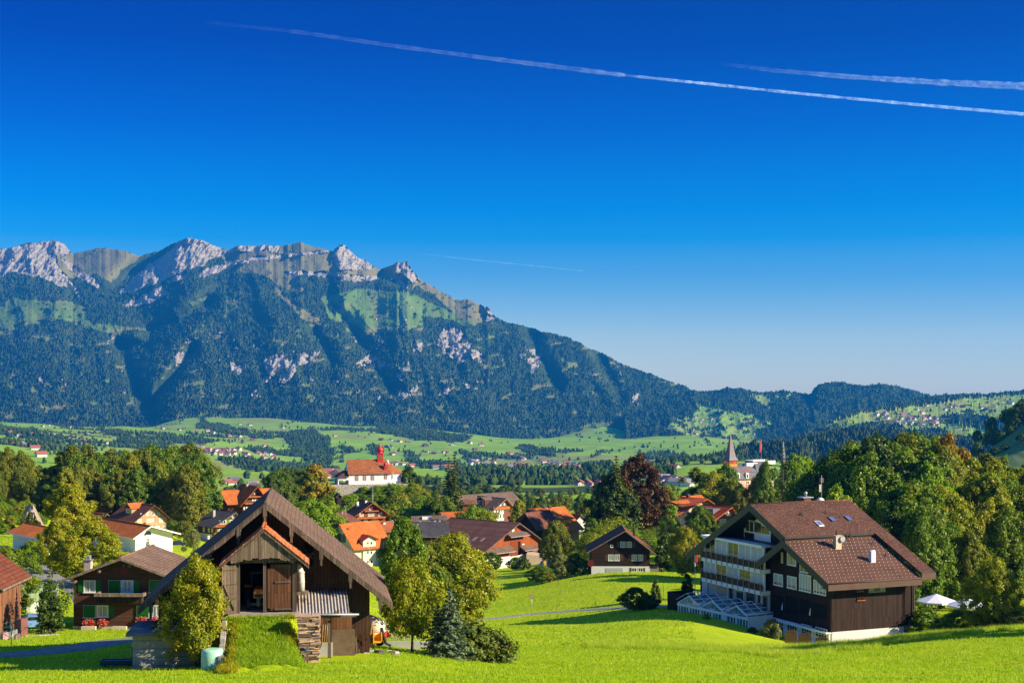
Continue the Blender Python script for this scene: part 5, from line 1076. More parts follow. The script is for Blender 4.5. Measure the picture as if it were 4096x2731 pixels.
# yellow front loader with a box
YL = m_plain('yellow_paint', (0.78, 0.40, 0.004), .45, .1, 2.0, spec=.4)
ld = empty('yellow_loader', G(1500, 94), R(8)); tag(ld, 'yellow farm crane with an open box beside the slurry tanker', 'farm machine')
def P_(px, py, D=94): q = W(px, py, D) - ld.location; q.rotate(__import__('mathutils').Euler((0, 0, -R(8)))); return q
m = MB(); a, b = P_(1492, 2572), P_(1528, 2532); m.box(a.x, a.x + .06, -.3, .5, a.z, b.z + .02); m.box(b.x - .05, b.x, -.3, .5, a.z + .18, b.z); m.box(a.x + .061, b.x - .051, .4, .5, a.z + .1, b.z - .1); m.box(a.x + .061, b.x - .051, -.3, .399, a.z + .1, a.z + .18); m.build('box', [YL], ld)
m = MB(); m.tube([P_(1478, 2590), P_(1480, 2545), P_(1486, 2500), P_(1484, 2470)], [.12, .11, .09, .07], 8); m.tube([P_(1490, 2500), P_(1494, 2545), P_(1497, 2590)], .06, 6); m.build('mast', [m_plain('greasy_yellow', (.20, .12, .015), .6, .5, 6)], ld)
m = MB(); m.tube([P_(1478, 2545), P_(1466, 2600)], .04, 5); m.tube([P_(1480, 2550), P_(1500, 2600)], .04, 5); m.tube([P_(1472, 2472), P_(1496, 2468)], .06, 6); m.build('strut', [STEEL], ld)
# boards leaning by the barn corner and scrap on the ground
rr = random.Random(9)
for i in range(9):
 px = 1414 + i * 4.5; g_ = G(px, 90.5 + i * .15); m = MB(); m.hexa([(-.05, -.02, -.1), (.06, -.02, -.1), (.06, .02, -.1), (-.05, .02, -.1)] + [(x + rr.uniform(-.5, -.1), y + .6, 1.6 + rr.uniform(-.5, .4)) for x, y in ((-.05, -.02), (.06, -.02), (.06, .02), (-.05, .02))])
 put(m, 'plank', [P_EDGE if i % 2 else P_DARK], 'old plank leaning against the right corner of the barn', 'plank', g_, 0, 'planks leaning at the barn corner')
for i in range(14):
 px = rr.uniform(1440, 1600); D = rr.uniform(91, 96); m = MB(); s_ = rr.uniform(.15, .5); m.hexa([(-s_, -.2, 0), (s_, -.25, 0), (s_ * .9, .25, 0), (-s_ * .8, .2, 0), (-s_ * .8, -.15, s_ * .5), (s_ * .7, -.2, s_ * .35), (s_ * .6, .2, s_ * .4), (-s_ * .6, .15, s_ * .5)])
 put(m, 'scrap_piece', [rr.choice([CONC, P_EDGE, STEEL, STONE])], 'piece of scrap lying in the yard right of the barn', 'scrap', G(px, D), rr.uniform(0, 3), 'scrap in the farmyard')
# low concrete kerb blocks of the dung heap
for i, (px, D, w_) in enumerate(((1590, 104, 3.2), (1640, 110, 3.4))):
 m = MB(); m.box(-w_ / 2, w_ / 2, -.12, .12, -.3, .45); put(m, 'low_wall', [CONC], ('nearer' if i == 0 else 'farther') + ' low concrete wall of the farmyard bay right of the barn', 'wall', G(px, D), R(6))
# speed sign by the road
sg = empty('speed_sign', G(2127, 221), 0); tag(sg, 'round speed limit sign on a thin post beside the lane', 'sign')
g_ = sg.location; zc_ = (HY - 2384.5) / F * 221 - g_.z; m = MB(); m.tube([(0, .04, -.3), (0, .04, zc_ + .3)], .045, 8); m.build('post', [GREYM], sg)
m = MB(); disc(m, (0, 0, zc_), .34, 0, 0, 28); disc(m, (0, 0, zc_), .25, 1, .014, 28); m.build('disc', [m_plain('sign_red', (.30, .02, .012), .5, .05), m_plain('sign_face', (.42, .42, .42), .5, .03)], sg)
text('numerals', '40', .30, INK, sg, (0, -.03, zc_))
# fence posts and thin wires in the meadow
for i, (px, D, h_) in enumerate([(1925, 222, 1.3), (2226, 228, .9), (2240, 262, .9), (2380, 226, .8), (2448, 240, 1.2), (2654, 235, 1.7), (2728, 238, 1.0), (2234, 290, 1.0), (2294, 292, 1.0), (2350, 294, 1.0), (2401, 288, .7), (2518, 288, .8), (2455, 286, .8)]):
 m = MB(); m.tube([(0, 0, -.3), (.02, 0, h_)], .05, 5, smooth=False); put(m, 'fence_post', [P_EDGE if i % 3 else P_DARK], 'short wooden fence post standing in the open meadow', 'post', G(px, D), 0, 'wooden posts in the meadow')
# blue car hidden behind the conifer, clothes airer, net fence
ca = empty('airer', G(45, 108), 0); tag(ca, 'rotary clothes airer with thin folded arms on the lawn', 'clothes airer')
m = MB(); m.tube([(0, 0, -.2), (0, 0, 1.6)], .03, 6); m.build('pole', [GREYM], ca)
m = MB()
for k in range(4):
 a = k * math.pi / 2 + .4; m.tube([(0, 0, .7), (1.5 * math.cos(a), 1.5 * math.sin(a), 1.7)], .02, 5)
 b = a + math.pi / 2
 for f in (.5, .75, 1.0): m.tube([(1.5 * f * math.cos(a), 1.5 * f * math.sin(a), .7 + f), (1.5 * f * math.cos(b), 1.5 * f * math.sin(b), .7 + f)], .008, 4)
m.build('arm', [m_plain('teal_metal', (.03, .16, .14), .5, .1)], ca)
# ------------------------------------------------------------------ the village houses
def gh(name, label, px, py, D, yaw, pxr, pyE, pyA, L, wall, roof, cat='house', base=None, ov=(.9, .9, 1.0, .9), edge=P_EDGE, apx=None, t=.2, eR=None, group=None, zb=-3):
 """gable-fronted house: wall corner (px, py) at D, right wall column, wall-top row at the corner, ridge row"""
 h = House(name, label, px, py, D, yaw, cat, group); Wd = h.uz(pxr, py)[0]; he = h.uz(px, pyE)[1]; r = Wd / 2 if apx is None else h.uz(apx, pyA)[0]
 uA = r; d = h.O.y + uA * h.U.y; hr = (HY - pyA) / F * d - h.O.z; hr = max(hr, he + .3)
 he2 = he if eR is None else h.uz(pxr, eR)[1]
 walls_gable(h, Wd, L, he, hr, r, 'v', [wall], base=base[0] if base else None, basem=base[1] if base else None, he2=he2, zb=zb)
 rf = roof_gable(h, Wd, L, he, hr, r, 'v', [roof, edge], ov, t, he2=he2)
 h.W, h.L, h.he, h.hr, h.r, h.roof = Wd, L, he, hr, r, rf; return h
def uh(name, label, px, py, D, yaw, pxr, pyE, pxA, pyA, L, wall, roof, cat='house', base=None, ov=(.8, .8, .9, .8), edge=P_EDGE, t=.2, group=None, zb=-3):
 """eaves-fronted house, ridge along the front; (pxA, pyA) = the ridge end seen over the left corner"""
 h = House(name, label, px, py, D, yaw, cat, group); Wd = h.uz(pxr, py)[0]; he = h.uz(px, pyE)[1]; d = h.O.y + (L / 2) * h.V.y; hr = max((HY - pyA) / F * d - h.O.z, he + .4)
 walls_gable(h, Wd, L, he, hr, L / 2, 'u', [wall], base=base[0] if base else None, basem=base[1] if base else None, zb=zb)
 rf = roof_gable(h, Wd, L, he, hr, L / 2, 'u', [roof, edge], ov, t); h.W, h.L, h.he, h.hr, h.r, h.roof = Wd, L, he, hr, L / 2, rf; return h
def balcony(h, v0, r, mat, depth=1.1, posts=8, solid=True, name='balcony'):
 a0, h0, a1, h1 = h.rect('F', v0 - depth, r); m = MB(); m.box(a0, a1, v0 - depth, v0 - .01, h0, h0 + .12); m.box(a0, a1, v0 - depth, v0 - depth + .06, h0 + .121, h1); m.box(a0, a0 + .06, v0 - depth + .061, v0 - .01, h0 + .121, h1); m.box(a1 - .06, a1, v0 - depth + .061, v0 - .01, h0 + .121, h1)
 m.box(a0 - .04, a1 + .04, v0 - depth - .05, v0 - depth + .1, h1 + .001, h1 + .07); return m.build(name, [mat], h.root)
def dish(h, px, py, v, r, mat, name='satellite_dish'):
 u, z = h.uz(px, py, v); m = MB(); m.tube([(u, v, z), (u, v - .05, z), (u, v - .12, z)], [r * .5, r * .9, r], 20); m.tube([(u, v - .1, z - r * .6), (u, v - .6, z - .3)], .02, 4); m.box(u - .06, u + .06, v - .66, v - .56, z - .32, z - .2); return m.build(name, [mat], h.root)
def flowers(name, label, loc, w, hgt, seed, mats, cat='flowers', group=None, rz=0):
 rng = np.random.default_rng(seed); n = 900; P = rng.uniform(-1, 1, (n, 3)) * [w / 2, .28, hgt / 2]; P = P[(np.abs(P[:, 2]) < hgt / 2 * (1 - (np.abs(P[:, 0]) / w * 2) ** 3))]; V = leaf_cards(P + [0, 0, hgt / 2], rng.normal(0, 1, P.shape) + [0, -1, .4], .08, rng, 1.1)
 mi = rng.choice(3, len(P), p=[.42, .40, .18]); me = cards_mesh(name, V, mats, rng.random(len(P)), mi); o = bpy.data.objects.new(name, me); link(o); o.location = loc; o.rotation_euler = (0, 0, rz); return tag(o, label, cat, group)
# --- brown chalet with green shutters
ch = gh('chalet', 'brown chalet with green shutters, red geraniums and a dark red satellite dish', 294, 2516, 126, -2, 702, 2312, 2236, 8.5, P_HORIZ, m_tiles('chalet_tiles', (0.150, 0.098, 0.072), (0.195, 0.130, 0.095), .3, .35, spots=(.36, .16, .09)), base=(.28, m_plain('pale_plinth', (.42, .38, .27), .9, .1)), ov=(1.15, 1.15, 1.2, .6), apx=497)
for r, sh_, cu in (((335, 2319, 383, 2368), 'lr', 1), ((486, 2319, 534, 2368), 'r', 1), ((387, 2419, 434, 2466), 'r', 1), ((602, 2419, 648, 2466), '', 1)): window(ch, 'F', 0, r, shutters=sh_ or None, sw=.5, curt=True, pane=m_plain('net_curtain', (.26, .30, .24), .5, .3, 5))
for r in ((434, 2319, 483, 2372), (597, 2318, 647, 2368), (334, 2419, 383, 2468), (547, 2418, 597, 2468)): window(ch, 'F', 0, r, shutters='c', bars=(0, 0), fw=.06)
for r in ((490, 2256, 500, 2266), (511, 2255, 524, 2268)): window(ch, 'F', 0, r, fw=.06, bars=(0, 0), frame=P_EDGE, sill=False)
u, z = ch.uz(475, 2398, -1.1); balcony(ch, 0, (388, 2384, 565, 2412), P_DARK); a0, h0, a1, h1 = ch.rect('F', -1.3, (378, 2372, 574, 2385)); m = MB(); m.box(a0, a1, -1.42, -1.18, h0, h1); m.box(a0, a0 + .2, -1.179, -.02, h0, h1); m.box(a1 - .2, a1, -1.179, -.02, h0, h1); m.build('planter', [P_EDGE], ch.root)
dish(ch, 498, 2280, -.02, .33, m_plain('dark_red_dish', (.13, .012, .014), .5, .08))
a, z0 = ch.uz(354, 2300, 3.0); chimney(ch, a, 3.0, ch.he - .5, ch.uz(354, 2236, 3.0)[1], .58, .7, parent=ch.roof, pot=False); m = MB()
for k in range(3): m.box(a - .2, a + .2, 2.8, 3.2, ch.uz(354, 2236, 3.0)[1] + k * .14, ch.uz(354, 2236, 3.0)[1] + k * .14 + .07)
m.build('chimney_louvre', [CONC], ch.roof)
for k in range(9):
 f = k / 8
m = MB()
for (px, py) in ((298, 2326), (397, 2284)): u, z = ch.uz(px, py, -1.0); m.box(u - .06, u + .06, -1.25, -.01, z - .12, z + .1)
m.build('purlin_end', [B_RAKE], ch.roof)
FM = [m_plain('geranium_red', (.62, .012, .01), .6, .3, 9), m_plain('geranium_leaf', (.03, .09, .01), .7, .3, 9), m_plain('geranium_pink', (.75, .22, .26), .6, .2, 9)]
for i, (px, py, w_) in enumerate(((357, 2506, 1.25), (410, 2506, 1.0), (568, 2498, 1.05), (622, 2496, 1.0))):
 u, z = ch.uz(px, py, -.4); flowers('geraniums', ['leftmost clump of red geraniums at the brown chalet wall', 'second clump of red and pink geraniums at the brown chalet wall', 'third clump of red and pink geraniums, by the green shutter', 'rightmost clump of geraniums, half behind the barn'][i], ch.world(u, -.4, z), w_, .72, 30 + i, FM, 'flowers', 'geranium clumps at the brown chalet')
for px in (355, 478):
 u, z = ch.uz(px, 2512, -.9); m = MB(); m.box(-.62, .62, -.2, .2, -.4, .18); put(m, 'step_block', [m_plain('step_stone', (.45, .38, .26), .9, .15)], ('left' if px < 400 else 'right') + ' pale stone step below the geraniums of the brown chalet', 'step', ch.world(u, -.9, z))
# --- old shed with red roof at the left edge
sh_ = gh('old_shed', 'old timber shed with a rusty red roof at the left edge', -258, 2490, 119, 3, -14, 2335, 2243, 7.0, m_planks('shed_boards', (.20, .09, .045), .2, True, .4), m_tiles('rusty_tiles', (.13, .040, .022), (.19, .065, .035), .3, .4, spots=(.12, .05, .04)), ov=(.8, .8, .8, .6), cat='shed')
m = MB(); rr = random.Random(12)
for i in range(26): z = 1.9 + rr.uniform(0, .9); u0 = sh_.W - rr.uniform(.2, 2.2); m.tube([(u0, -.15 - rr.uniform(0, .25), z), (u0 + rr.uniform(.6, 1.3), -.2 - rr.uniform(0, .2), z + rr.uniform(-.1, .3))], .03, 4, smooth=False)
tag(m.build('pole_bundle', [m_plain('dry_poles', (.40, .27, .15), .9, .3)], None, loc=sh_.O, rz=sh_.yaw), 'bundle of thin dry poles stored against the old shed wall', 'poles')
for i, (px, D, s_, mt, lab) in enumerate([(35, 116, .5, CONC, 'grey bin'), (55, 117, .6, STONE, 'stone trough'), (70, 115, .45, P_EDGE, 'wooden crate'), (18, 115, .55, m_plain('faded_cloth', (.35, .2, .2), .9, .4), 'pinkish sack'), (86, 118, .8, m_plain('red_brown_chest', (.16, .06, .05), .8, .2), 'tall dark red cupboard')]):
 m = MB(); m.hexa([(-s_ * .5, -s_ * .4, 0), (s_ * .5, -s_ * .4, 0), (s_ * .5, s_ * .4, 0), (-s_ * .5, s_ * .4, 0), (-s_ * .45, -s_ * .35, s_), (s_ * .4, -s_ * .35, s_ * 1.1), (s_ * .45, s_ * .4, s_ * 1.1), (-s_ * .45, s_ * .3, s_ * .95)] if i < 4 else [(-.4, -.3, 0), (.4, -.3, 0), (.4, .3, 0), (-.4, .3, 0), (-.4, -.3, 1.5), (.4, -.3, 1.5), (.4, .3, 1.5), (-.4, .3, 1.5)])
 put(m, ['bin', 'stone_block', 'crate', 'sack', 'cupboard'][i], [mt], lab + ' standing among the clutter by the old shed', 'clutter', G(px, D), .3 * i)
# blue car with its windscreen, behind the cypress
def car(label, loc, rz, paint, group=None, s=.85):
 r = empty('parked_car', loc, rz); tag(r, label, 'car', group); r.scale = (s, s, s)
 m = MB(); m.prism([(-2.1, .3), (2.1, .3), (2.15, .75), (1.2, .95), (.6, 1.42), (-1.0, 1.42), (-1.7, .98), (-2.12, .85)], 'y', -.82, .82); m.build('body', [paint], r)
 m = MB(); m.prism([(1.08, .98), (.58, 1.36), (-.95, 1.36), (-1.5, 1.0)], 'y', -.83, .83); m.build('side_window', [glass], r)
 m = MB(); m.hexa([(1.17, -.7, .99), (1.19, -.7, .99), (1.19, .7, .99), (1.17, .7, .99), (.62, -.66, 1.40), (.66, -.66, 1.40), (.66, .66, 1.40), (.62, .66, 1.40)]); m.build('windscreen', [glass], r)
 for x in (-1.3, 1.3):
  for y in (-.8, .8): m = MB(); m.tube([(x, y - .1, .32), (x, y + .1, .32)], .32, 12); m.build('wheel', [BLK], r)
 return r
car('light blue car half hidden behind the dark cypress', G(152, 127), R(20), m_plain('light_blue_paint', (.16, .30, .55), .3, .05, spec=.6))
car('white car parked beside the white house under the yellow trees', G(166, 197), R(35), m_plain('white_car_paint', (.65, .65, .66), .3, .05, spec=.6)); car('dark blue car on the lane behind the white house', G(712, 335), R(10), m_plain('dark_blue_paint', (.01, .02, .12), .3, .05, spec=.6))
car('red car parked in the shade beyond the tall round tree', G(1567, 395), R(10), m_plain('red_car_paint', (.6, .01, .02), .3, .05, spec=.6)); car('dark car at the very left on the village lane', G(2, 208), R(60), m_plain('black_car_paint', (.02, .02, .022), .3, .05, spec=.6))
# --- white house with long red roof and its lower wing
WT = m_plain('white_trim', (.70, .68, .62), .7, .05)
wh = gh('white_house', 'white plastered house with a low red roof and one round-topped gable window', 541, 2205, 225, 40, 690, 2142, 2106, 17, STUCCO, T_ORANGE, ov=(.9, .9, 1.2, .6), edge=WT, apx=592)
wi = window(wh, 'F', 0, (583, 2138, 599, 2141), fw=.05, bars=(0, 0), frame=STUCCO); u, z = wh.uz(591, 2139, 0); m = MB(); m.prism([(u + .62 * math.cos(math.pi * j / 10), z + .62 * math.sin(math.pi * j / 10)) for j in range(11)], 'y', -.06, -.004); m.build('round_top', [glass], wi)
w2 = gh('white_wing', 'low white garage building with a bright red tiled roof behind the yellow trees', 176, 2200, 205, 40, 290, 2150, 2122, 12, STUCCO, T_ORANGE, ov=(.8, .8, .8, .6), edge=WT); window(w2, 'F', 0, (183, 2158, 196, 2180), fw=.1)
# --- beige chalet
YWIN = m_plain('cream_blind', (.60, .45, .22), .7, .08)
be = gh('beige_chalet', 'beige three storey chalet with a maroon roof below the left wood', 537, 2128, 385, 42, 668, 2080, 2022, 13, BEIGE, T_REDBROWN, ov=(1.6, 1.8, 1.6, 1.2), apx=609, edge=P_BROWN)
c1_ = lambda x0, y0, x1, y1: (x0 / 3.136, 1700 + y0 / 3.136, x1 / 3.136, 1700 + y1 / 3.136)
for r in ((1760, 1103, 1800, 1140), (1828, 1080, 1868, 1135), (1900, 1078, 1940, 1135), (1970, 1092, 2005, 1130), (1725, 1175, 1775, 1235), (1838, 1170, 1930, 1215), (1993, 1163, 2042, 1220), (1905, 1264, 1998, 1312), (2040, 1262, 2078, 1310)): window(be, 'F', 0, c1_(*r), far=True, fw=.16, pane=YWIN if r[2] - r[0] > 41 or r[0] == 1828 else glass)
balcony(be, 0, c1_(1830, 1218, 1980, 1258), m_plain('beige_board', (.42, .27, .15), .8, .1));
for k in range(4): window(be, 'L', 0, (480 + k * 14, 2077 + k * .6, 488 + k * 14, 2088 + k * .6), far=True, fw=.15, pane=YWIN)
def dormer(h, v, w, sideu, hh, rmat, wmat, name='dormer', win=True, up=.35):
 """gabled dormer on the left roof slope"""
 s = (h.hr - h.he) / h.r; u0 = sideu; z0 = h.he + s * u0; m = MB(); dz = hh; depth = dz / s + .8
 m.box(u0, u0 + depth, v - w / 2, v + w / 2, z0 - .1, z0 + dz); o = m.build(name, [wmat], h.roof); m = MB()
 for sg_ in (-1, 1): m.hexa([(u0 - .4, v, z0 + dz + w * up), (u0 - .4, v + sg_ * (w / 2 + .3), z0 + dz - .1), (u0 + depth + 1.0, v + sg_ * (w / 2 + .3), z0 + dz - .1), (u0 + depth + 1.0, v, z0 + dz + w * up)][::sg_] + [(u0 - .4, v, z0 + dz + w * up + .15), (u0 - .4, v + sg_ * (w / 2 + .3), z0 + dz + .05), (u0 + depth + 1, v + sg_ * (w / 2 + .3), z0 + dz + .05), (u0 + depth + 1, v, z0 + dz + w * up + .15)][::sg_])
 m.build('dormer_roof', [rmat], h.roof)
 if win: m = MB(); m.box(u0 - .05, u0 - .005, v - w * .3, v + w * .3, z0 + .3, z0 + dz - .15); m.box(u0 - .07, u0 - .051, v - w * .22, v + w * .22, z0 + .4, z0 + dz - .25, 1); m.build('dormer_window', [white, glass], h.roof)
dormer(be, 6.5, 3.6, 1.6, 1.7, T_ORANGE, BEIGE); chimney(be, be.r * .7, 7, be.hr - 2, be.hr + .6, .6, .6, parent=be.roof)
m = MB(); m.box(-7.5, be.L - 6, 4, 9, 0, be.he * .55); w4 = gh('long_wing', 'long low building with a faded pink tiled roof left of the beige chalet', 378, 2125, 392, 42, 470, 2098, 2058, 16, P_BROWN, T_ORANGE2, ov=(.8, .8, .8, .8))
# --- slate roofed chalet
sl_ = gh('slate_chalet', 'brown chalet with a dark slate roof, light green shutters and a white ground floor', 862, 2166, 400, 45, 958, 2098, 2050, 9, P_BROWN, T_SLATE, ov=(1.5, 1.5, 1.3, 1.2), base=(2.0, STUCCO), apx=935)
GS = m_plain('light_green_shutter', (.13, .30, .03), .7, .1)
c3_ = lambda x0, y0, x1, y1: (550 + x0 / 3.136, 1900 + y0 / 3.136, 550 + x1 / 3.136, 1900 + y1 / 3.136)
for r in ((1042, 563, 1108, 612), (1160, 556, 1200, 605), (1022, 668, 1090, 712), (880, 757, 905, 800)): window(sl_, 'F', 0, c3_(*r), far=True, fw=.14, shutters='lr' if r[1] < 700 else None, sw=.5, smat=GS)
for r in ((835, 652, 860, 708), (898, 660, 922, 714), (942, 665, 965, 718), (870, 757, 890, 798), (832, 752, 852, 786)): window(sl_, 'L', 0, c3_(r[0] - 14, r[1], r[2] - 14, r[3]), far=True, fw=.14, pane=curtain)
balcony(sl_, 0, c3_(980, 618, 1150, 652), P_RED, 1.0); balcony(sl_, 0, c3_(960, 722, 1050, 758), P_RED, 1.0)
dish(sl_, 934, 2064, -.1, .8, GREYM); chimney(sl_, 3, 5.5, sl_.hr - 2, sl_.hr + .7, .7, .7, parent=sl_.roof)
# --- big farmhouse with orange roofs behind the barn ridge
fh = gh('orange_farmhouse', 'dark farmhouse with broad orange roofs, cross gable and tall chimney behind the barn ridge', 972, 2055, 455, 33, 1062, 2006, 1946, 12, P_BROWN, T_ORANGE, ov=(1.5, 1.2, 1.6, .5), edge=P_ORANGE, apx=1024)
for py, w_ in ((1988, 5.5), (2014, 7.5)): u, z = fh.uz(1022, py, -.6); m = MB(); m.box(u - w_ / 2, u + w_ / 2, -1.2, -.02, z, z + .35); m.build('pent_board', [P_ORANGE], fh.root)
for r in ((1008, 1993, 1014, 2003), (1018, 1993, 1023, 2003), (1026, 1992, 1031, 2002), (1035, 1991, 1040, 2001), (974, 2027, 979, 2038), (984, 2026, 989, 2038), (1016, 1968, 1022, 1976)): window(fh, 'F', 0, r, far=True, fw=.18, pane=P_ORANGE if r[1] < 2000 else glass)
m = MB(); m.prism([(-6, fh.he), (fh.L + 6 - 12, fh.he + 3.8), (fh.L + 6, fh.he)], 'x', -5.5, fh.W + 4.5); m2 = roof_gable(fh, fh.W + 8, 12, fh.he - .3, fh.hr - 1.6, 6, 'u', [T_ORANGE, P_ORANGE], (1, 1, 1.2, 1), name='cross_roof', u0=-4, v0=2)
m = MB(); m.box(-4, fh.W + 4, 2.6, 13, -3, fh.he - .4); m.build('rear_wall', [P_BROWN], fh.root); u, z = fh.uz(989, 1945, 6); chimney(fh, u, 6, fh.hr - 2, fh.uz(989, 1932, 6)[1], .8, .8, parent=fh.roof)
# --- cream apartment house with the orange roof
ap = uh('apartment_house', 'cream apartment house with a bright orange roof and a small gabled bay', 1409, 2258, 400, 40, 1552, 2187, 1311, 2096, 13, CREAM, T_ORANGE, ov=(.3, 1.2, 1.2, 1.2), edge=m_plain('brown_gutter', (.10, .05, .03), .6, .1))
u0, u1 = ap.uz(1453, 2200, -.5)[0], ap.uz(1503, 2200, -.5)[0]; um = (u0 + u1) / 2; za = ap.uz(1478, 2142, -.5)[1]; ze = ap.uz(1455, 2158, -.5)[1]
m = MB(); m.prism([(u0, -3), (u1, -3), (u1, ze), (um, za), (u0, ze)][::-1], 'y', -.5, 4); m.build('bay_wall', [CREAM], ap.root)
m = MB(); m.prism([(u0 - .6, ze - .35), (um, za), (u1 + .6, ze - .35), (u1 + .6, ze - .15), (um, za + .2), (u0 - .6, ze - .15)][::-1], 'y', -1.3, 5.5); m.build('bay_roof', [m_tiles('maroon_tiles', (.20, .035, .02), (.26, .05, .03), .3, .35)], ap.roof)
for py in ((2165, 2177), (2202, 2215), (2240, 2253)):
 for px in ((1467, 1475), (1481, 1490)): window(ap, 'F', -.5, (px[0], py[0], px[1], py[1]), far=True, fw=.1, bars=(0, 0))
for k, (x0, x1) in enumerate(((1322, 1345), (1352, 1385))):
 window(ap, 'L', 0, (x0, 2118 + k * 14, x1, 2150 + k * 20), far=True, fw=.15, bars=(1, 0), pane=m_plain('balcony_shade', (.12, .13, .12), .6, .3));
for k in range(2): a = ap.vz(1395, 2200 + k * 30, 0)[0]; m = MB(); m.box(-1.3, -.02, .5, ap.L * .6, k * 3 + .6, k * 3 + .75); m.box(-1.3, -1.24, .5, ap.L * .6, k * 3 + .76, k * 3 + 1.6); m.build('balcony', [GREYM], ap.root)
m = MB(); u, z = ap.uz(1394, 2110, 4);
for (px, py) in ((1394, 2112), (1457, 2138)):
 v = 4.5 if px < 1400 else 2.0; u, z = ap.uz(px, py, v); m.box(u - .15, u + .15, v - .1, v + .1, z - .6, z + .35)
m.build('roof_vent', [m_plain('vent_orange', (.3, .06, .02), .7, .1)], ap.roof)
# --- smaller houses by the chapel hill
h9 = gh('red_brown_house', 'small red brown house with green shutters and a ribbed roof behind the orange roof', 1278, 2130, 425, -6, 1402, 2088, 2056, 9, P_RED, T_REDBROWN, ov=(1, 1.2, 1, 1), apx=1342); window(h9, 'F', 0, (1337, 2075, 1351, 2089), far=True, fw=.18, shutters='lr', sw=.45); chimney(h9, h9.r + 1, 4, h9.hr - 1, h9.hr + .7, .6, .6, parent=h9.roof)
h10 = gh('log_chalet', 'dark red log chalet with orange pent boards just below the chapel hill', 1430, 2092, 480, 26, 1541, 2054, 2012, 9, P_REDLOG, T_REDBROWN, ov=(1.5, 1.5, 1.6, 1), edge=P_ORANGE, apx=1486)
c5_ = lambda x0, y0, x1, y1: (1200 + x0 / 2.613, 1700 + y0 / 2.613, 1200 + x1 / 2.613, 1700 + y1 / 2.613)
for r in ((622, 918, 664, 955), (710, 915, 775, 952), (818, 912, 860, 948), (722, 855, 760, 885), (665, 982, 705, 1005), (752, 980, 815, 1012)): window(h10, 'F', 0, c5_(*r), far=True, fw=.16, bars=(2, 0), pane=m_plain('lace', (.28, .22, .18), .7, .4, 6))
for r, w_ in (((595, 958, 895, 975), 0), ((675, 892, 818, 902), 0)): a0, q0, a1, q1 = h10.rect('F', -.7, c5_(*r)); m = MB(); m.box(a0, a1, -1.1, -.02, q0, q1); m.build('pent_board', [P_ORANGE], h10.root)
chimney(h10, h10.r - .5, 4, h10.hr - 1, h10.hr + .8, .7, .7, WT, h10.roof); chimney(h10, h10.r - 2.5, 7, h10.hr - 3, h10.hr + .3, .7, .7, WT, h10.roof)
h11 = uh('orange_roof_house', 'low house with an orange tiled roof just right of the cream apartment house', 1555, 2175, 432, 36, 1600, 2122, 1480, 2090, 12, BEIGE, T_ORANGE2, ov=(5, 1, 1.2, 1)); chimney(h11, 1.0, 4.5, h11.hr - 3, h11.hr + .3, .7, .7, WT, h11.roof)
h12 = uh('slate_roof_house', 'low house with a blackish slate roof and pale chimneys beside the big brown barn', 1664, 2185, 400, 8, 1790, 2142, 1678, 2092, 11, P_DARK, T_SLATE)
for px in (1680, 1759, 1740): u, z = h12.uz(px, 2100, 6); chimney(h12, u, 6, h12.hr - 1.5, h12.hr + .8, .7, .7, CONC, h12.roof)
h14 = uh('brown_roof_house', 'low brown roofed house with a white roof box above the slate roof', 1660, 2130, 440, 10, 1785, 2092, 1668, 2066, 10, P_BROWN, T_BROWN); u, z = h14.uz(1708, 2088, 2); m = MB(); m.box(u - 1.5, u + 1.5, 2, 4, h14.he, h14.he + 1.7); m.build('roof_box', [WT], h14.roof)
h14b = uh('orange_shed', 'small building with a vivid orange roof right behind the big brown barn', 1779, 2110, 450, 10, 1858, 2075, 1790, 2050, 9, P_BROWN, T_ORANGE)
for i, (x0, x1, yb, ye, yr, lab) in enumerate([(1742, 1772, 2020, 1994, 1984, 'short mossy tiled roof at the top of the stone stair'), (1775, 1832, 2030, 2006, 1998, 'left part of the old mossy covered gallery'), (1850, 1902, 2032, 2014, 2002, 'right part of the old mossy covered gallery')]):
 uh('gallery', lab + ' below the tall spruce', x0, yb, 560, 4, x1, ye, x0, yr, 7, P_RED if i != 1 else P_BROWN, m_tiles('mossy_tiles', (.19, .085, .045), (.27, .13, .07), .6, .5, spots=(.13, .10, .03)), cat='gallery', ov=(.8, .8, .8, .8))
# --- big brown barn with its ramp and awnings
bb = gh('big_barn', 'long brown roofed modern barn with orange red timber gable and small awnings', 1931, 2264, 385, 50, 2152, 2205, 2094, 24, P_RED, m_tiles('ribbed_brown_roof', (.125, .060, .045), (.150, .075, .055), 1.0, 2.4), ov=(1.5, 2.5, 1.3, 1), edge=T_BROWN, apx=2066, base=(1.7, STUCCO), cat='barn', eR=2158, t=.25)
c6_ = lambda x0, y0, x1, y1: (1700 + x0 / 3.136, 1900 + y0 / 3.136, 1700 + x1 / 3.136, 1900 + y1 / 3.136)
def awning(h, r, dep, mat):
 a0, q0, a1, q1 = h.rect('F', -dep * .5, c6_(*r)); m = MB(); t_ = .12; hh_ = max((q1 - q0) * .75, .8); q0 = q1 - hh_
 m.hexa([(a0, -dep, q0), (a1, -dep, q0), (a1, -.02, q1), (a0, -.02, q1), (a0, -dep, q0 + t_), (a1, -dep, q0 + t_), (a1, -.02, q1 + t_), (a0, -.02, q1 + t_)]); m.box(a0, a1, -dep - .08, -dep - .01, q0 - .1, q0 + .1, 1); m.build('awning', [mat, GREYM], h.root)
for r in ((1045, 715, 1285, 778), (770, 910, 1112, 995), (1222, 888, 1402, 950)): awning(bb, r, 1.9, T_BROWN)
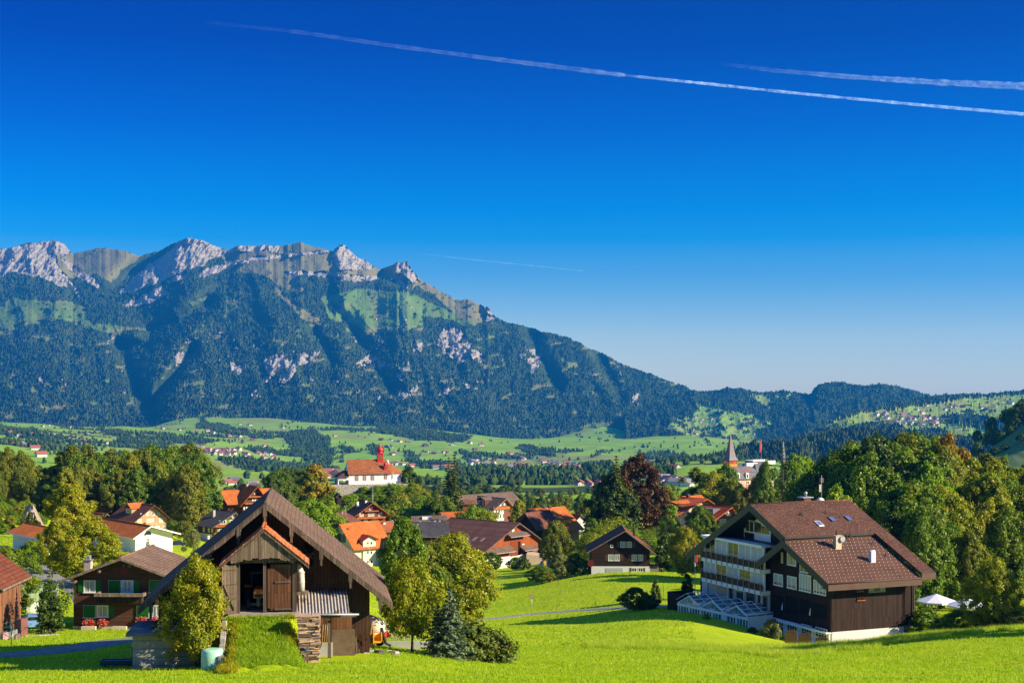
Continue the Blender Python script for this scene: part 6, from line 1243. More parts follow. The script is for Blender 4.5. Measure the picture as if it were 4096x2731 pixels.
a0, q0, a1, q1 = bb.rect('F', 0, c6_(1072, 826, 1162, 1012)); m = MB(); m.box(a0, a1, -.12, -.004, q0, q1); m.build('sliding_door', [m_planks('fox_red_planks', (.20, .045, .012), .25, True, .15)], bb.root)
a0, q0, a1, q1 = bb.rect('F', 0, c6_(1164, 826, 1200, 1012)); m = MB(); m.box(a0, a1, -.03, -.004, q0, q1); m.build('doorway', [m_plain('painted_gap_shade', (.004, .004, .004), 1, .1)], bb.root)  # flat near-black sheet: the doorway's inner shade is in its colour
window(bb, 'F', 0, c6_(1088, 655, 1122, 712), far=True, frame=P_BROWN, pane=WT); a0, q0, a1, q1 = bb.rect('F', 0, c6_(1218, 858, 1246, 872)); m = MB(); m.box(a0, a1, -.06, -.004, q0, q1); m.build('notice_board', [white], bb.root)
m = MB()
for k, x in enumerate((430, 515, 590, 665, 740)): u_, = (k,); v = 1.5 + k * 1.35 * .9; f = .30; s_ = (bb.hr - bb.he) / bb.r; v = 15.5 - k * 2.9; uu = bb.r * .28; m.hexa([(uu, v, bb.he + s_ * uu + .29), (uu, v + .9, bb.he + s_ * uu + .29), (uu + 1.8, v + .9, bb.he + s_ * (uu + 1.8) + .29), (uu + 1.8, v, bb.he + s_ * (uu + 1.8) + .29)][::-1] + [(uu, v, bb.he + s_ * uu + .35), (uu, v + .9, bb.he + s_ * uu + .35), (uu + 1.8, v + .9, bb.he + s_ * (uu + 1.8) + .35), (uu + 1.8, v, bb.he + s_ * (uu + 1.8) + .35)][::-1])
m.build('roof_light', [m_plain('dusty_panel', (.24, .19, .14), .4, .1)], bb.roof)
m = MB(); zt = 2.5; u1, _ = bb.uz(2085, 2225); m.hexa([(u1 - 2, -3.5, -3), (u1 + 8, -12, -3), (u1 + 10, -9, -3), (u1 + 3, -.05, -3), (u1 - 2, -3.5, zt - .2), (u1 + 8, -12, .1), (u1 + 10, -9, .1), (u1 + 3, -.05, zt)]); m.build('drive_ramp', [m_plain('ramp_concrete', (.36, .28, .20), .9, .15)], bb.root)
# --- red brown inn with green shutters
inn = gh('village_inn', 'red brown inn with green shutters, broad brown roofs and a white terrace front', 1970, 2086, 590, 42, 2050, 2038, 1994, 17, m_planks('inn_shingle', (.20, .07, .05), .5, False, .15), T_BROWN, ov=(1.8, 1.5, 1.5, 1), edge=m_plain('pink_board', (.50, .24, .16), .8, .1), apx=2019, cat='inn')
GRN = m_plain('teal_green_shutter', (.01, .16, .07), .6, .1)
for r in ((935, 350, 955, 385), (988, 350, 1003, 380), (868, 440, 884, 466), (903, 438, 917, 463), (942, 435, 956, 458), (968, 432, 982, 458), (872, 497, 888, 535), (924, 495, 938, 530), (955, 492, 975, 530)): window(inn, 'F', 0, c6_(*r), far=True, fw=.2, shutters='lr', sw=.7, smat=GRN, pane=curtain)
a0, q0, a1, q1 = inn.rect('F', 0, c6_(935, 462, 985, 486)); m = MB(); m.box(a0, a1, -.12, -.004, q0, q1); m.build('name_board', [white], inn.root)
balcony(inn, 0, c6_(845, 542, 990, 572), WT, 2.0)
m = MB(); a0, q0, a1, q1 = inn.rect('F', 0, c6_(850, 395, 1060, 430)); m.box(a0, a1, -.5, -.02, q0, q1); m.build('pent_board', [P_ORANGE], inn.root)
dormer(inn, 9, 5.0, 1.5, 2.6, T_BROWN, P_BROWN, up=.2)
for k in range(3): window(inn, 'L', 0, (1930 + k * 14, 2038, 1936 + k * 14, 2048), far=True, fw=.2, pane=curtain)
roof_gable(inn, 30, 13, inn.he + .5, inn.hr + .6, 6.5, 'u', [T_BROWN, P_EDGE], (1, 1, 1, 1), name='rear_roof', u0=-3, v0=12); m = MB(); m.box(-3, 27, 12.6, 24, -3, inn.he + .6); m.build('rear_wall', [P_BROWN], inn.root)
# --- orange roofed group
o1 = uh('orange_house', 'large house with an orange roof and two shed dormers left of the dark beech', 2190, 2150, 430, 36, 2316, 2118, 2153, 2037, 17, BEIGE, T_ORANGE, ov=(1, 1.2, 1.2, 1));
for k, px in enumerate((2228, 2262)): u, z = o1.uz(px, 2090, 2.2); m = MB(); m.box(u - 2, u + 2, 1.8, 5.5, z - .6, z + 1.4); m.build('dormer', [m_plain('yellow_dormer', (.62, .45, .12), .8, .2)], o1.roof); m = MB(); m.hexa([(u - 2.6, .9, z + 1.2), (u + 2.6, .9, z + 1.2), (u + 2.6, 7, z + 2.6), (u - 2.6, 7, z + 2.6), (u - 2.6, .9, z + 1.4), (u + 2.6, .9, z + 1.4), (u + 2.6, 7, z + 2.8), (u - 2.6, 7, z + 2.8)]); m.build('dormer_roof', [T_ORANGE], o1.roof)
for px, hh_ in ((2175, 2034), (2197, 2033)): u, z = o1.uz(px, hh_, 8.5); chimney(o1, u, 8.5, o1.hr - 1, z + 1.0, .8, .8, EDGE_DARK, o1.roof)
o2 = gh('maroon_house', 'house with a maroon roof and dark open gable in front of the orange roof', 2076, 2160, 425, -38, 2146, 2096, 2052, 10, P_DARK, T_REDBROWN, ov=(1.2, 1.2, 1.5, 1), apx=2111)
o3 = uh('dark_roof_house', 'white house with a dark ribbed roof behind the bushy tree with hanging leaves', 2158, 2180, 435, 12, 2240, 2138, 2160, 2092, 11, BEIGE, m_tiles('grape_tiles', (.075, .045, .050), (.10, .06, .065), .4, .4))
for k in range(3): window(o3, 'F', 0, (2170 + k * 22, 2158, 2180 + k * 22, 2172), far=True, fw=.15)
o4 = gh('small_white_house', 'small white gabled house with a red roof beside the flagpoles', 2305, 2100, 450, 25, 2342, 2080, 2062, 8, WT, T_RED, ov=(.6, .6, .6, .6));
for k in range(3): window(o4, 'F', 0, (2311 + k * 9, 2084, 2316 + k * 9, 2094), far=True, fw=.12)
# --- dark chalet with white base in the middle
dc = gh('dark_chalet', 'dark brown chalet with paired white windows and a white ground floor in the meadow', 2366, 2289, 300, -1, 2599, 2200, 2124, 11, m_planks('dark_log', (.028, .015, .011), .2, False, .25), T_REDBROWN, ov=(1.0, 1.4, 1.2, .8), apx=2500, base=(1.35, m_plain('blueish_white_wall', (.55, .56, .56), .9, .05)))
c7_ = lambda x0, y0, x1, y1: (2300 + x0 / 2.613, 1700 + y0 / 2.613, 2300 + x1 / 2.613, 1700 + y1 / 2.613)
for r, s in (((473, 1215, 527, 1275), 'l'), ((540, 1215, 592, 1275), 'r'), ((347, 1350, 403, 1415), 'l'), ((413, 1350, 468, 1415), 'r'), ((592, 1350, 645, 1415), 'l'), ((657, 1350, 712, 1415), 'r')): window(dc, 'F', 0, c7_(*r), shutters=s, sw=.75, smat=brownshut, pane=m_plain('net_curtain', (.26, .30, .24), .5, .3, 5), fw=.1, bars=(1, 0))
for r in ((368, 1248, 398, 1275),): window(dc, 'F', 0, c7_(*r), bars=(0, 0))
for r in ((592, 1488, 645, 1530), (660, 1488, 712, 1530)): window(dc, 'F', -.03, c7_(*r), shutters='l' if r[0] < 600 else 'r', sw=.4, smat=brownshut)
a0, q0, a1, q1 = dc.rect('F', -.03, c7_(320, 1492, 500, 1538)); m = MB(); m.box(a0, a1, -.08, -.004, q0, q1); m.build('garage_door', [m_plain('garage_panel', (.30, .34, .38), .6, .06)], dc.root)
m = MB(); u, z = dc.uz(2536, 2140, 4); m.tube([(u, 4, dc.hr - 3), (u, 4, dc.uz(2536, 2112, 4)[1])], .22, 8); m.build('flue', [P_DARK], dc.roof); m = MB(); m.box(dc.W + .01, dc.W + 1.9, 0, 4, -2, .9); m.box(dc.W + .01, dc.W + 2.0, -.1, 4.1, 1.1, 1.25, 1); [m.box(dc.W + .2 + i * .3, dc.W + .25 + i * .3, -.1, -.06, 1.25, 2.1, 1) for i in range(6)]; m.box(dc.W + .1, dc.W + 2, -.1, -.05, 2.1, 2.16, 1); m.build('side_balcony', [m_plain('plinth_brown', (.2, .17, .15), .9, .1), P_DARK], dc.root)
m = MB(); u, z = dc.uz(2363, 2252, -.6); m.tube([(u, -.6, z), (u, -.8, z)], .7, 18); m.build('satellite_dish', [m_plain('dark_red_dish', (.13, .012, .014), .5, .08)], dc.root)
# --- beige inn-like house and small red chalet left of the hotel
bg_ = gh('beige_house', 'long beige house with arched ground floor windows and an orange roof with shed dormers', 2708, 2102, 430, 43, 2872, 2052, 1996, 9, m_plain('sand_plaster', (.50, .33, .19), .9, .06), T_RED, ov=(2, 2, 1.8, 1.5), apx=2812, edge=T_ORANGE)
for r, s in (((1280, 815, 1305, 855), 'lr'), ((1097, 905, 1125, 942), 'lr'), ((1190, 900, 1213, 935), 'lr'), ((1228, 900, 1252, 935), 'lr'), ((1098, 980, 1115, 1020), ''), ((1200, 970, 1222, 1015), '')): window(bg_, 'F', 0, c7_(*r), far=True, fw=.15, bars=(1, 1), shutters=s or None, sw=.6, smat=m_plain('tan_shutter', (.27, .17, .10), .8, .1))
dormer(bg_, 4.5, 5, 2.2, 2.0, T_ORANGE, P_BROWN, up=.1); u, z = bg_.uz(2770, 1985, 8); chimney(bg_, bg_.r, 6, bg_.hr - 1, bg_.hr + 1.2, .9, .9, EDGE_DARK, bg_.roof)
roof_gable(bg_, bg_.W + 6, 9, bg_.he + .6, bg_.hr - .3, 4.5, 'u', [T_ORANGE, P_EDGE], (1, 1, 1, 1), name='cross_roof', u0=-1, v0=7)
rc = gh('red_chalet', 'small red brown chalet with a grey box dormer left of the hotel', 2858, 2108, 385, 40, 2938, 2074, 2030, 9, P_REDLOG, m_tiles('maroon_tiles', (.20, .035, .02), (.26, .05, .03), .3, .35), ov=(1.2, 1.2, 1.1, 1), apx=2918, edge=T_ORANGE)
for r, s in (((1573, 900, 1605, 940), ''), ((1607, 900, 1637, 940), ''), ((1512, 980, 1575, 1020), 'lr')): window(rc, 'F', 0, c7_(*r), far=True, fw=.12, bars=(1 if s == '' else 4, 0), shutters=s or None, sw=.6, smat=GRN)
m = MB(); s_ = (rc.hr - rc.he) / rc.r; m.box(1.6, 5.0, 2.0, 6.5, rc.he, rc.he + s_ * 1.6 + 1.7); m.build('box_dormer', [m_plain('lead_grey', (.13, .11, .12), .5, .15)], rc.roof); m = MB(); m.box(1.54, 1.598, 2.3, 3.6, rc.he + 1.7, rc.he + s_ * 1.6 + 1.5); m.build('dormer_window', [glass], rc.roof)
# --- barn shed, tent, info box, hedge, parasol, lamps
tn = empty('dome_tent', G(2185, 372), 0); tag(tn, 'blue and yellow dome tent pitched on the lawn by the big barn', 'tent')
m = MB(); q = 16
for k in range(q):
 a0, a1 = 2 * math.pi * k / q, 2 * math.pi * (k + 1) / q; prev = None
 for j in range(6):
  f0, f1 = j / 6 * math.pi / 2, (j + 1) / 6 * math.pi / 2; P = [(1.9 * math.cos(a) * math.cos(f), 1.7 * math.sin(a) * math.cos(f), 2.1 * math.sin(f)) for a, f in ((a0, f0), (a1, f0), (a1, f1), (a0, f1))]
  m.face(P if j < 5 else P[:3], 0 if (k // 2) % 2 == 0 else 1)
m.build('canopy', [m_plain('tent_blue', (.015, .05, .22), .7, .1), m_plain('tent_yellow', (.75, .42, .01), .7, .1)], tn); m = MB(); m.prism([(-1.1, -.05), (1.1, -.05), (.7, 1.0), (-.5, .9)], 'y', -2.6, -1.4); m.build('porch', [m_plain('tent_blue', (.015, .05, .22), .7, .1)], tn).location = (-1.6, .6, 0)
ib = empty('hen_house', G(2196, 300), 0); tag(ib, 'small hutch with a bright red sloping roof beside the dark bush', 'hutch'); m = MB(); m.box(-.6, .6, -.5, .5, -.3, .6); m.build('body', [P_EDGE], ib); m = MB(); m.hexa([(-.75, -.8, .55), (.8, -.8, .55), (.8, .5, 1.6), (-.75, .5, 1.6), (-.75, -.8, .62), (.8, -.8, .62), (.8, .5, 1.67), (-.75, .5, 1.67)]); m.build('roof', [m_plain('red_sheet', (.33, .03, .02), .6, .1)], ib)
def parasol(label, loc, r, h, mat, group=None, rz=0):
 o = empty('parasol', loc, rz); tag(o, label, 'parasol', group); m = MB(); m.tube([(0, 0, -.2), (0, 0, h)], .035, 6); m.build('pole', [GREYM], o); m = MB(); n = 8
 for k in range(n):
  a0, a1 = 2 * math.pi * k / n, 2 * math.pi * (k + 1) / n; A = (r * math.cos(a0), r * math.sin(a0), h - r * .34); B_ = (r * math.cos(a1), r * math.sin(a1), h - r * .34); m.face([A, B_, (0, 0, h + .05)]); m.face([(A[0], A[1], A[2] - .22), (B_[0], B_[1], B_[2] - .22), B_, A])
 c = m.build('canopy', [mat], o); c.modifiers.new('s', 'SOLIDIFY').thickness = .02; return o
parasol('bright yellow parasol on the inn terrace left of the hedge', G(2312, 385), 2.1, 3.0, m_plain('yellow_canvas', (.80, .55, .01), .8, .06))
WC = m_plain('white_canvas', (.62, .62, .66), .85, .05); parasol('larger white parasol closer to the brown hotel', W(3745, 2375, 200) + Vector((0, 0, -3.4)), 2.75, 3.4, WC); parasol('lower white parasol half behind the fruit tree at the right', W(3869, 2392, 193) + Vector((0, 0, -3.2)), 2.7, 3.2, WC)
def lamp(label, px, D, pyt, group):
 g_ = G(px, D); h_ = (HY - pyt) / F * D - g_.z; o = empty('street_lamp', g_, 0); tag(o, label, 'lamp', group); m = MB(); m.tube([(0, 0, -.3), (0, 0, h_)], .07, 6); m.build('pole', [GREYM], o); m = MB(); m.tube([(-.2, 0, h_), (-.9, 0, h_ + .1)], [.1, .06], 6); m.build('lamp_head', [GREYM], o)
for px, D, py, lab in ((1477, 395, 2190, 'tall thin lamp in front of the cream apartment house'), (1383, 430, 2025, 'lamp post left of the dark log chalet'), (1573, 430, 2080, 'short lamp right of the orange roofs'), (1491, 500, 1930, 'thin lamp on the chapel hill below the wall')): lamp(lab, px, D, py, 'street lamps')
def flag(name, label, px, D, pyt, cloth, w, hgt, group=None, base=None):
 g_ = base or G(px, D); h_ = (HY - pyt) / F * D - g_.z; o = empty(name, g_, 0); tag(o, label, 'flagpole', group); m = MB(); m.tube([(0, 0, -.3), (0, 0, h_)], [.07, .04], 6); m.build('pole', [white], o); m = MB(); n = 8; zt = h_ - .15
 for i in range(n):
  a, b = i / n, (i + 1) / n; y = lambda f: .12 * math.sin(f * 7); m.face([(w * a, y(a), zt - hgt), (w * b, y(b), zt - hgt), (w * b, y(b), zt), (w * a, y(a), zt)], (0 if not isinstance(cloth, (list,)) else (i * len(cloth)) // n))
 c = m.build('flag', cloth if isinstance(cloth, list) else [cloth], o); c.modifiers.new('s', 'SOLIDIFY').thickness = .02
flag('flagpole', 'flagpole with a long red and white banner beside the small white house', 2345, 430, 2063, [m_plain('flag_white', (.7, .7, .7), .7, .05), RED], 1.1, 5); flag('flagpole', 'flagpole with a narrow white banner in front of the dark beech', 2364, 430, 2058, m_plain('flag_white', (.7, .7, .7), .7, .05), .8, 3.5); flag('flagpole', 'flagpole with a short yellow banner against the dark beech', 2380, 430, 2064, m_plain('flag_yellow', (.75, .5, .02), .7, .05), .7, 3)
m = MB(); m.box(-3.2, 3.2, -.7, .7, -.3, 1.7); tag(m.build('hedge', [m_plain('clipped_hedge', (.030, .060, .010), .95, .5, 9, bumpk=1)], loc=G(2318, 350)), 'low clipped green hedge between the lawn and the yellow parasol', 'hedge')
m = MB()
for i in range(12): m.tube([(-3 + i * .55, i * .1, -.2), (-3 + i * .55, i * .1, 2.1)], .03, 4)
m.box(-3, 3.1, -.02, .0, .1, 2.0, 1); nf = put(m, 'net_fence', [m_plain('net_post', (.25, .30, .30), .6, .1), None], 'tall pale net fence on the lawn behind the old shed', 'fence', G(112, 150), R(25))
nm = NT('garden_net'); tr_ = nm.n('ShaderNodeBsdfTransparent'); mxn = nm.n('ShaderNodeMixShader'); ck = nm.n('ShaderNodeTexBrick'); ck.offset = 0; ck.inputs['Scale'].default_value = 1; ck.inputs['Brick Width'].default_value = .16; ck.inputs['Row Height'].default_value = .16; ck.inputs['Mortar Size'].default_value = .02; nm.l(nm.coord('UV'), ck.inputs['Vector']); nm.l(ck.outputs['Fac'], mxn.inputs[0]); nm.l(tr_.outputs[0], mxn.inputs[1]); nm.l(nm.b.outputs[0], mxn.inputs[2]); nm.l(mxn.outputs[0], nm.out.inputs[0]); nm.b.inputs['Base Color'].default_value = (.3, .4, .38, 1); nf.data.materials[1] = nm.m
# ------------------------------------------------------------------ the big brown hotel
ho = House('brown_hotel', 'large dark timber hotel with two brown tiled gables, white balconies and a glazed conservatory', 3323, 2590, 172, 23, 'hotel')
HA = lambda x, y: (2650 + x / 2.413, 1950 + y / 2.413); HB = lambda x, y: (3100 + x / 2.412, 1950 + y / 2.412)
def ra(x0, y0, x1, y1): a = HA(x0, y0); b = HA(x1, y1); return (a[0], a[1], b[0], b[1])
def rb(x0, y0, x1, y1): a = HB(x0, y0); b = HB(x1, y1); return (a[0], a[1], b[0], b[1])
H_WOOD = m_planks('hotel_boards', (.030, .017, .013), .22, True, .3); H_TILE1 = m_tiles('hotel_tiles_old', (.080, .040, .030), (.108, .056, .041), .33, .42, spots=(.30, .16, .09), bumpd=.03, mortar=.5); H_TILE2 = m_tiles('hotel_tiles_new', (.098, .050, .036), (.118, .062, .044), .33, .42, bumpd=.03, mortar=.55)
H_FAS = m_plain('dark_green_fascia', (.030, .033, .030), .5, .15); H_COP = m_plain('brown_sheet_eave', (.085, .048, .034), .5, .2, 1.0); H_WHITE = m_plain('hotel_white', (.78, .80, .80), .6, .05); H_PLN = m_plain('hotel_plinth', (.52, .50, .52), .9, .08, .7)
v2L, v1L = 13.1, 30.8; sR2 = (12.3 - 8.0) / 9.5; zr2 = 12.3; zr1 = 16.25; s1L = (16.25 - 8.0) / 16.4; s1R = .44
m = MB(); m.box(0, 11, 0, 13.1, 1.9, 8.0); m.prism([(0, 8.0), (8.0, zr2 - .45), (13.1, zr2 - .45 - 5.1 * .52), (13.1, 8.0)], 'x', 0, 11); m.box(11.01, 13.2, .8, 13, 1.9, 8.4)
m.box(0.02, 13.2, 13.11, v1L, 5.0, 8.4); m.prism([(13.2, 8.4), (15.8, zr1 - .5), (v1L, 8.4)], 'x', 1.6, 13.2); m.prism([(8.2, 8.2), (13.2, 8.2), (15.8, zr1 - .5), (8.2, zr1 - .5 - 7.6 * s1R)], 'x', 1.6, 13.2)
m.box(.02, .4, 28.4, v1L, -1.5, 5.0); m.box(.4, 13.2, 13.2, v1L - .01, -1.5, 4.98); m.build('wall', [H_WOOD], ho.root)
m = MB(); m.box(.03, 10.97, -.0, 13, -3, 1.89); m.box(11.0, 13.1, .9, 12, -3, 1.89); m.build('plinth', [H_PLN], ho.root)
# roofs: slopes as slabs
def slope(m, u0, u1, va, za, vb, zb, t=.25, mats=(0, 1)):
 """slab from eave (va, za) to ridge (vb, zb)"""
 P = [(va, za), (vb, zb), (vb, zb - t), (va, za - t)]; s = 1 if va < vb else -1
 P = P if s < 0 else P
 A = [(u0, q[0], q[1]) for q in P]; B_ = [(u1, q[0], q[1]) for q in P]; up = [A[0], B_[0], B_[1], A[1]] if s > 0 else [A[1], B_[1], B_[0], A[0]]
 m.face(up, mats[0]); dn = [A[3], A[2], B_[2], B_[3]] if s > 0 else [A[2], A[3], B_[3], B_[2]]; m.face(dn, mats[1]); m.face([A[0], A[3], B_[3], B_[0]] if s > 0 else [B_[0], B_[3], A[3], A[0]], mats[1])
 m.face([A[0], A[1], A[2], A[3]] if s > 0 else [A[3], A[2], A[1], A[0]], mats[1]); m.face([B_[3], B_[2], B_[1], B_[0]] if s > 0 else [B_[0], B_[1], B_[2], B_[3]], mats[1])
m = MB(); slope(m, -1.4, 14.5, 32.2, 16.25 - 16.4 * s1L, 15.8, zr1); slope(m, -1.4, 14.5, 7.7, zr1 - 8.1 * s1R, 15.8, zr1); slope(m, 12.35, 14.5, -1.5, zr1 - 17.3 * s1R, 7.7, zr1 - 8.1 * s1R)
m.tube([(-1.4, 15.8, zr1), (14.5, 15.8, zr1)], .14, 6, 0); r1 = m.build('roof', [H_TILE1, H_FAS], ho.root)
m = MB(); slope(m, -1.5, 12.34, -1.5, 8.05, 8.0, zr2); slope(m, -1.5, 12.34, 14.0, zr2 - 6.0 * .57, 8.0, zr2); m.tube([(-1.5, 8.0, zr2), (12.34, 8.0, zr2)], .12, 6, 0); r2 = m.build('roof', [H_TILE2, H_FAS], ho.root); r2['label'] = 'lower, smoother roof dotted with white snow studs'
# deep bargeboards and sheet eaves
m = MB()
for (a, b, u) in (((32.2, 16.25 - 16.4 * s1L), (15.8, zr1), -1.4), ((7.5, zr1 - 8.3 * s1R), (15.8, zr1), -1.4), ((-1.5, 8.05), (8.0, zr2), -1.5), ((14.0, zr2 - 6 * .57), (8.0, zr2), -1.5)):
 d_ = .95; P = [(a[0], a[1] + .03), (b[0], b[1] + .03), (b[0], b[1] - d_), (a[0], a[1] - d_)]; P = P[::-1] if a[0] < b[0] else P; m.prism(P, 'x', u - .06, u - .005)
m.build('bargeboard', [H_FAS], r1)
m = MB(); m.box(-1.5, 12.4, -1.62, -1.51, 7.15, 7.98); m.box(12.36, 14.5, -1.62, -1.51, 7.75, 8.55); m.box(12.345, 12.41, -1.505, 1.2, 7.2, 8.0); m.tube([(-1.5, -1.66, 8.0), (12.4, -1.66, 8.0)], .07, 6); m.build('eave_board', [H_COP], r2)
m = MB(); m.box(-1.44, 12.3, -1.5, -.02, 7.3, 7.36); m.build('soffit', [H_WOOD], ho.root)
def onroof(px, py, vr, zr, s):
 lo, hi = -1.5, vr
 for _ in range(40):
  v = (lo + hi) / 2; u, z = ho.uz(px, py, v)
  if z > zr - s * (vr - v): lo = v
  else: hi = v
 return u, v, zr - s * (vr - v)
S2 = (8.0, zr2, sR2); S1 = (15.8, zr1, s1R)
m = MB()
for i in range(14):
 for j in range(22):
  v = -1.2 + i * .66; u = -1.2 + j * 1.02 * .6 * 1.05 + (i % 2) * .33
  if u < 12.2: z = zr2 - sR2 * (8 - v); m.box(u - .026, u + .026, v - .026, v + .026, z + .01, z + .09)
sn = m.build('snow_stud', [WT], r2); sn['kind'] = 'stuff'
u, v, z = onroof(*HB(600, 580), *S2); m = MB(); m.box(u - .42, u + .42, v - .35, v + .35, z - .5, z + 1.5); m.box(u - .5, u + .5, v - .42, v + .42, z + 1.5, z + 1.6); m.build('chimney', [m_plain('pale_chimney', (.50, .40, .28), .9, .1)], r2)
m = MB(); m.tube([(u - .1, v, z + 1.6), (u - .1, v, z + 2.1)], .13, 8); m.build('chimney_pot', [EDGE_DARK], r2); m = MB(); m.tube([(u + .45, v - .5, z + 1.15), (u + .45, v - .58, z + 1.15)], .38, 16); m.build('satellite_dish', [GREYM], r2)
u, v, z = onroof(*HB(937, 710), *S2); m = MB(); m.box(u - .33, u + .33, v - .3, v + .3, z - .4, z + 1.15); m.tube([(u - .36, v, z + 1.2), (u + .36, v, z + 1.2)], .2, 8); m.build('chimney', [m_plain('white_steel', (.62, .62, .66), .35, .05)], r2)
for q, S_, rr_ in (((940, 545), S2, r2), ((1066, 658), S2, r2), ((262, 268), S1, r1), ((243, 262), S1, r1), ((490, 245), S1, r1), ((726, 462), S1, r1)):
 u, v, z = onroof(*HB(*q), *S_); m = MB(); m.tube([(u, v, z - .1), (u, v, z + .4)], .08, 7); m.box(u - .2, u + .2, v - .2, v + .2, z - .05, z + .03); m.build('vent_pipe', [EDGE_DARK], rr_)
for q in ((428, 350), (553, 308), (710, 300)):
 u, v, z = onroof(*HB(*q), *S1); m = MB(); t = s1R; w_ = .38; d_ = .55
 m.hexa([(u - w_, v - d_, z - d_ * t), (u + w_, v - d_, z - d_ * t), (u + w_, v + d_, z + d_ * t), (u - w_, v + d_, z + d_ * t)] + [(u - w_, v - d_, z - d_ * t + .14), (u + w_, v - d_, z - d_ * t + .14), (u + w_, v + d_, z + d_ * t + .14), (u - w_, v + d_, z + d_ * t + .14)]); k = m.build('skylight', [EDGE_DARK if q[0] > 430 else WT], r1)
 w_ -= .07; d_ -= .08; m = MB(); m.hexa([(u - w_, v - d_, z - d_ * t + .141), (u + w_, v - d_, z - d_ * t + .141), (u + w_, v + d_, z + d_ * t + .141), (u - w_, v + d_, z + d_ * t + .141)] + [(u - w_, v - d_, z - d_ * t + .15), (u + w_, v - d_, z - d_ * t + .15), (u + w_, v + d_, z + d_ * t + .15), (u - w_, v + d_, z + d_ * t + .15)]); m.build('pane', [m_plain('sky_pane', (.10, .11, .25), .08, .05, spec=1)], k)
u, z = ho.uz(3222, 2000, 16.5); m = MB(); m.box(u - .55, u + .55, 16, 17, zr1 - 1, zr1 + .5); m.box(u - .8, u + .8, 15.8, 17.2, zr1 + .5, zr1 + .62, 1); m.lathe([(.2, .62), (.2, 1.0), (.28, 1.05), (.22, 1.25), (.1, 1.3)], (u, 16.5, zr1), 8, 1); m.build('chimney', [m_plain('brown_brick', (.15, .06, .04), .9, .2), GREYM], r1)
u, z = ho.uz(3286, 1990, 16.5); m = MB(); m.tube([(u, 16.5, zr1 - .5), (u, 16.5, zr1 + 3.4)], .035, 5); [m.tube([(u - .35, 16.5, zr1 + 3 - k * .12), (u + .35, 16.5, zr1 + 3 - k * .12)], .015, 4) for k in range(5)]; m.box(u - .4, u - .1, 16.45, 16.5, zr1 + 1.2, zr1 + 2.2); m.build('aerial', [m_plain('aerial_metal', (.35, .30, .27), .5, .1)], r1)
m = MB(); m.lathe([(.55, -.1), (.5, .15), (.3, .35), (.05, .42)], (u - .1, 16.6, zr1), 14); m.build('dome_cover', [WT], r1)
# --- white balconied wing on the gable side
m = MB(); a, b = 13.12, 28.3
for z0, z1 in ((10.75, 11.05), (7.45, 7.95), (4.65, 5.15)): m.box(-1.35, .9, a, b, z0, z1)
m.box(-.79, 1.5, b - .25, b, 5.16, 10.74); m.box(.30, 1.59, a, b, 11.06, 11.12, 1)
for k in range(6): v = a + .15 + (b - a - .3) * k / 5; m.box(-.95, -.70, v - .12, v + .12, 5.16, 7.44); m.box(-.95, -.70, v - .12, v + .12, 7.96, 10.74)
m.build('balcony_slab', [H_WHITE, m_plain('flat_roof_felt', (.09, .095, .11), .8, .15)], ho.root)
kk = 0
BLD = m_plain('blind_slats_blue', (.20, .24, .30), .5, .05); WDF = m_plain('golden_wood', (.42, .26, .07), .6, .15)
for lev, (z0, z1) in enumerate(((5.2, 7.42), (8.0, 10.7))):
 for k in range(5):
  v0 = a + .3 + (b - a - .3) * k / 5; v1 = a - .02 + (b - a - .3) * (k + 1) / 5
  typ = [['b', 'g', 'b', 'g', 'b'], ['b', 'b', 'g', 'b', 'g']][lev][k]; window(ho, 'L', -.80, (v0, z0, v1, z1), px=False, frame=H_WHITE, bars=(1, 0), sill=False, fw=.1, blind=.97 if typ == 'b' else None, pane=m_plain('warm_room_glass', (.075, .066, .05), .12, .6, 1.5, spec=.5) if typ == 'g' else m_plain('sky_lit_glass', (.10, .15, .20), .08, .3, 1.0, spec=.9))  # sky reflection is partly put into the panes' pale blue base colour
for z0 in (5.16, 7.96):
 m = MB(); m.box(-1.30, -1.22, a, b, z0 + .02, z0 + .8); m.build('balcony_front', [m_plain('dark_panel', (.030, .018, .015), .6, .1)], ho.root)
 m = MB(); m.box(-1.40, -1.34, a, b, z0 + 1.0, z0 + 1.05); m.box(-1.40, -1.34, a, b, z0 + 1.25, z0 + 1.3); m.build('balcony_rail', [GREYM], ho.root)
 for i in range(12): m = MB(); m.box(-1.45, -1.36, a + .1 + i * (b - a - .2) / 11, a + .16 + i * (b - a - .2) / 11, z0 - .45, z0 + 1.1); m.build('baluster', [WDF], ho.root)
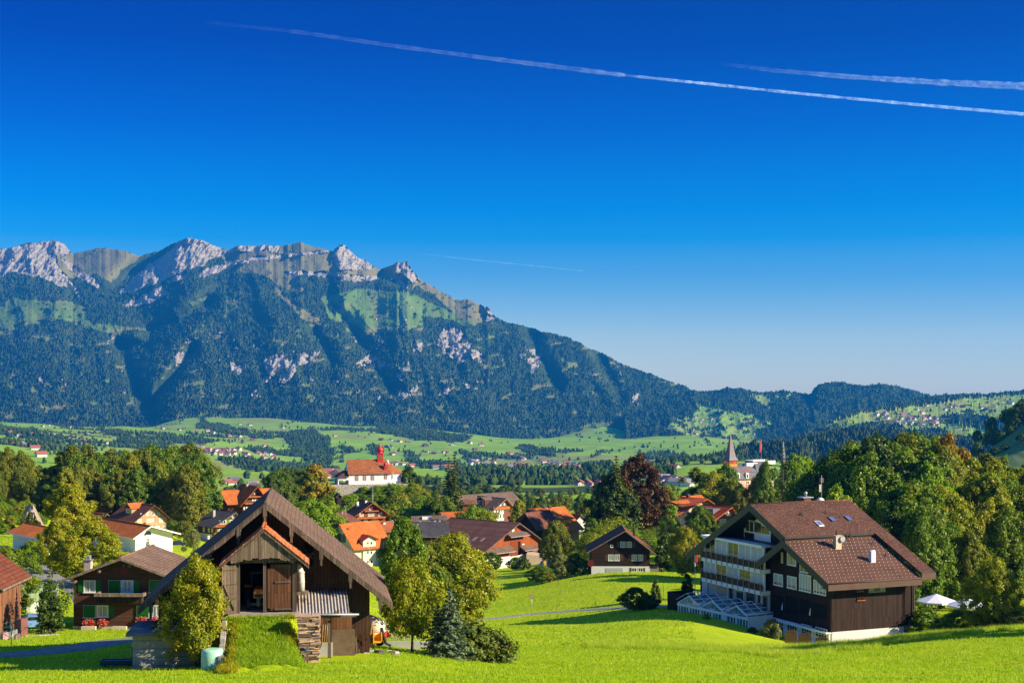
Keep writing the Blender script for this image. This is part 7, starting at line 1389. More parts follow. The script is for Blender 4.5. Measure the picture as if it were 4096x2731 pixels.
# top gable glazing (pentagonal) on the recessed wall
m = MB(); gv0, gv1 = ho.vz(*HA(1048, 400), 1.6)[0], ho.vz(*HA(792, 400), 1.6)[0]; gz0 = 11.15; zt = lambda v: zr1 - .9 - abs(v - 15.8) * (s1L if v > 15.8 else s1R)
m.prism([(gv0, gz0), (gv1, gz0), (gv1, min(13.6, zt(gv1))), (15.8 + .4, zt(16.2)), (gv0, zt(gv0))], 'x', 1.52, 1.595); gw = m.build('gable_window', [H_WHITE], ho.root)
m = MB(); c1v, c2v = gv1 - .5, gv1 - 2.3
for (va, vb, z0, z1a, z1b) in ((c2v, c1v, 12.15, 13.5, 13.5), (c2v, (c1v + c2v) / 2 - .05, 13.65, zt(c2v) - .5, zt((c1v + c2v) / 2) - .4), ((c1v + c2v) / 2 + .05, c1v, 13.65, zt((c1v + c2v) / 2) - .5, 13.85), (c2v - 1.9, c2v - .25, 12.15, 13.4, 13.6), (gv0 + .3, c2v - 2.0, 12.15, 12.2 + .7, 13.2)):
 m.prism([(va, z0), (vb, z0), (vb, max(z1b, z0 + .1)), (va, max(z1a, z0 + .1))], 'x', 1.50, 1.519)
m.build('pane', [m_plain('warm_room_glass', (.075, .066, .05), .12, .6, 1.5, spec=.5)], gw); m = MB(); m.box(1.40, 1.50, c2v - .2, c1v + .2, 11.13, 11.95); m.build('parapet_boards', [H_WOOD], gw)
m = MB(); vm = (c1v + c2v) / 2; m.box(1.47, 1.499, vm - .05, vm + .05, 12.1, 14.2); m.box(1.47, 1.499, c2v - .05, c1v + .05, 13.5, 13.62); m.build('mullion', [H_WHITE], gw)
# --- windows of the lower block, gable side
for r, kw in (((1148, 622, 1164, 722), dict(bars=(0, 0))), ((1205, 632, 1292, 748), dict(bars=(2, 0), curt=True)), ((1075, 830, 1163, 943), dict(bars=(1, 0), blind=.72)), ((1205, 853, 1296, 972), dict(bars=(1, 0), blind=.74)), ((1322, 835, 1436, 1000), dict(bars=(3, 0), blind=.85)), ((1328, 742, 1408, 818), dict(bars=(1, 0), pane=m_plain('amber_glass', (.22, .13, .03), .15, .4, 1.5))), ((1460, 895, 1580, 1028), dict(bars=(3, 0), blind=.8))):
 window(ho, 'L', 0, ra(*r), frame=H_WHITE, fw=.11, **kw)
dk = m_plain('painted_gap_shade', (.004, .004, .004), 1, .1)  # near-black colour carries the shade of the recessed loggias
for i, r in enumerate(((1057, 1032, 1170, 1165), (1188, 1050, 1303, 1200), (1320, 1083, 1440, 1215), (1452, 1118, 1585, 1250))):
 a0, q0, a1, q1 = ho.rect('L', 0, ra(*r)); m = MB(); m.box(-.05, -.004, a0, a1, q0, q1); m.box(-.10, -.051, a0 - .05, a1 + .05, q0 - .1, q0); lg = m.build('loggia', [dk], ho.root)
 if i in (0, 2): m = MB(); m.hexa([(-.16, a0 + .05, q0), (-.12, a0 + .4, q0), (-.12, a0 + .4, q0 + .08), (-.16, a0 + .05, q0 + .08), (-.16, a0 + .02, q0 + .9), (-.12, a0 + .1, q0 + .9), (-.12, a0 + .12, q0 + .92), (-.16, a0 + .04, q0 + .92)]); m.build('deck_chair', [H_WHITE], lg)
m = MB(); m.box(-.25, -.004, -.0, 13.1, -3, 1.75); m.box(-.75, -.004, -.15, 13.1, 1.76, 1.88); m.box(-.8, -.74, -.15, 13.1, 1.70, 1.95); m.build('ground_floor_wall', [H_WHITE], ho.root)
for r in ((1072, 1262, 1170, 1448), (1207, 1295, 1302, 1400), (1345, 1322, 1440, 1425), (1480, 1352, 1590, 1445)): window(ho, 'L', -.25, ra(*r), frame=H_WHITE, bars=(3, 2), fw=.07, sill=False)
# --- front windows
window(ho, 'F', 0, rb(902, 932, 1062, 1003), frame=m_plain('pale_green_frame', (.30, .38, .20), .5, .05), bars=(2, 0), curt=True); window(ho, 'F', 0, rb(790, 940, 850, 998), frame=m_plain('pale_green_frame', (.3, .38, .2), .5, .05), bars=(1, 0))
m = MB(); a0, q0, a1, q1 = ho.rect('F', 0, rb(788, 1000, 860, 1082)); [m.box(a0 + i * (a1 - a0) / 5, a0 + i * (a1 - a0) / 5 + .12, -.12, -.03, q0, q1 + .2) for i in range(5)]; m.box(a0 - .05, a1 + .05, -.2, -.004, q0 - .08, q0 - .001, 1); m.build('slatted_grille', [P_DARK, P_ORANGE], ho.root)
m = MB()
for u in (-.08, 10.9): m.tube([(u if u > 0 else .05, -.12, -2), (u if u > 0 else .05, -.12, 6.6), (u if u > 0 else .05, -1.4, 7.5)], .06, 6)
m.tube([(12.9, .6, -2), (12.9, .6, 7.4)], .07, 6, 0); m.build('downpipe', [EDGE_DARK], ho.root)
# --- ground level behind the conservatory, terrace chairs
m = MB(); m.box(-.1, .35, 13.12, 28.39, -1, 4.64); m.build('lounge_wall', [m_plain('lounge_wall', (.42, .40, .36), .8, .1, .5)], ho.root)
for k, (v0, v1) in enumerate(((13.6, 14.6), (15.0, 16.0), (16.6, 18.6), (19.2, 21.2), (22.0, 22.9), (23.3, 26.5))): window(ho, 'L', -.1, (v0, 2.3, v1, 4.4), px=False, frame=H_WHITE if k % 2 else m_plain('lounge_frame', (.2, .15, .12), .7, .1), bars=(0, 0), sill=False, pane=glass if k < 5 else m_plain('lounge_blind', (.42, .36, .26), .8, .1))
window(ho, 'L', .02, (28.8, 2.4, 30.2, 4.6), px=False, frame=H_WHITE, bars=(0, 0), sill=False, pane=curtain)
m = MB(); m.box(-3.2, -.1, 13.2, 30.8, 1.95, 2.15); m.build('terrace_deck', [GREYM], ho.root)
for k, v in enumerate((14.2, 17.4, 20.6, 23.6, 29.3)):
 c = empty('deck_chair', ho.world(-.9, v, 2.15), ho.yaw + R(80)); tag(c, ['rightmost', 'second', 'middle', 'fourth', 'leftmost'][k] + ' white plastic chair on the hotel terrace above the conservatory', 'chair', 'white chairs on the hotel terrace')
 m = MB(); m.box(-.28, .28, -.28, .28, .38, .43); m.build('seat', [H_WHITE], c); m = MB(); m.hexa([(-.28, .24, .43), (.28, .24, .43), (.28, .28, .43), (-.28, .28, .43), (-.28, .40, 1.0), (.28, .40, 1.0), (.28, .44, 1.0), (-.28, .44, 1.0)]); m.build('backrest', [H_WHITE], c)
 for sx in (-.25, .25):
  for sy in (-.25, .25): m = MB(); m.box(sx - .02, sx + .02, sy - .02, sy + .02, 0, .38); m.build('leg', [H_WHITE], c)
m = MB(); m.box(-4.6, -4.5, 26.0, 32.0, .2, 2.9); m.box(-4.5, -.5, 31.9, 32.0, .2, 2.9); m.build('terrace_parapet', [H_WOOD], ho.root)
# --- conservatory with three glazed gables
Ac, Bc = Vector((-6.0, 26.6, 0)), Vector((-4.1, 11.8, 0)); dc_ = (Ac - Bc).normalized(); nc_ = Vector((dc_.y, -dc_.x, 0)) * 1.0; Lc = (Ac - Bc).length
if nc_.x < 0: nc_ = -nc_
def cp(s, o, z): q = Bc + dc_ * s + nc_ * o; return (q.x, q.y, z)
def cbox(m, s0, s1, o0, o1, z0, z1, mat=0):
 p = [cp(s0, o0, z0), cp(s0, o1, z0), cp(s1, o1, z0), cp(s1, o0, z0)]; A, B_, C_ = Vector(p[0]), Vector(p[1]), Vector(p[3]); p = p if (B_ - A).cross(C_ - A).z > 0 else p[::-1]; m.hexa(p + [(x, y, z1 if True else z) for x, y, z in p], mat)
ze = 2.15; zb = -.95; FRM = H_WHITE
m = MB(); cbox(m, 0, Lc, .0, .2, zb - 1.5, zb + .25); cbox(m, 0, Lc, -.12, .25, ze - .35, ze)
npan = 24
for i in range(npan + 1):
 s = Lc * i / npan; wdt = .2 if i % 4 == 0 else .075
 if i == 8: wdt = .7
 cbox(m, max(0, s - wdt), min(Lc, s + wdt), 0, .12, zb, ze)
for zz in (zb + 1.0, zb + 1.75): cbox(m, 0, Lc, .03, .08, zz, zz + .04)
cbox(m, 0, .15, .2, 4.0, zb - 1, ze); m2 = MB();
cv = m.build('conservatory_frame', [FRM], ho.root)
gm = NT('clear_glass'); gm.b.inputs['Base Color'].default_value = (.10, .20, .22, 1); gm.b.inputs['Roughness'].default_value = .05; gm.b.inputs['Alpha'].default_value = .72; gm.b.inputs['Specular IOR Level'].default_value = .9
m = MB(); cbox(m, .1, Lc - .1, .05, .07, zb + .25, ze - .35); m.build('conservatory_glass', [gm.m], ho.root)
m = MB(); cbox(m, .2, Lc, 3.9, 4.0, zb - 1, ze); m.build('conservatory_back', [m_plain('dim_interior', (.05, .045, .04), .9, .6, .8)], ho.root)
for k in range(3):
 s0, s1 = Lc * k / 3 + .1, Lc * (k + 1) / 3 - .1; sm = (s0 + s1) / 2; za = ze + 1.15; m = MB(); dp = 4.6
 for (sa, sb, z0_, z1_) in ((s0, sm, ze, za), (sm, s1, za, ze)):
  for o in (0, dp): m.tube([cp(sa, o, z0_), cp(sb, o, z1_)], .09, 4, smooth=False)
  for f in ([.0, .33, .66, 1.0] if sa == s0 else [.33, .66, 1.0]): s = sa + (sb - sa) * f; z = z0_ + (z1_ - z0_) * f; m.tube([cp(s, -.1, z + .03), cp(s, dp, z + .03)], .05, 4, smooth=False)
  for o in (1.5, 3.0): m.tube([cp(sa, o, z0_ + .05), cp(sb, o, z1_ + .05)], .04, 4, smooth=False)
  for j in range(3): f = .25 + j * .25; s = sa + (sb - sa) * f; m.tube([cp(sm, .0, ze + .05), cp(s, 0, z0_ + (z1_ - z0_) * f)], .03, 4, smooth=False)
  m.tube([cp(sa, -.35, z0_ + .45), cp(sb, -.35, z1_ + .45)], .035, 4, smooth=False); m.tube([cp(sa, dp * .55, z0_ + .45), cp(sb, dp * .55, z1_ + .45)], .035, 4, smooth=False)
 m.tube([cp(sm, -.35, za + .45), cp(sm, dp * .55, za + .45)], .035, 4, smooth=False); m.tube([cp(s0, -.35, ze + .35), cp(s0, dp, ze + .35)], .10, 6)
 g = m.build('glazed_gable_frame', [FRM], cv); m = MB(); A = cp(s0, 0, ze + .02); B_ = cp(sm, 0, za); C_ = cp(s1, 0, ze + .02); A2 = cp(s0, dp, ze + .02); B2 = cp(sm, dp, za); C2 = cp(s1, dp, ze + .02); m.face([A, B_, B2, A2]); m.face([B_, C_, C2, B2]); m.face([A, C_, B_]); m.build('roof_glass', [gm.m], cv)
# wooden windbreaks in the grass
for i, r in enumerate(((1180, 1372, 1303, 1478), (1316, 1402, 1440, 1500), (1476, 1437, 1606, 1515))):
 x0, y0, x1, y1 = ra(*r); D = 170 - i * 3.0; pxm = (x0 + x1) / 2; w_ = (x1 - x0) / F * D / 2; g_ = G(pxm, D); zt = (HY - y0) / F * D - g_.z; m = MB(); n = 12
 pts = [(-w_, -1.0), (w_, -1.0)] + [(w_ * math.cos(math.pi * j / n), zt - .35 + .35 * math.sin(math.pi * j / n)) for j in range(n + 1)]; m.prism(pts, 'y', -.03, .03)
 k = 0
 for j in range(8): z = zt - .42 - j * .22; m.box(-w_ * .98, w_ * .98, -.05, -.031, z, z + .12, 1)
 put(m, 'windbreak_panel', [m_plain('thin_wood', (.22, .10, .045), .7, .15), m_plain('thin_wood_slat', (.27, .14, .06), .7, .15)], ['leftmost, darkest', 'middle', 'rightmost, sunlit'][i] + ' round-topped wooden windbreak in front of the hotel', 'windbreak', g_, R(-20), 'wooden windbreaks before the hotel')
flag('flagpole', 'flagpole with a hanging red and white flag at the left hotel wall', 2780, 205, 2180, [WT, RED], .35, 2.3)
# blue covered table and plants right of the hotel
m = MB(); m.box(-1.5, 1.5, -.5, .5, .75, .85); m.box(-1.4, 1.4, -.4, .4, -.8, .3, 1); put(m, 'covered_table', [m_plain('bright_blue_sheet', (.01, .15, .45), .5, .1), m_plain('yellow_crates', (.6, .4, .03), .7, .3, 3)], 'long bench with a bright blue cover right of the hotel corner', 'table', G(3660, 176), R(10))
# ------------------------------------------------------------------ chapel on its hill
C5 = lambda x, y: (1200 + x / 2.613, 1700 + y / 2.613)
def cr5(x0, y0, x1, y1): a = C5(x0, y0); b = C5(x1, y1); return (*a, *b)
cp_ = House('hill_chapel', 'white hilltop chapel with old red tiled roof and a red onion-domed belfry', *C5(510, 614), 540, 13, 'chapel')
CW = m_plain('chapel_whitewash', (.74, .72, .68), .9, .04, .6); DR = m_plain('oxide_red', (.42, .022, .012), .5, .12, 1.0, spec=.4)
wd = cp_.uz(*C5(945, 600))[0]; he = cp_.uz(*C5(510, 505))[1]; Lh = 9.5
ridgeL = cp_.uz(*C5(465, 362), Lh / 2); hr = ridgeL[1]
m = MB(); m.prism([(0, -1), (Lh, -1), (Lh, he), (Lh / 2, hr - .3), (0, he)], 'x', 0, wd); m.prism([(wd, -.01), (wd + 4.6, 2.6), (wd + 4.6, Lh - 2.6), (wd, Lh)], 'z', -1, he); m.build('wall', [CW], cp_.root)
m = MB(); e0 = -.35; rz_ = hr; re = he - .25; ux = wd - 1.2; P = lambda u, v, z: (u, v, z)
m.face([P(-.3, -.7, re), P(wd + .3, -.7, re), P(ux, Lh / 2, rz_), P(-.3, Lh / 2, rz_)]); m.face([P(wd + .3, Lh + .7, re), P(-.3, Lh + .7, re), P(-.3, Lh / 2, rz_), P(ux, Lh / 2, rz_)])
m.face([P(wd + .3, -.7, re), P(wd + 5.4, 2.3, re), P(ux, Lh / 2, rz_)]); m.face([P(wd + 5.4, 2.3, re), P(wd + 5.4, Lh - 2.3, re), P(ux, Lh / 2, rz_)]); m.face([P(wd + 5.4, Lh - 2.3, re), P(wd + .3, Lh + .7, re), P(ux, Lh / 2, rz_)])
m.face([P(-.3, -.7, re), P(-.3, Lh + .7, re), P(wd + .3, Lh + .7, re), P(wd + 5.4, Lh - 2.3, re), P(wd + 5.4, 2.3, re), P(wd + .3, -.7, re)]); m.face([P(-.3, -.7, re), P(-.3, Lh / 2, rz_), P(-.3, Lh + .7, re)], 1); crf = m.build('roof', [T_CHAPEL, CW], cp_.root)
for x0, x1, y0, y1 in ((578, 608, 525, 577), (661, 690, 522, 574), (744, 772, 520, 572), (882, 908, 508, 560), (962, 974, 500, 556)):
 a0, q0, a1, q1 = cp_.rect('F', 0, cr5(x0, y0, x1, y1)); r_ = (a1 - a0) / 2
 def arch(g): n = 8; return [(a0 - g, q0 - g), (a1 + g, q0 - g)] + [((a0 + a1) / 2 + (r_ + g) * math.cos(math.pi * j / n), q1 - r_ + (r_ + g) * math.sin(math.pi * j / n)) for j in range(n + 1)]
 m = MB(); m.prism(arch(.16), 'y', -.07, -.004); fr = m.build('window', [m_plain('sandstone_pink', (.50, .26, .19), .9, .1) if x0 < 950 else CW], cp_.root); m = MB(); m.prism(arch(-.04), 'y', -.10, -.071); [m.box(a0, a1, -.115, -.101, q0 + i * (q1 - q0) / 5, q0 + i * (q1 - q0) / 5 + .06, 1) for i in range(1, 5)]; m.box((a0 + a1) / 2 - .05, (a0 + a1) / 2 + .05, -.115, -.101, q0, q1 - .1, 1); m.build('pane', [m_plain('leaded_glass', (.06, .09, .08), .2, .3, 4), WT], fr)
m = MB(); m.tube([(-.02, Lh / 2, he + 1.3), (-.08, Lh / 2, he + 1.3)], .55, 16); m.build('round_window', [m_plain('shaded_niche', (.25, .24, .23), .8, .1)], cp_.root)
# porch at the west end
m = MB(); pz = he * .62; [m.box(u - .18, u + .18, v - .18, v + .18, -1, pz - .2) for u in (-3.9,) for v in (.3, Lh - .3, Lh / 2)]; m.box(-4.1, -.01, 0, .3, pz - 1.0, pz); m.box(-4.1, -3.8, .31, Lh, pz - .9, pz); m.box(-.25, -.004, .4, 1.2, -1, pz - .8); m.build('porch_wall', [CW], cp_.root)
m = MB(); m.face([(-4.7, -.6, pz), (-.02, -.6, pz), (-.02, 2.0, pz + 2.4), (-1.8, 3.2, pz + 2.2)]); m.face([(-4.7, Lh + .6, pz), (-4.7, -.6, pz), (-1.8, 3.2, pz + 2.2), (-1.8, Lh - 3, pz + 2.2)]); m.face([(-.02, 2, pz + 2.4), (-.02, Lh, pz + 2.3), (-1.8, Lh - 3, pz + 2.2), (-1.8, 3.2, pz + 2.2)]); m.build('porch_roof', [m_tiles('dark_porch_tiles', (.09, .05, .045), (.13, .07, .06), .4, .4)], cp_.root)
# belfries
def belfry(px, pyb, pyt, v, w, z0, name, body=.42):
 u, zt = cp_.uz(px, pyt, v); zb_ = cp_.uz(px, pyb, v)[1]; H = zt - zb_; b = MB(); s = w / 2; zc = zb_ + H * body; b.box(u - s, u + s, v - s, v + s, zb_ - .8, zc); b.box(u - s * 1.15, u + s * 1.15, v - s * 1.15, v + s * 1.15, zc * .999 - .25, zc); bb_ = b.build(name, [DR], cp_.root)
 b = MB(); b.box(u - s * .45, u + s * .45, v - s - .04, v - s - .003, zb_ + (zc - zb_) * .25, zb_ + (zc - zb_) * .7); b.box(u - s - .04, u - s - .003, v - s * .45, v + s * .45, zb_ + (zc - zb_) * .25, zb_ + (zc - zb_) * .7); b.build('louvre', [m_plain('louvre_olive', (.13, .10, .04), .7, .2)], bb_)
 b = MB(); Hd = zt - zc; b.lathe([(s * 1.3, 0), (s * .95, Hd * .05), (s * .85, Hd * .10), (s * 1.12, Hd * .22), (s * 1.18, Hd * .32), (s * 1.02, Hd * .46), (s * .6, Hd * .6), (s * .25, Hd * .7), (s * .1, Hd * .78), (.03, Hd)], (u, v, zc), 12); b.build('onion_dome', [DR], bb_)
 b = MB(); b.tube([(u, v, zt - .3), (u, v, zt + H * .13)], .04, 4); b.box(u - .25, u + .25, v - .03, v + .03, zt + H * .06, zt + H * .06 + .07); b.build('cross', [m_plain('gilt', (.3, .2, .05), .4, .1, metal=.6)], bb_)
belfry(*[C5(836, 372)[0], C5(836, 372)[1], C5(836, 182)[1]], Lh / 2, C5(864, 0)[0] / F * 540 - C5(809, 0)[0] / F * 540 + .2, 0, 'belfry')
belfry(*[C5(892, 475)[0], C5(892, 475)[1], C5(892, 368)[1]], 1.2, 1.15, 0, 'turret')
# terrace wall and the wooded knoll
kn = MB();
def knoll_z(px, D):
 t = abs((D - 556) / 34.0); top = np.interp(px, [1235, 1275, 1300, 1345, 1640, 1680, 1725, 1775], [2085, 2040, 1985, 1940, 1938, 1965, 2025, 2085]); base = 2092; f = np.clip(1 - max(0, t - .42) / .75, 0, 1) ** 1.3; return (HY - (base + (top - base) * f)) / F * D if f > 0 else (HY - base) / F * D
co = []; cols_ = np.linspace(1215, 1795, 60); Ds_ = np.linspace(492, 600, 44)
for D in Ds_:
 for px in cols_:
  z = float(knoll_z(px, D)); x = (px - CX) / F * D; z0 = gz(x, D) - 1.0; z = max(z, z0) + (vnoise(np.array([x * .2]), np.array([D * .2]), 4)[0] - .5) * 1.2 * (abs(D - 548) > 14); co.append((x, D, z))
fc = [(j * 60 + i, j * 60 + i + 1, (j + 1) * 60 + i + 1, (j + 1) * 60 + i) for j in range(43) for i in range(59)]
tag(np_mesh('hill', co, fc, [m_plain('undergrowth', (.085, .13, .012), .95, .5, .35, bumpk=1)], attrs={'track': ('POINT', np.zeros(len(co)))}, smooth=True), kind='structure')
m = MB(); wz = cp_.uz(*C5(700, 640))[1]
m.box(-7.5, 22, -3.2, -2.6, wz - 4.5, -.02); m.box(-7.5, -7, -2.59, Lh + 2, wz - 4.5, .1); m.box(-6.99, 25, -2.59, Lh + 2, wz - 4.5, -.25); tw = tag(m.build('terrace_wall', [STONE], loc=cp_.O, rz=cp_.yaw), 'ivy grown rubble retaining wall below the white chapel', 'wall')
hs = gh('hut', 'tiny dark hut on the slope below the left end of the chapel terrace', *C5(388, 768), 515, 20, C5(430, 0)[0], C5(0, 745)[1], C5(0, 722)[1], 4, P_DARK, T_SLATE, cat='hut', ov=(.5, .5, .5, .3))
# ------------------------------------------------------------------ turreted grand hotel on the right
GH = lambda x, y: (2700 + x / 3.92, 1700 + y / 3.92)
def pt(x, y, D): return W(*GH(x, y), D)
gr = House('grand_hotel', 'turreted grand hotel with grey patterned roofs and a red open bell tower among the trees', *GH(975, 1010), 650, 30, 'hotel')
GR1 = m_tiles('grey_patterned_roof', (.15, .15, .17), (.19, .185, .20), .6, .6); TR = m_plain('tower_red', (.50, .04, .015), .6, .12)
a0 = gr.uz(*GH(1200, 850))[0]; ze_ = gr.uz(*GH(1000, 850))[1]; zm = gr.uz(*GH(975, 745))[1]; zt_ = gr.uz(*GH(950, 648), 4)[1]
m = MB(); m.box(0, a0 * 2.6, 0, 16, -6, ze_); m.build('wall', [m_plain('hotel_cream_timber', (.42, .30, .20), .9, .2)], gr.root)
for k in range(4):
 m = MB(); m.box(k * a0 * .33 - .12, k * a0 * .33 + .12, -.12, -.004, -6, ze_ - .02); m.build('timber_post', [TR], gr.root)
window(gr, 'F', 0, (*GH(1108, 872), *GH(1165, 925)), far=True, fw=.2, bars=(1, 0), shutters='lr', sw=.7, smat=m_plain('pale_shutter', (.45, .42, .36), .8, .1)); window(gr, 'F', 0, (*GH(1010, 872), *GH(1066, 915)), far=True, fw=.2, pane=m_plain('roller_blind', (.45, .43, .42), .8, .05))
m = MB(); UU = a0
def mans(u0, u1, zt):  # mansard: steep lower slope, shallower upper
 m.hexa([(u0 - .6, -.8, ze_), (u1 + .6, -.8, ze_), (u1 + .6, 16, ze_), (u0 - .6, 16, ze_), (u0 + .6, .6, zm), (u1 - .6, .6, zm), (u1 - .6, 15, zm), (u0 + .6, 15, zm)]); m.hexa([(u0 + .3, .3, zm), (u1 - .3, .3, zm), (u1 - .3, 15.2, zm), (u0 + .3, 15.2, zm), (u0 + 2.4, 4, zt), (u1 - 2.4, 4, zt), (u1 - 2.4, 12, zt), (u0 + 2.4, 12, zt)])
mans(0, UU + 5, zt_); mans(UU + 3.0, UU * 2.6, zt_ + 1.0); grf = m.build('roof', [GR1], gr.root)
for q in ((995, 790), (1137, 790)):
 u, z = gr.uz(*GH(*q), -.9); m = MB(); m.box(u - .75, u + .75, -.95, 1.5, z - 1.3, z + .9); m.lathe([(.95, .9), (.9, 1.15), (.5, 1.35), (.1, 1.4)], (u, -.2, z), 10); d = m.build('dormer', [WT], grf); m = MB(); m.box(u - .4, u + .4, -.99, -.955, z - 1.0, z + .6); m.build('dormer_window', [glass], grf)
m = MB(); a1, q0, b1, q1 = gr.rect('F', 4.5, (*GH(1120, 590), *GH(1292, 640))); m.box(a1, b1, 4.3, 6, q0 - .3, q1); m.build('roof_box', [white], grf)
# red rhomb pattern strips lying on the slopes
def rhombs(m, P0, P1, n, s, nrm):
 P0, P1 = Vector(P0), Vector(P1); d = (P1 - P0) / n; up = Vector(nrm).cross(d).normalized()
 for i in range(n):
  c = P0 + d * (i + .5); q = [c - d * .48, c - up * s, c + d * .48, c + up * s]; q2 = [c + (k - c) * .58 for k in q]
  for j in range(4): m.face([q[j], q[(j + 1) % 4], q2[(j + 1) % 4], q2[j]])
m = MB(); nn = Vector((0, -(zt_ - zm), 0)).cross(Vector((1, 0, 0))); sl = Vector((0, 3.7, zt_ - zm)).normalized(); nm_ = Vector((1, 0, 0)).cross(sl)
f = .35; P0 = Vector((2.5, .3 + 3.7 * f, zm + (zt_ - zm) * f)) + nm_ * .05; rhombs(m, P0, P0 + Vector((7, 0, 0)), 4, .7, nm_); m.build('rhomb_pattern', [TR], grf)
# tower
tu, tz = gr.uz(*GH(868, 640), 2.0); tz = gr.uz(*GH(868, 642), 2)[1]; ts = (GH(955, 0)[0] - GH(776, 0)[0]) / F * 652 / 2 / 1.2; z_e = gr.uz(*GH(868, 540), 2)[1]; z_t = gr.uz(*GH(858, 130), 2)[1]
m = MB(); m.box(tu - ts, tu + ts, 2 - ts, 2 + ts, ze_, tz - .0); m.box(tu - ts * 1.02, tu + ts * 1.02, 2 - ts * 1.02, 2 + ts * 1.02, tz, tz + 1.1, 1); tw_ = m.build('tower_base', [GR1, m_plain('ochre_parapet', (.50, .20, .03), .8, .15)], gr.root)
m = MB(); k4 = [-1, -.33, .33, 1]
for sx in k4:
 for sy in k4:
  if abs(sx) == 1 or abs(sy) == 1: m.box(tu + sx * ts * .93 - .16, tu + sx * ts * .93 + .16, 2 + sy * ts * .93 - .16, 2 + sy * ts * .93 + .16, tz, z_e + .1)
m.box(tu - ts, tu + ts, 2 - ts, 2 + ts, z_e - .5, z_e); m.build('tower_post', [TR], gr.root)
m = MB(); pr = [(ts * 1.72, -.2), (ts * 1.62, .15), (ts * 1.15, 1.3), (ts * .98, 2.8), (ts * .72, (z_t - z_e) * .42), (ts * .38, (z_t - z_e) * .7), (.06, z_t - z_e)]; pr = [(r * 1.0, z) for r, z in pr]; m.lathe([(r, z) for r, z in pr], (tu, 2, z_e), 4, 0, False, math.pi / 4); m.build('spire', [m_plain('spire_grey', (.15, .15, .165), .6, .12, 1.0)], gr.root)
m = MB()
for ax in (0, 1):
 for i in range(8):
  f0, f1 = .08 + i * .1, .18 + i * .1; hh = z_t - z_e; rad = lambda f: float(np.interp(f * hh, [p[1] for p in pr], [p[0] for p in pr])) / math.sqrt(2) + .06
  z0, z1 = z_e + f0 * hh, z_e + f1 * hh; w0 = min(.75, rad((f0 + f1) / 2) * .45); zc = (z0 + z1) / 2; r0_, rc_, r1_ = rad(f0), rad((f0 + f1) / 2), rad(f1)
  def q_(s, r, z): return (tu + s, 2 - r, z) if ax == 0 else (tu - r, 2 - s, z)
  for s in (-1, 1):
   for (za_, zb2, ra_, rb_, a_, b_) in ((z0, zc, r0_, rc_, 0, w0), (zc, z1, rc_, r1_, w0, 0)): m.face([q_(s * a_ - .05, ra_, za_), q_(s * a_ + .05, ra_, za_), q_(s * b_ + .05, rb_, zb2), q_(s * b_ - .05, rb_, zb2)])
m.build('spire_pattern', [TR], gr.root)
m = MB(); m.tube([(tu, 2, z_t - .5), (tu, 2, z_t + 1.5)], .08, 5); m.lathe([(.12, 0), (.25, .25), (.12, .5)], (tu, 2, z_t), 8); m.build('finial', [m_plain('copper_green', (.08, .20, .14), .5, .2)], gr.root)
# second slim spire, sign letters, flag
u, z = gr.uz(*GH(1695, 460), 8); m = MB(); m.lathe([(.95, 0), (.6, 2.5), (.35, 5), (.04, gr.uz(*GH(1692, 240), 8)[1] - z)], (u, 8, z), 4, 0, False, .78); m.box(u - .7, u + .7, 7.3, 8.7, z - 7, z, 1); m.build('spire', [m_plain('spire_grey', (.15, .15, .165), .6, .12, 1.0), GR1], gr.root)
a1, q0, b1, q1 = gr.rect('F', 2, (*GH(1485, 560), *GH(1572, 602))); m = MB(); m.box(a1 - 1.2, b1, 1.9, 2.0, q0 - .2, q1 + .2); sgn = m.build('sign_board', [WT], gr.root); text('sign_letters', 'HOTEL', (q1 - q0) * .95, m_plain('grey_letter', (.30, .30, .33), .6, .05), gr.root, ((a1 + b1) / 2 - .5, 1.88, (q0 + q1) / 2))
m = MB(); a1, q0, b1, q1 = gr.rect('F', 6, (*GH(1225, 545), *GH(1445, 600))); m.box(a1, b1, 5.9, 12, q0 - 5, q1 - .6); m.box(a1 - .2, b1 + .2, 5.7, 12.2, q1 - .6, q1 - .2, 1); [m.box(a1 + i * 1.2, a1 + .6 + i * 1.2, 5.6, 5.7, q1 - .2, q1 + .4, 1) for i in range(int((b1 - a1) / 1.2))]; m.build('roof_pavilion', [m_plain('grape_roof', (.10, .09, .13), .7, .1), WT], gr.root)
u, z = gr.uz(*GH(1352, 540), 8); m = MB(); zt5 = gr.uz(*GH(1348, 228), 8)[1]; m.tube([(u, 8, z - 1), (u, 8, zt5)], .09, 5); fp = m.build('flag_mast', [GREYM], gr.root); m = MB(); zb5 = gr.uz(*GH(1342, 440), 8)[1]; m.hexa([(u - 1.1, 7.9, zb5), (u - .1, 7.9, zb5 + 1), (u - .1, 8.1, zb5 + 1), (u - 1.1, 8.1, zb5), (u - .9, 7.9, zt5 - 1), (u - .1, 7.9, zt5 - .5), (u - .1, 8.1, zt5 - .5), (u - .9, 8.1, zt5 - 1)]); m.build('flag', [m_plain('dark_red_flag', (.30, .02, .03), .7, .1)], gr.root)
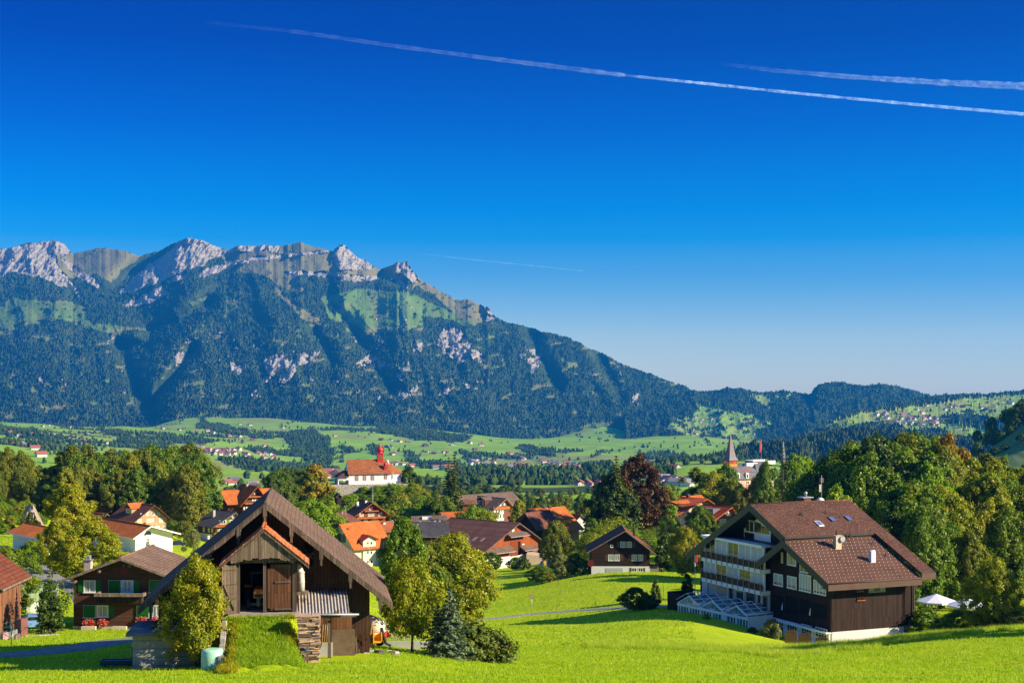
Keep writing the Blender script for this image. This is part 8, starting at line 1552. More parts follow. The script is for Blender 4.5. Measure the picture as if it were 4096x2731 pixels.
# distant parish church
pc = House('parish_church', 'distant white church tower with a needle spire down in the valley town', *C5(0, 0), 3000, 0, 'church'); pc.root.location = W(2728, 1930, 3000); b = MB(); k = 3000 / F; b.box(-7 * k, 7 * k, -5, 5, -5, 22 * k); b.build('tower', [CW], pc.root)
b = MB(); b.lathe([(10 * k, 0), (5 * k, 8 * k), (3 * k, 20 * k), (.2, 62 * k)], (0, 0, 22 * k), 4, 0, False, .785); b.build('spire', [m_plain('spire_slate', (.05, .06, .09), .6, .1)], pc.root); b = MB(); b.tube([(0, -5.2, 16 * k), (0, -5.6, 16 * k)], 3.4 * k, 12); b.build('clock', [m_plain('clock_dark', (.08, .08, .10), .5, .1)], pc.root); b = MB(); b.prism([(-46 * k, 0), (-8 * k, 0), (-8 * k, 8 * k), (-27 * k, 14 * k), (-46 * k, 6 * k)], 'y', -12, 14); b.build('nave', [m_plain('nave_roof', (.10, .05, .05), .8, .1)], pc.root)
# ------------------------------------------------------------------ garden trees, bushes, orchard
TL = [  # kind, name, label, px, D, top row, leaves, width
('elder', 'elder_tree', 'elder tree with red berries growing against the old barn', 792, 85.6, 2236, 'yellow', .68),
('near_round', 'garden_tree', 'wide yellow green tree behind the brown chalet', 365, 168, 2092, 'yellow', 1.1), ('near_tall', 'garden_tree', 'taller golden tree rising behind the wide yellow one', 285, 196, 1948, 'yellow', 1.1),
('near_round', 'garden_tree', 'leafy tree covering the left part of the wide yellow crown', 235, 182, 2075, 'yellow', .8), ('bush', 'bush', 'big round green bush cut by the left picture edge', 25, 138, 2195, 'green', .75),
('bush', 'bush', 'small round clipped tree beside the white car', 131, 188, 2165, 'lime', .9), ('fruit_loose', 'fruit_tree', 'thin almost bare fruit tree around the dark cypress', 215, 122, 2330, 'dark', 1.0),
('fruit', 'olive_tree', 'silvery green tree in front of the slate roofed chalet', 772, 300, 2120, 'grey', .85), ('fruit', 'olive_tree', 'lower silvery bushy tree beside the white house', 735, 262, 2185, 'grey', 1.1),
('bush', 'bush', 'pale bush right of the white gable wall', 800, 240, 2195, 'grey', 1.3), ('fruit', 'fruit_tree', 'small round orchard tree right of the beige chalet', 690, 375, 2082, 'green', 1.0), ('fruit', 'fruit_tree', 'low spreading orchard tree behind the slate roofed chalet', 735, 372, 2085, 'olive', 1.1),
('maple', 'garden_tree', 'bright green tree behind the right slope of the old barn roof', 1240, 405, 2004, 'lime', 1.1), ('birch', 'garden_tree', 'slim green tree left of the dark log chalet', 1330, 450, 2010, 'lime', 1.0),
('birch', 'larch_tree', 'golden larch on the left end of the chapel terrace', 1257, 532, 1858, 'gold', .9), ('ash', 'yew_tree', 'dark rounded yew at the right end of the chapel', 1636, 549, 1874, 'dark', .75),
('maple', 'garden_tree', 'round dark green tree below the tall double spruce', 1737, 500, 1978, 'green', .8), ('maple', 'garden_tree', 'second round green tree below the tall double spruce', 1776, 495, 1990, 'green', .9),
('small_spruce', 'spruce_tree', 'ragged spruce in front of the vivid orange roof', 1843, 440, 1998, 'needle', .95), ('maple', 'garden_tree', 'round yellow green tree in front of the village inn', 1898, 430, 2030, 'lime', 1.1), ('maple', 'garden_tree', 'second round yellow green tree left of the inn', 1935, 428, 2050, 'yellow', .9),
('ash', 'garden_tree', 'bright yellow green tree hiding the right half of the inn', 2074, 480, 2004, 'yellow', .75), ('fruit', 'garden_tree', 'green tree between the big barn roof and the maroon roof', 2126, 440, 2072, 'green', .8),
('near_round', 'fruit_tree', 'large tree with hanging branches right of the big barn', 2222, 345, 2088, 'olive', .7), ('fruit', 'garden_tree', 'tree with light leaves left of the dark chalet', 2362, 335, 2134, 'yellow', 1.1), ('near_tall', 'garden_tree', 'dense green conical tree near the flagpoles', 2368, 400, 2078, 'green', 1.0),
('bush', 'bush', 'grey green rounded bush on the lawn edge', 2242, 303, 2220, 'grey', .8), ('bush', 'bush', 'darker bush with visible stems left of the dark chalet', 2300, 305, 2214, 'green', .75), ('bush', 'bush', 'small bush beside the red hutch', 2166, 300, 2262, 'green', 1.2), ('bush', 'bush', 'small bush against the dark chalet corner', 2340, 302, 2250, 'dark', .9),
('bush', 'bush', 'leafy bush at the left foot of the big barn ramp', 1966, 378, 2210, 'green', 1.0), ('bush', 'bush', 'low bush under the ramp of the big barn', 2065, 372, 2228, 'green', 1.1), ('bush', 'bush', 'low dark bush right of the barn ramp wall', 2095, 370, 2238, 'dark', 1.0),
('near_tall', 'fruit_tree', 'tall green fruit tree right of the old barn', 1614, 150, 2088, 'green', .78), ('near_round', 'fruit_tree', 'broad fruit tree with drooping boughs in the meadow', 1812, 158, 2146, 'yellow', .95), ('near_round', 'fruit_tree', 'olive fruit tree between the tall and the broad one', 1700, 155, 2175, 'olive', 1.0),
('fruit', 'fruit_tree', 'golden orange young tree in front of the tall green one', 1648, 99, 2243, 'yellow', .72), ('small_spruce', 'blue_spruce', 'bluish spruce beside the golden young tree', 1800, 97, 2350, 'blue', 1.1), ('small_spruce', 'blue_spruce', 'smaller bluish spruce with a leaning tip', 1752, 97.5, 2420, 'blue', 1.2),
('near_round', 'fruit_tree', 'pear tree at the right picture edge by the white parasols', 3975, 152, 2242, 'yellow', .72), ('bush', 'bush', 'large dark bush below the white parasols', 3850, 158, 2440, 'green', 1.3), ('bush', 'bush', 'dark shrub between the hotel corner and the pear tree', 3715, 176, 2452, 'green', 1.3), ('bush', 'bush', 'shrub with twiggy outline under the right parasol', 3905, 163, 2455, 'olive', 1.2),
('near_tall', 'shrub', 'tall pale green shrub at the right corner of the hotel', 3645, 180, 2412, 'lime', .75), ('bush', 'bush', 'low shrub at the foot of the pear tree', 4050, 150, 2440, 'olive', 1.3),
('bush', 'bush', 'very dark round bush on the lawn left of the hotel', 2543, 203, 2350, 'dark', 1.05), ('bush', 'bush', 'low dark spreading bush left of the conservatory', 2590, 204, 2385, 'dark', 1.3), ('bush', 'bush', 'grey green shrub in front of the hotel ground floor', 3086, 174, 2484, 'grey', .75),
('bush', 'bush', 'bright yellow green ball bush before the conservatory', 2828, 184, 2458, 'lime', 1.2), ('bush', 'bush', 'dull red low bush left of the conservatory', 2710, 196, 2436, 'copper', 1.5), ('bush', 'bush', 'dark low bush at the right end of the conservatory', 3010, 176, 2510, 'dark', 1.3),
('birch', 'garden_tree', 'pale conical tree left of the beige house', 2683, 385, 2018, 'lime', .9), ('near_round', 'fruit_tree', 'yellow green orchard tree standing left of the hotel roof', 2742, 285, 2112, 'yellow', .7), ('near_round', 'fruit_tree', 'dark leaved tree in front of the beige house', 2800, 382, 2026, 'green', .8),
('fruit_loose', 'fruit_tree', 'upright young tree behind the dark chalet', 2450, 352, 2076, 'yellow', 1.1), ('bush', 'bush', 'bushy shrub below the small red chalet', 2890, 365, 2098, 'green', 1.4)]
for k, nm, lb, px, D, top, lf, w in TL: tree_px(k, nm, lb, nm.split('_')[-1] if nm != 'bush' else 'bush', px, D, top, lf, wide=w)
place('column', 'cypress', 'dense dark cypress standing on the lawn left of the brown chalet', 'cypress', G(198, 121), (HY - 2335) / F * 121 - G(198, 121).z, 'dark', wide=1.35); tree_px('small_spruce', 'spruce_tree', 'bluish spruce tip showing above the dark cypress', 'spruce', 200, 124, 2275, 'blue', wide=.7)
tree_px('column', 'cypress', 'very dark broad cypress right of the dark chalet', 'cypress', 2661, 302, 2134, 'dark', wide=1.5)
for px, D, top, lb in ((2624, 211, 2320, 'left one of two slim dark cypresses on the hotel lawn'), (2747, 204, 2298, 'slim dark cypress right beside the hotel flagpole')): tree_px('column', 'cypress', lb, 'cypress', px, D, top, 'dark', wide=1.1)
for px, D, top in ((96, 330, 2040), (122, 326, 2036)): tree_px('small_spruce', 'spruce_tree', 'dark %s spruce in front of the bare grey rock' % ('left' if px < 100 else 'right'), 'spruce', px, D, top, 'needle', wide=.75)
tree_px('small_spruce', 'spruce_tree', 'young spruce tip in front of the white gable wall', 'spruce', 592, 215, 2146, 'needle', wide=.8)
# juniper mat
for i, (px, top) in enumerate(((1865, 2508), (1915, 2520), (1960, 2532), (1830, 2535))): tree_px('bush', 'juniper', ['leftmost but one', 'middle', 'rightmost', 'leftmost'][i] + ' clump of the spreading dark juniper by the blue spruce', 'juniper', px, 100 + i * .3, top, 'needle', wide=1.3, group='spreading juniper clumps')
rt = random.Random(21)
def scatter(n, pxr, Dr, topf, kinds, leaves, name, label, cat, group, wide=(.8, 1.2), base=None):
 for i in range(n):
  px = rt.uniform(*pxr); D = rt.uniform(*Dr); lf = rt.choice(leaves); k = rt.choice(kinds); tree_px(k, name, label, cat, px, D, topf(px, D), lf, group, wide=rt.uniform(*wide), base=base(px, D) if base else None)
kb = lambda px, D: Vector(((px - CX) / F * D, D, max(knoll_z(px, D), gz((px - CX) / F * D, D)) - .3))
for i in range(190):
 px = rt.uniform(1225, 1765); D = rt.uniform(500, 543); b_ = kb(px, D); lf = rt.choice(['lime', 'yellow', 'lime', 'green', 'yellow']); k = rt.choice(['bush', 'fruit', 'birch', 'bush']); h_ = rt.uniform(2.2, 5)
 lim = (HY - np.interp(px, [1225, 1300, 1400, 1420, 1610, 1640, 1765], [1960, 1935, 1948, 1952, 1936, 1925, 2005])) / F * D - b_.z
 if lim < .8: continue
 place(k, 'knoll_tree', 'small bright leafed tree on the wooded knoll under the chapel', 'tree', b_, min(h_, lim), lf, wide=rt.uniform(1.2, 1.9), group='small trees covering the chapel knoll')
for i, px in enumerate((1085, 1112, 1140, 1165, 1195, 1225, 1245, 1282)):
 tree_px(rt.choice(['ash', 'maple', 'beech']), 'deciduous_tree', 'dark green tree of the clump left of the chapel terrace', 'tree', px, 520 + i * 4, [1905, 1885, 1880, 1890, 1882, 1885, 1905, 1950][i], rt.choice(['dark', 'green']), 'dark tree clump left of the chapel', wide=.8)
scatter(24, (2620, 2960), (300, 375), lambda px, D: 2290 - (D - 300) * 1.15 - rt.uniform(50, 95), ['fruit', 'fruit_loose', 'fruit'], ['lime', 'yellow', 'green'], 'orchard_tree', 'light green orchard tree between the dark chalet and the hotel', 'tree', 'orchard trees behind the dark chalet')
scatter(14, (2400, 2640), (340, 400), lambda px, D: 2190 - (D - 340) * .9 - rt.uniform(30, 70), ['fruit', 'fruit_loose'], ['lime', 'yellow', 'green'], 'orchard_tree', 'light orchard tree behind the dark chalet roof', 'tree', 'orchard trees behind the dark chalet')
scatter(58, (1880, 2420), (640, 860), lambda px, D: rt.uniform(1985, 2040) - (D - 640) * .06, ['ash', 'maple', 'beech', 'birch'], ['green', 'olive', 'green', 'yellow'], 'woodland_tree', 'green tree of the wooded belt behind the village roofs', 'tree', 'wooded belt behind the village', (.7, 1.0))
scatter(20, (1640, 1900), (640, 800), lambda px, D: rt.uniform(1990, 2040), ['ash', 'maple'], ['green', 'dark', 'olive'], 'woodland_tree', 'green tree of the wooded belt right of the chapel knoll', 'tree', 'wooded belt behind the village', (.7, 1.0))
scatter(16, (860, 1090), (470, 640), lambda px, D: rt.uniform(1962, 2030), ['ash', 'maple', 'birch'], ['green', 'olive', 'lime'], 'woodland_tree', 'green tree between the left wood and the barn ridge', 'tree', 'trees left of the barn ridge', (.7, 1.0))
scatter(290, (900, 2950), (880, 1560), lambda px, D: rt.uniform(1972, 1990) - (D - 900) * .055 + (14 if 2080 < px < 2500 else 0) - 6, ['ash', 'maple', 'beech', 'birch'], ['green', 'olive', 'green', 'dark'], 'valley_tree', 'tree of the rolling woodland between the village and the valley', 'tree', 'rolling woodland beyond the village', (.7, 1.1))
scatter(14, (2600, 2860), (560, 700), lambda px, D: rt.uniform(1945, 1990), ['ash', 'maple', 'birch'], ['green', 'olive', 'lime'], 'woodland_tree', 'green tree behind the beige house with the orange roof', 'tree', 'trees behind the beige house', (.7, 1.0))
# trees on the steep pasture at the right edge and the dark wood on its crest
def hs_pt(px, f=1.0):
 s_ = np.interp(px, [3780, 3870, 3960, 4096, 4400, 5300], [1900, 1850, 1792, 1700, 1560, 1300]); b = np.interp(px, [3780, 3900, 4096, 5300], [1935, 1960, 1985, 1990]); return W(px, b + (s_ - b) * f, 620 + 420 * f)
place('ash', 'oak_tree', 'lone oak on the crest of the steep pasture at the right', 'tree', hs_pt(3908, .98) + Vector((0, 0, -2)), 13, 'green')
for i in range(34):
 px = rt.uniform(3975, 4250); q = hs_pt(px, 1.0); h_ = np.interp(px, [3975, 4010, 4096, 4250], [7, 10, 13, 14]) * rt.uniform(.8, 1.1); place(rt.choice(['ash', 'beech']), 'deciduous_tree', 'dark tree of the wood on the steep pasture crest', 'tree', (q.x, q.y + rt.uniform(0, 60), q.z - 3), h_, 'green', wide=1.1, group='dark wood on the steep pasture crest')
for i in range(6): px = rt.uniform(3950, 4090); q = hs_pt(px, .8); place('bush', 'bush', 'dark bush scattered on the steep pasture at the right', 'bush', q, rt.uniform(2, 4), 'dark', wide=1.5, group='bushes on the steep pasture')
# trees standing just outside the picture on the right; they shade the meadow and the hotel wall
for px, D, h_ in ((4470, 150, 12), (4540, 112, 11)): g_ = G(px, D); place('near_round', 'meadow_tree', 'meadow tree just beyond the right picture edge', 'tree', g_, h_, 'olive', group='meadow trees beyond the right edge')
# rock face on the left slope
vs = []; n = 26; rng = np.random.default_rng(5)
for j in range(n):
 for i in range(n):
  a, b = i / (n - 1), j / (n - 1); px = 30 + 160 * a; top = np.interp(px, [30, 70, 100, 118, 135, 165, 190], [2165, 2125, 2035, 2010, 2018, 2075, 2130]); py = 2185 + (top - 2185) * b; D = 332 + 14 * b + 10 * (vnoise(np.array([a * 6.]), np.array([b * 5.]), 3)[0] - .5) + 5 * (vnoise(np.array([a * 19.]), np.array([b * 12.]), 8)[0] - .5); vs.append(tuple(W(px, py, D)))
fs = [(j * n + i, j * n + i + 1, (j + 1) * n + i + 1, (j + 1) * n + i) for j in range(n - 1) for i in range(n - 1)]
rk = np_mesh('rock_face', vs, fs, [m_plain('grey_rock', (.27, .215, .15), .95, .4, .25, bumpk=.9)], smooth=False); tag(rk, 'bare pointed grey rock face on the slope at the left', 'rock')
# ------------------------------------------------------------------ far woods (one mass), single far trees, far houses
DG = np.geomspace(900, 8500, 500)
def far_at(px, py):
 P = py_far(np.full(DG.shape, float(px)), DG); i = int(np.argmax(P <= py)); D = DG[i]; return W(px, P[i], D)
rng = np.random.default_rng(77); step = 15.0
ys = np.arange(1650, 8400, step); PTS = []
for y in ys:
 st = step * (1 if y > 2500 else .8); xs = np.arange(-.39 * y, .40 * y, st); X = xs + rng.uniform(-6, 6, len(xs)); Y = y + rng.uniform(-7, 7, len(xs)); PX = CX + X / Y * F; PY = py_far(PX, Y); m_ = wood_mask(X, Y, PX, PY)
 k = (m_ > .5) & (rng.random(len(xs)) < .62); PTS.append(np.stack([X[k], Y[k], ((HY - PY) / F * Y)[k]], 1))
PTS = np.concatenate(PTS); print('far trees', len(PTS))
def blob_trees(name, P, h, mats, label=None):
 n = len(P); ring = 7; prof = [(.30, .0), (.50, .18), (.54, .42), (.44, .66), (.24, .87), (.03, 1.0)]; V = []; ang = rng.uniform(0, 6.28, n); w = h * rng.uniform(.5, .8, n)
 con = rng.random(n) < .16; w = np.where(con, w * .6, w)
 for (r, z) in prof:
  for k in range(ring): a = ang + k * 2 * math.pi / ring; rr_ = r * w * rng.uniform(.68, 1.32, n); V.append(np.stack([P[:, 0] + np.cos(a) * rr_, P[:, 1] + np.sin(a) * rr_, P[:, 2] - 1 + z * h * rng.uniform(.88, 1.08, n)], 1))
 V = np.stack(V, 1).reshape(-1, 3); q = [(i * ring + k, i * ring + (k + 1) % ring, (i + 1) * ring + (k + 1) % ring, (i + 1) * ring + k) for i in range(len(prof) - 1) for k in range(ring)]
 Fc = (np.array(q)[None] + (np.arange(n) * ring * len(prof))[:, None, None]).reshape(-1, 4); return np_mesh(name, V, Fc, mats, attrs={'rnd': ('FACE', np.repeat(rng.random(n), len(q)))}, smooth=False)
t = NT('far_foliage'); nz = t.noise(t.coord('Object'), .01, 3); a = t.mix(t.ramp(nz, [(.35, 0.0), (.65, 1.0)]), (.026, .055, .014), (.055, .085, .016)); a = t.mix(.8, a, t.ramp(t.attr('rnd'), [(0., .55), (.85, 1.3), (1., 1.9)]), 'MULTIPLY'); t.col(a); t.b.inputs['Roughness'].default_value = 1; t.b.inputs['Specular IOR Level'].default_value = .05; FARF = t.m
tag(blob_trees('far_woodland', PTS, rng.uniform(9, 17, len(PTS)), [FARF]), 'dark far woods and copses across the valley meadows', 'woodland', kind='stuff')
# lone trees: valley meadows and the open slopes of the ridges
LT = blob_trees('far_tree', np.array([[0., 0, 0]]), np.array([10.]), [FARF]); me_t = LT.data; bpy.data.objects.remove(LT)
def far_tree(p, s, lb, gp): o = bpy.data.objects.new('far_tree', me_t); link(o); o.location = p; o.scale = (s * rt.uniform(.8, 1.2), s, s); o.rotation_euler = (0, 0, rt.uniform(0, 6)); tag(o, lb, 'tree', gp)
cnt = 0
while cnt < 150:
 px = rt.uniform(0, 2800); py = rt.uniform(1695, 1880); p = far_at(px, py); m_ = wood_mask(np.array([p.x]), np.array([p.y]), np.array([px]), np.array([py]))[0]
 if m_ < .5 and p.y > 2500: far_tree(p, rt.uniform(.8, 1.5), 'tiny lone dark tree on the far green meadows below the mountain', 'lone trees on the far meadows'); cnt += 1
for si, n, lb in ((2, 90, 'tiny lone tree on the pasture hills at the right'), (1, 35, 'tiny lone tree on the light pasture below the wooded range')):
 PX, PY, X, Y, Z, M_ = SHEETS[si]; ok = np.argwhere((M_ > .5) & (PX > 0) & (PX < 4100) & (PY > 1560));
 for k in rng.choice(len(ok), n): j, i = ok[k]; far_tree((X[j, i], Y[j, i], Z[j, i] - 2), rt.uniform(1.1, 2.0), lb, lb[10:])
HW = [m_plain('far_white_wall', (.62, .58, .52), .9, .05), m_plain('far_brown_wall', (.16, .08, .05), .9, .1)]; HR = [m_plain('far_red_roof', (.34, .10, .06), .9, .1), m_plain('far_brown_roof', (.16, .08, .06), .9, .1), m_plain('far_grey_roof', (.20, .19, .20), .9, .1)]
FH = []
for i in range(6):
 m = MB(); w_, l_, e_ = (5, 7, 4.5) if i < 3 else (4.5, 8, 4); w_ += i % 3; m.prism([(-w_, -3), (w_, -3), (w_, e_), (0, e_ + w_ * .6), (-w_, e_)][::-1], 'y', -l_, l_); m.prism([(-w_ - 1.2, e_ - .6), (0, e_ + w_ * .6 + .1), (w_ + 1.2, e_ - .6), (w_ + 1.2, e_ - .2), (0, e_ + w_ * .6 + .6), (-w_ - 1.2, e_ - .2)][::-1], 'y', -l_ - 1.2, l_ + 1.2, 1)
 for k in (-2.2, 2.2): m.box(k - .6, k + .6, -l_ - .06, -l_ - .01, 1.2, 2.8, 2)
 o = m.build('far_house', [HW[0 if i < 4 else 1], HR[i % 3], glass]); FH.append(o.data); bpy.data.objects.remove(o)
def far_house(p, k, lb, gp, s=1.0, rz=None): o = bpy.data.objects.new('far_house', FH[k]); link(o); o.location = p; o.scale = (s, s, s); o.rotation_euler = (0, 0, rt.uniform(-1.4, 1.4) if rz is None else rz); tag(o, lb, 'house', gp)
def cluster(n, pr, yr, lb, kinds=(0, 1, 2, 0, 3, 4), s=(.9, 1.4)):
 for i in range(n): px = rt.uniform(*pr); py = yr[0] + (yr[1] - yr[0]) * ((px - pr[0]) / (pr[1] - pr[0])) * .5 + rt.uniform(0, .5) * (yr[1] - yr[0]); far_house(far_at(px, py), rt.choice(kinds), lb, lb.replace('tiny house', 'houses'), rt.uniform(*s))
cluster(46, (790, 1110), (1785, 1842), 'tiny house of the white village strung along the far slope'); cluster(20, (1262, 1365), (1888, 1930), 'tiny house of the white village seen beside the chapel terrace', (0, 1, 0, 2, 3), (1.0, 1.8))
cluster(44, (1880, 2110), (1846, 1884), 'tiny house of the valley town right of the tall spruce', (0, 1, 2, 0, 3)); cluster(26, (2165, 2330), (1842, 1880), 'tiny house of the valley town left of the dark pine', (0, 1, 2, 0, 3)); cluster(20, (1570, 1870), (1855, 1885), 'tiny house of the valley town behind the yew', (0, 1, 2, 3)); cluster(12, (2025, 2110), (1815, 1845), 'tiny house of the small white hamlet above the valley town', (0, 1, 2))
cluster(26, (2620, 2750), (1918, 1948), 'tiny house of the town around the needle spired church', (0, 1, 2, 3), (.55, .9)); cluster(7, (2575, 2720), (1850, 1876), 'farm building on the bright meadow right of the copper beech', (4, 5, 3), (.7, 1.0)); cluster(12, (2300, 2420), (1890, 1985), 'house on the green slope left of the dark pine', (3, 4, 5, 0), (.6, .9)); cluster(8, (890, 1080), (1915, 1965), 'farmhouse on the meadow behind the orange farmhouse', (4, 5, 3), (.7, 1.0))
for (x, y) in [(20, 1718), (45, 1738), (75, 1745), (90, 1748), (125, 1744), (170, 1708), (195, 1705), (280, 1713), (315, 1715), (68, 1782), (85, 1784), (140, 1800), (275, 1760), (300, 1762), (320, 1764), (340, 1766), (430, 1775), (450, 1776), (350, 1742), (165, 1828), (650, 1716), (720, 1722), (785, 1736), (830, 1724), (830, 1745), (850, 1735), (960, 1700), (970, 1715), (1000, 1703), (1130, 1713), (1240, 1712), (1255, 1710), (915, 1747), (960, 1748), (1060, 1785), (1070, 1794), (1010, 1762), (1340, 1745), (1525, 1762), (1562, 1764), (1585, 1767), (1600, 1768), (1632, 1769), (1548, 1790), (1565, 1791), (1580, 1818), (1570, 1822), (1701, 1786), (1706, 1812), (1738, 1815), (1780, 1813), (1788, 1811), (1880, 1775), (1925, 1783), (1812, 1781), (1900, 1800), (2070, 1795), (2090, 1797), (2180, 1797)]:
 far_house(far_at(x, y), rt.choice((0, 1, 3, 4, 5)), 'tiny farmhouse scattered on the far green meadows below the mountain', 'farmhouses on the far meadows', rt.uniform(.9, 1.5))
for si, n, box, lb in ((2, 42, (3500, 3760, 1655, 1705), 'tiny house of the hillside village on the right pasture hills'), (2, 14, (3420, 4096, 1580, 1700), 'tiny farmhouse scattered on the pasture hills at the right'), (1, 16, (2760, 3080, 1660, 1790), 'tiny farmhouse on the light pasture below the wooded range'), (0, 5, (1300, 1700, 1200, 1310), 'tiny alpine hut on the high pastures of the mountain')):
 PX, PY, X, Y, Z, M_ = SHEETS[si]; ok = np.argwhere((M_ > .5) & (PX > box[0]) & (PX < box[1]) & (PY > box[2]) & (PY < box[3]))
 if len(ok):
  for k in rng.choice(len(ok), n): j, i = ok[k]; far_house((X[j, i], Y[j, i], Z[j, i] + .5), rt.choice((0, 1, 2, 3, 4)), lb, lb.replace('tiny ', ''), rt.uniform(1.0, 1.5))
# ------------------------------------------------------------------ grass blades on the near meadow, taller at the crest
def blades(name, n, pxr, Dr, h, lab, mat, filt=None, z_extra=None, w=.02):
 D = np.sqrt(rng.uniform(Dr[0] ** 2, Dr[1] ** 2, n)); px = rng.uniform(*pxr, n)
 if filt is not None: k = filt(px, D); D = D[k]; px = px[k]
 x = (px - CX) / F * D; z = gz_arr(x, D) if z_extra is None else z_extra(x, D); P = np.stack([x, D, z], 1); n = len(P); nb = 4; P = np.repeat(P, nb, 0) + np.concatenate([rng.normal(0, .05, (n * nb, 2)), np.zeros((n * nb, 1))], 1)
 a = rng.uniform(0, 6.28, n * nb); hh = h * rng.uniform(.4, 1.3, n * nb) * (.45 + 1.25 * fbm(P[:, 0] * .5, P[:, 1] * .35, 15, 3)); ln = rng.normal(0, .35, (n * nb, 2)) * hh[:, None]; d = np.stack([np.cos(a), np.sin(a), 0 * a], 1) * w
 V = np.stack([P - d - [0, 0, .02], P + d - [0, 0, .02], P + np.concatenate([ln, hh[:, None]], 1)], 1).reshape(-1, 3); o = np_mesh(name, V, np.arange(len(V)).reshape(-1, 3), [mat], attrs={'rnd': ('FACE', rng.random(n * nb))}, smooth=False); return tag(o, lab, 'grass', kind='stuff')
GB = m_leaf('grass_blade', (.24, .38, .004), (.33, .46, .006), (.46, .50, .05), .45); GP = m_leaf('pale_grass', (.27, .41, .015), (.40, .50, .03), (.52, .48, .12), .45); GY = m_leaf('yellow_weed', (.38, .34, .008), (.50, .40, .01), (.30, .36, .02), .4)
blades('meadow_grass', 70000, (-60, 4160), (66, 132), .13, 'fresh green grass of the near meadow', GB, lambda px, D: ~((px > 520) & (px < 1480) & (D > 84.5)))
blades('lawn_grass', 75000, (-60, 3300), (132, 340), .17, 'short grass and weeds of the farther lawns', GB, lambda px, D: ((px > 1450) & (px < 2780) | (px < 290)) & (vnoise(px / 25, D / 6, 12) + .5 * rng.random(len(px)) > .45) & (np.abs(D - np.interp(px, [1380, 1640, 1960, 2127, 2480, 2760], [206, 208, 222, 226, 214, 204])) > 2.2), w=.045)
blades('tall_grass', 44000, (2350, 4160), (104, 136), .42, 'tall pale seeding grass along the meadow crest', GP, lambda px, D: np.abs(D - (125 + 6 * np.sin(px / 300))) < np.where(px > 3000, 13, 7) * (.4 + .6 * vnoise(px / 60, D / 4, 5)), w=.012)
rc_ = ramp_co[rng.integers(0, len(ramp_co) - 300, 9000)];
def from_pts(P): return lambda x, D: P[:len(x), 2]
def blades_at(name, P, h, lab, mat, w=.02):
 n = len(P); nb = 4; Q = np.repeat(P, nb, 0) + np.concatenate([rng.normal(0, .06, (n * nb, 2)), np.zeros((n * nb, 1))], 1); a = rng.uniform(0, 6.28, n * nb); hh = h * rng.uniform(.4, 1.3, n * nb); ln = rng.normal(0, .4, (n * nb, 2)) * hh[:, None]; d = np.stack([np.cos(a), np.sin(a), 0 * a], 1) * w
 V = np.stack([Q - d, Q + d, Q + np.concatenate([ln, hh[:, None]], 1)], 1).reshape(-1, 3); return tag(np_mesh(name, V, np.arange(len(V)).reshape(-1, 3), [mat], attrs={'rnd': ('FACE', rng.random(n * nb))}, smooth=False), lab, 'grass', kind='stuff')
blades_at('ramp_grass', rc_ + rng.normal(0, .1, rc_.shape) * [1, 1, 0], .16, 'soft grass on the barn ramp', GB)
e1 = ramp_co.reshape(nV + 1, nU + 1, 3)[:, 0:6].reshape(-1, 3); e2 = ramp_co.reshape(nV + 1, nU + 1, 3)[:12, 28:34].reshape(-1, 3); ee = np.concatenate([e1[rng.integers(0, len(e1), 3000)], e2[rng.integers(0, len(e2), 700)]]); ee = ee[vnoise(ee[:, 0] * 2.6, ee[:, 1] * 2.6, 9) > .42]; blades_at('yellow_weeds', ee + rng.normal(0, .1, ee.shape) * [1, 1, 0] + [0, 0, .05], .26, 'yellow flowering weeds along the edges of the barn ramp', GY, .018)
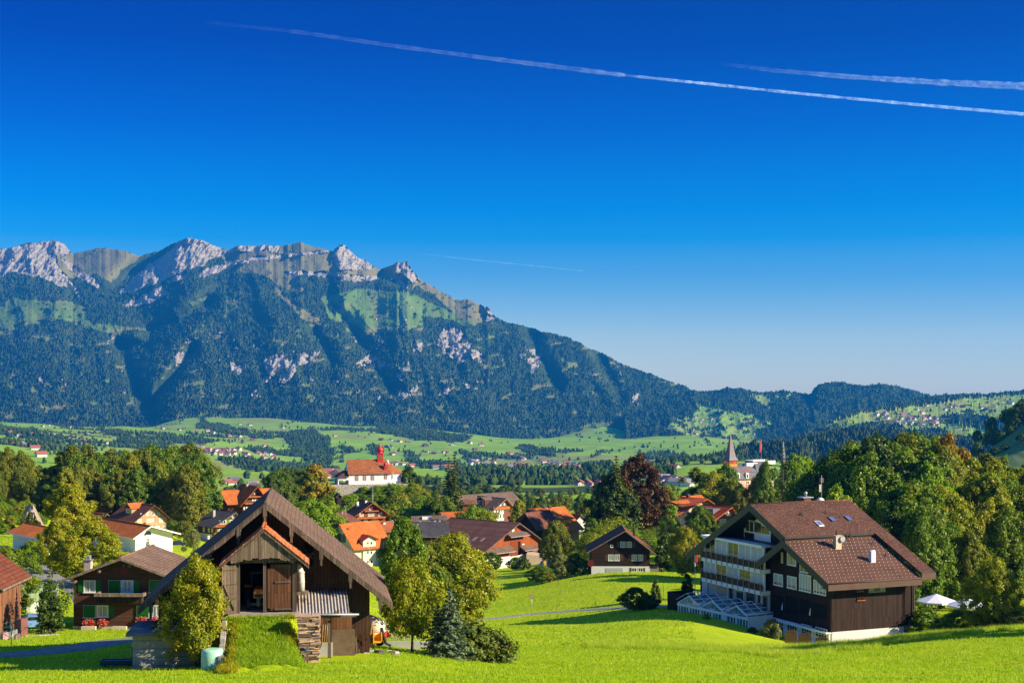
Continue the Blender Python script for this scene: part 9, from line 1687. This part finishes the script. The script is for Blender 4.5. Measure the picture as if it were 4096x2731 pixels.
# ------------------------------------------------------------------ contrails high above
def contrail(label, pts, D, w0, w1, dens, seed, fade=.2):
 """a long thin tube of thin cloud at real height, given by sight rows"""
 C = [W(px, py, D) for px, py in pts]; n = 90; m = MB(); P = []; r_ = []
 for i in range(n + 1):
  f = i / n * (len(C) - 1); k = min(int(f), len(C) - 2); P.append(C[k].lerp(C[k + 1], f - k)); ww = w0 + (w1 - w0) * i / n; r_.append(ww * (.75 + .5 * vnoise(np.array([i * .9]), np.array([seed * 3.]), 2)[0]))
 m.tube(P, r_, 12, 0); t = NT('contrail_vapour'); t.t.nodes.remove(t.b); em = t.n('ShaderNodeBsdfDiffuse'); em.inputs[0].default_value = (.66, .88, 1.0, 1); tl = t.n('ShaderNodeBsdfTranslucent'); tl.inputs[0].default_value = (.66, .88, 1.0, 1); ms = t.n('ShaderNodeAddShader'); t.l(em.outputs[0], ms.inputs[0]); t.l(tl.outputs[0], ms.inputs[1])
 lw = t.n('ShaderNodeLayerWeight'); lw.inputs[0].default_value = .35; iv = t.n('ShaderNodeMath', operation='SUBTRACT'); iv.inputs[0].default_value = 1.0; t.l(lw.outputs['Facing'], iv.inputs[1]); pw = t.n('ShaderNodeMath', operation='POWER'); t.l(iv.outputs[0], pw.inputs[0]); pw.inputs[1].default_value = 1.6
 nz = t.noise(t.coord('Object'), .0045, 8, .8); rp = t.ramp(nz, [(.36, 0.0), (.70, 1.0)]); ml = t.n('ShaderNodeMath', operation='MULTIPLY'); t.l(pw.outputs[0], ml.inputs[0]); t.l(rp, ml.inputs[1]); m3 = t.n('ShaderNodeMath', operation='MULTIPLY'); t.l(ml.outputs[0], m3.inputs[0]); m3.inputs[1].default_value = dens
 tr = t.n('ShaderNodeBsdfTransparent'); mx_ = t.n('ShaderNodeMixShader'); xx = t.n('ShaderNodeSeparateXYZ'); t.l(t.coord('Object'), xx.inputs[0]); fm = t.n('ShaderNodeMapRange'); fm.inputs[1].default_value = C[0].x; fm.inputs[2].default_value = C[0].x + (C[-1].x - C[0].x) * fade; t.l(xx.outputs[0], fm.inputs[0]); m4 = t.n('ShaderNodeMath', operation='MULTIPLY'); t.l(m3.outputs[0], m4.inputs[0]); t.l(fm.outputs[0], m4.inputs[1]); t.l(m4.outputs[0], mx_.inputs[0]); t.l(tr.outputs[0], mx_.inputs[1]); t.l(ms.outputs[0], mx_.inputs[2]); t.l(mx_.outputs[0], t.out.inputs[0])
 o = m.build('contrail', [t.m]); return tag(o, label, 'contrail')
contrail('long bright contrail crossing the whole sky down to the right edge', [(2300, 277), (2500, 302), (2800, 333), (3200, 375), (3600, 413), (4096, 457), (4300, 474)], 42000, 32, 48, .62, 1, .25)
contrail('faded left continuation of the long contrail', [(780, 85), (1200, 130), (1600, 188), (2000, 240), (2500, 302)], 42100, 45, 70, .16, 2, .8)
contrail('short broad contrail above the long one at the right', [(2880, 255), (3100, 283), (3400, 308), (3750, 330), (4096, 345), (4300, 352)], 42000, 45, 120, .32, 3, .5)
contrail('thin faint contrail low over the mountain shoulder', [(1640, 1010), (1900, 1040), (2100, 1060), (2330, 1083)], 60000, 20, 24, .30, 4, .3)
# ------------------------------------------------------------------ the air
hz = MB(); hz.box(-14000, 14000, -40, 17500, -700, 1420)
hm = bpy.data.materials.new('haze_air'); hm.use_nodes = True; ht = hm.node_tree; ht.nodes.clear()
ho = ht.nodes.new('ShaderNodeOutputMaterial'); hv = ht.nodes.new('ShaderNodeVolumePrincipled')
hv.inputs['Color'].default_value = (0.010, 0.28, 0.80, 1); hv.inputs['Density'].default_value = 5.4e-5; hv.inputs['Anisotropy'].default_value = 0.2
ht.links.new(hv.outputs[0], ho.inputs['Volume'])
hzo = hz.build('haze', [hm]); tag(hzo, kind='stuff')
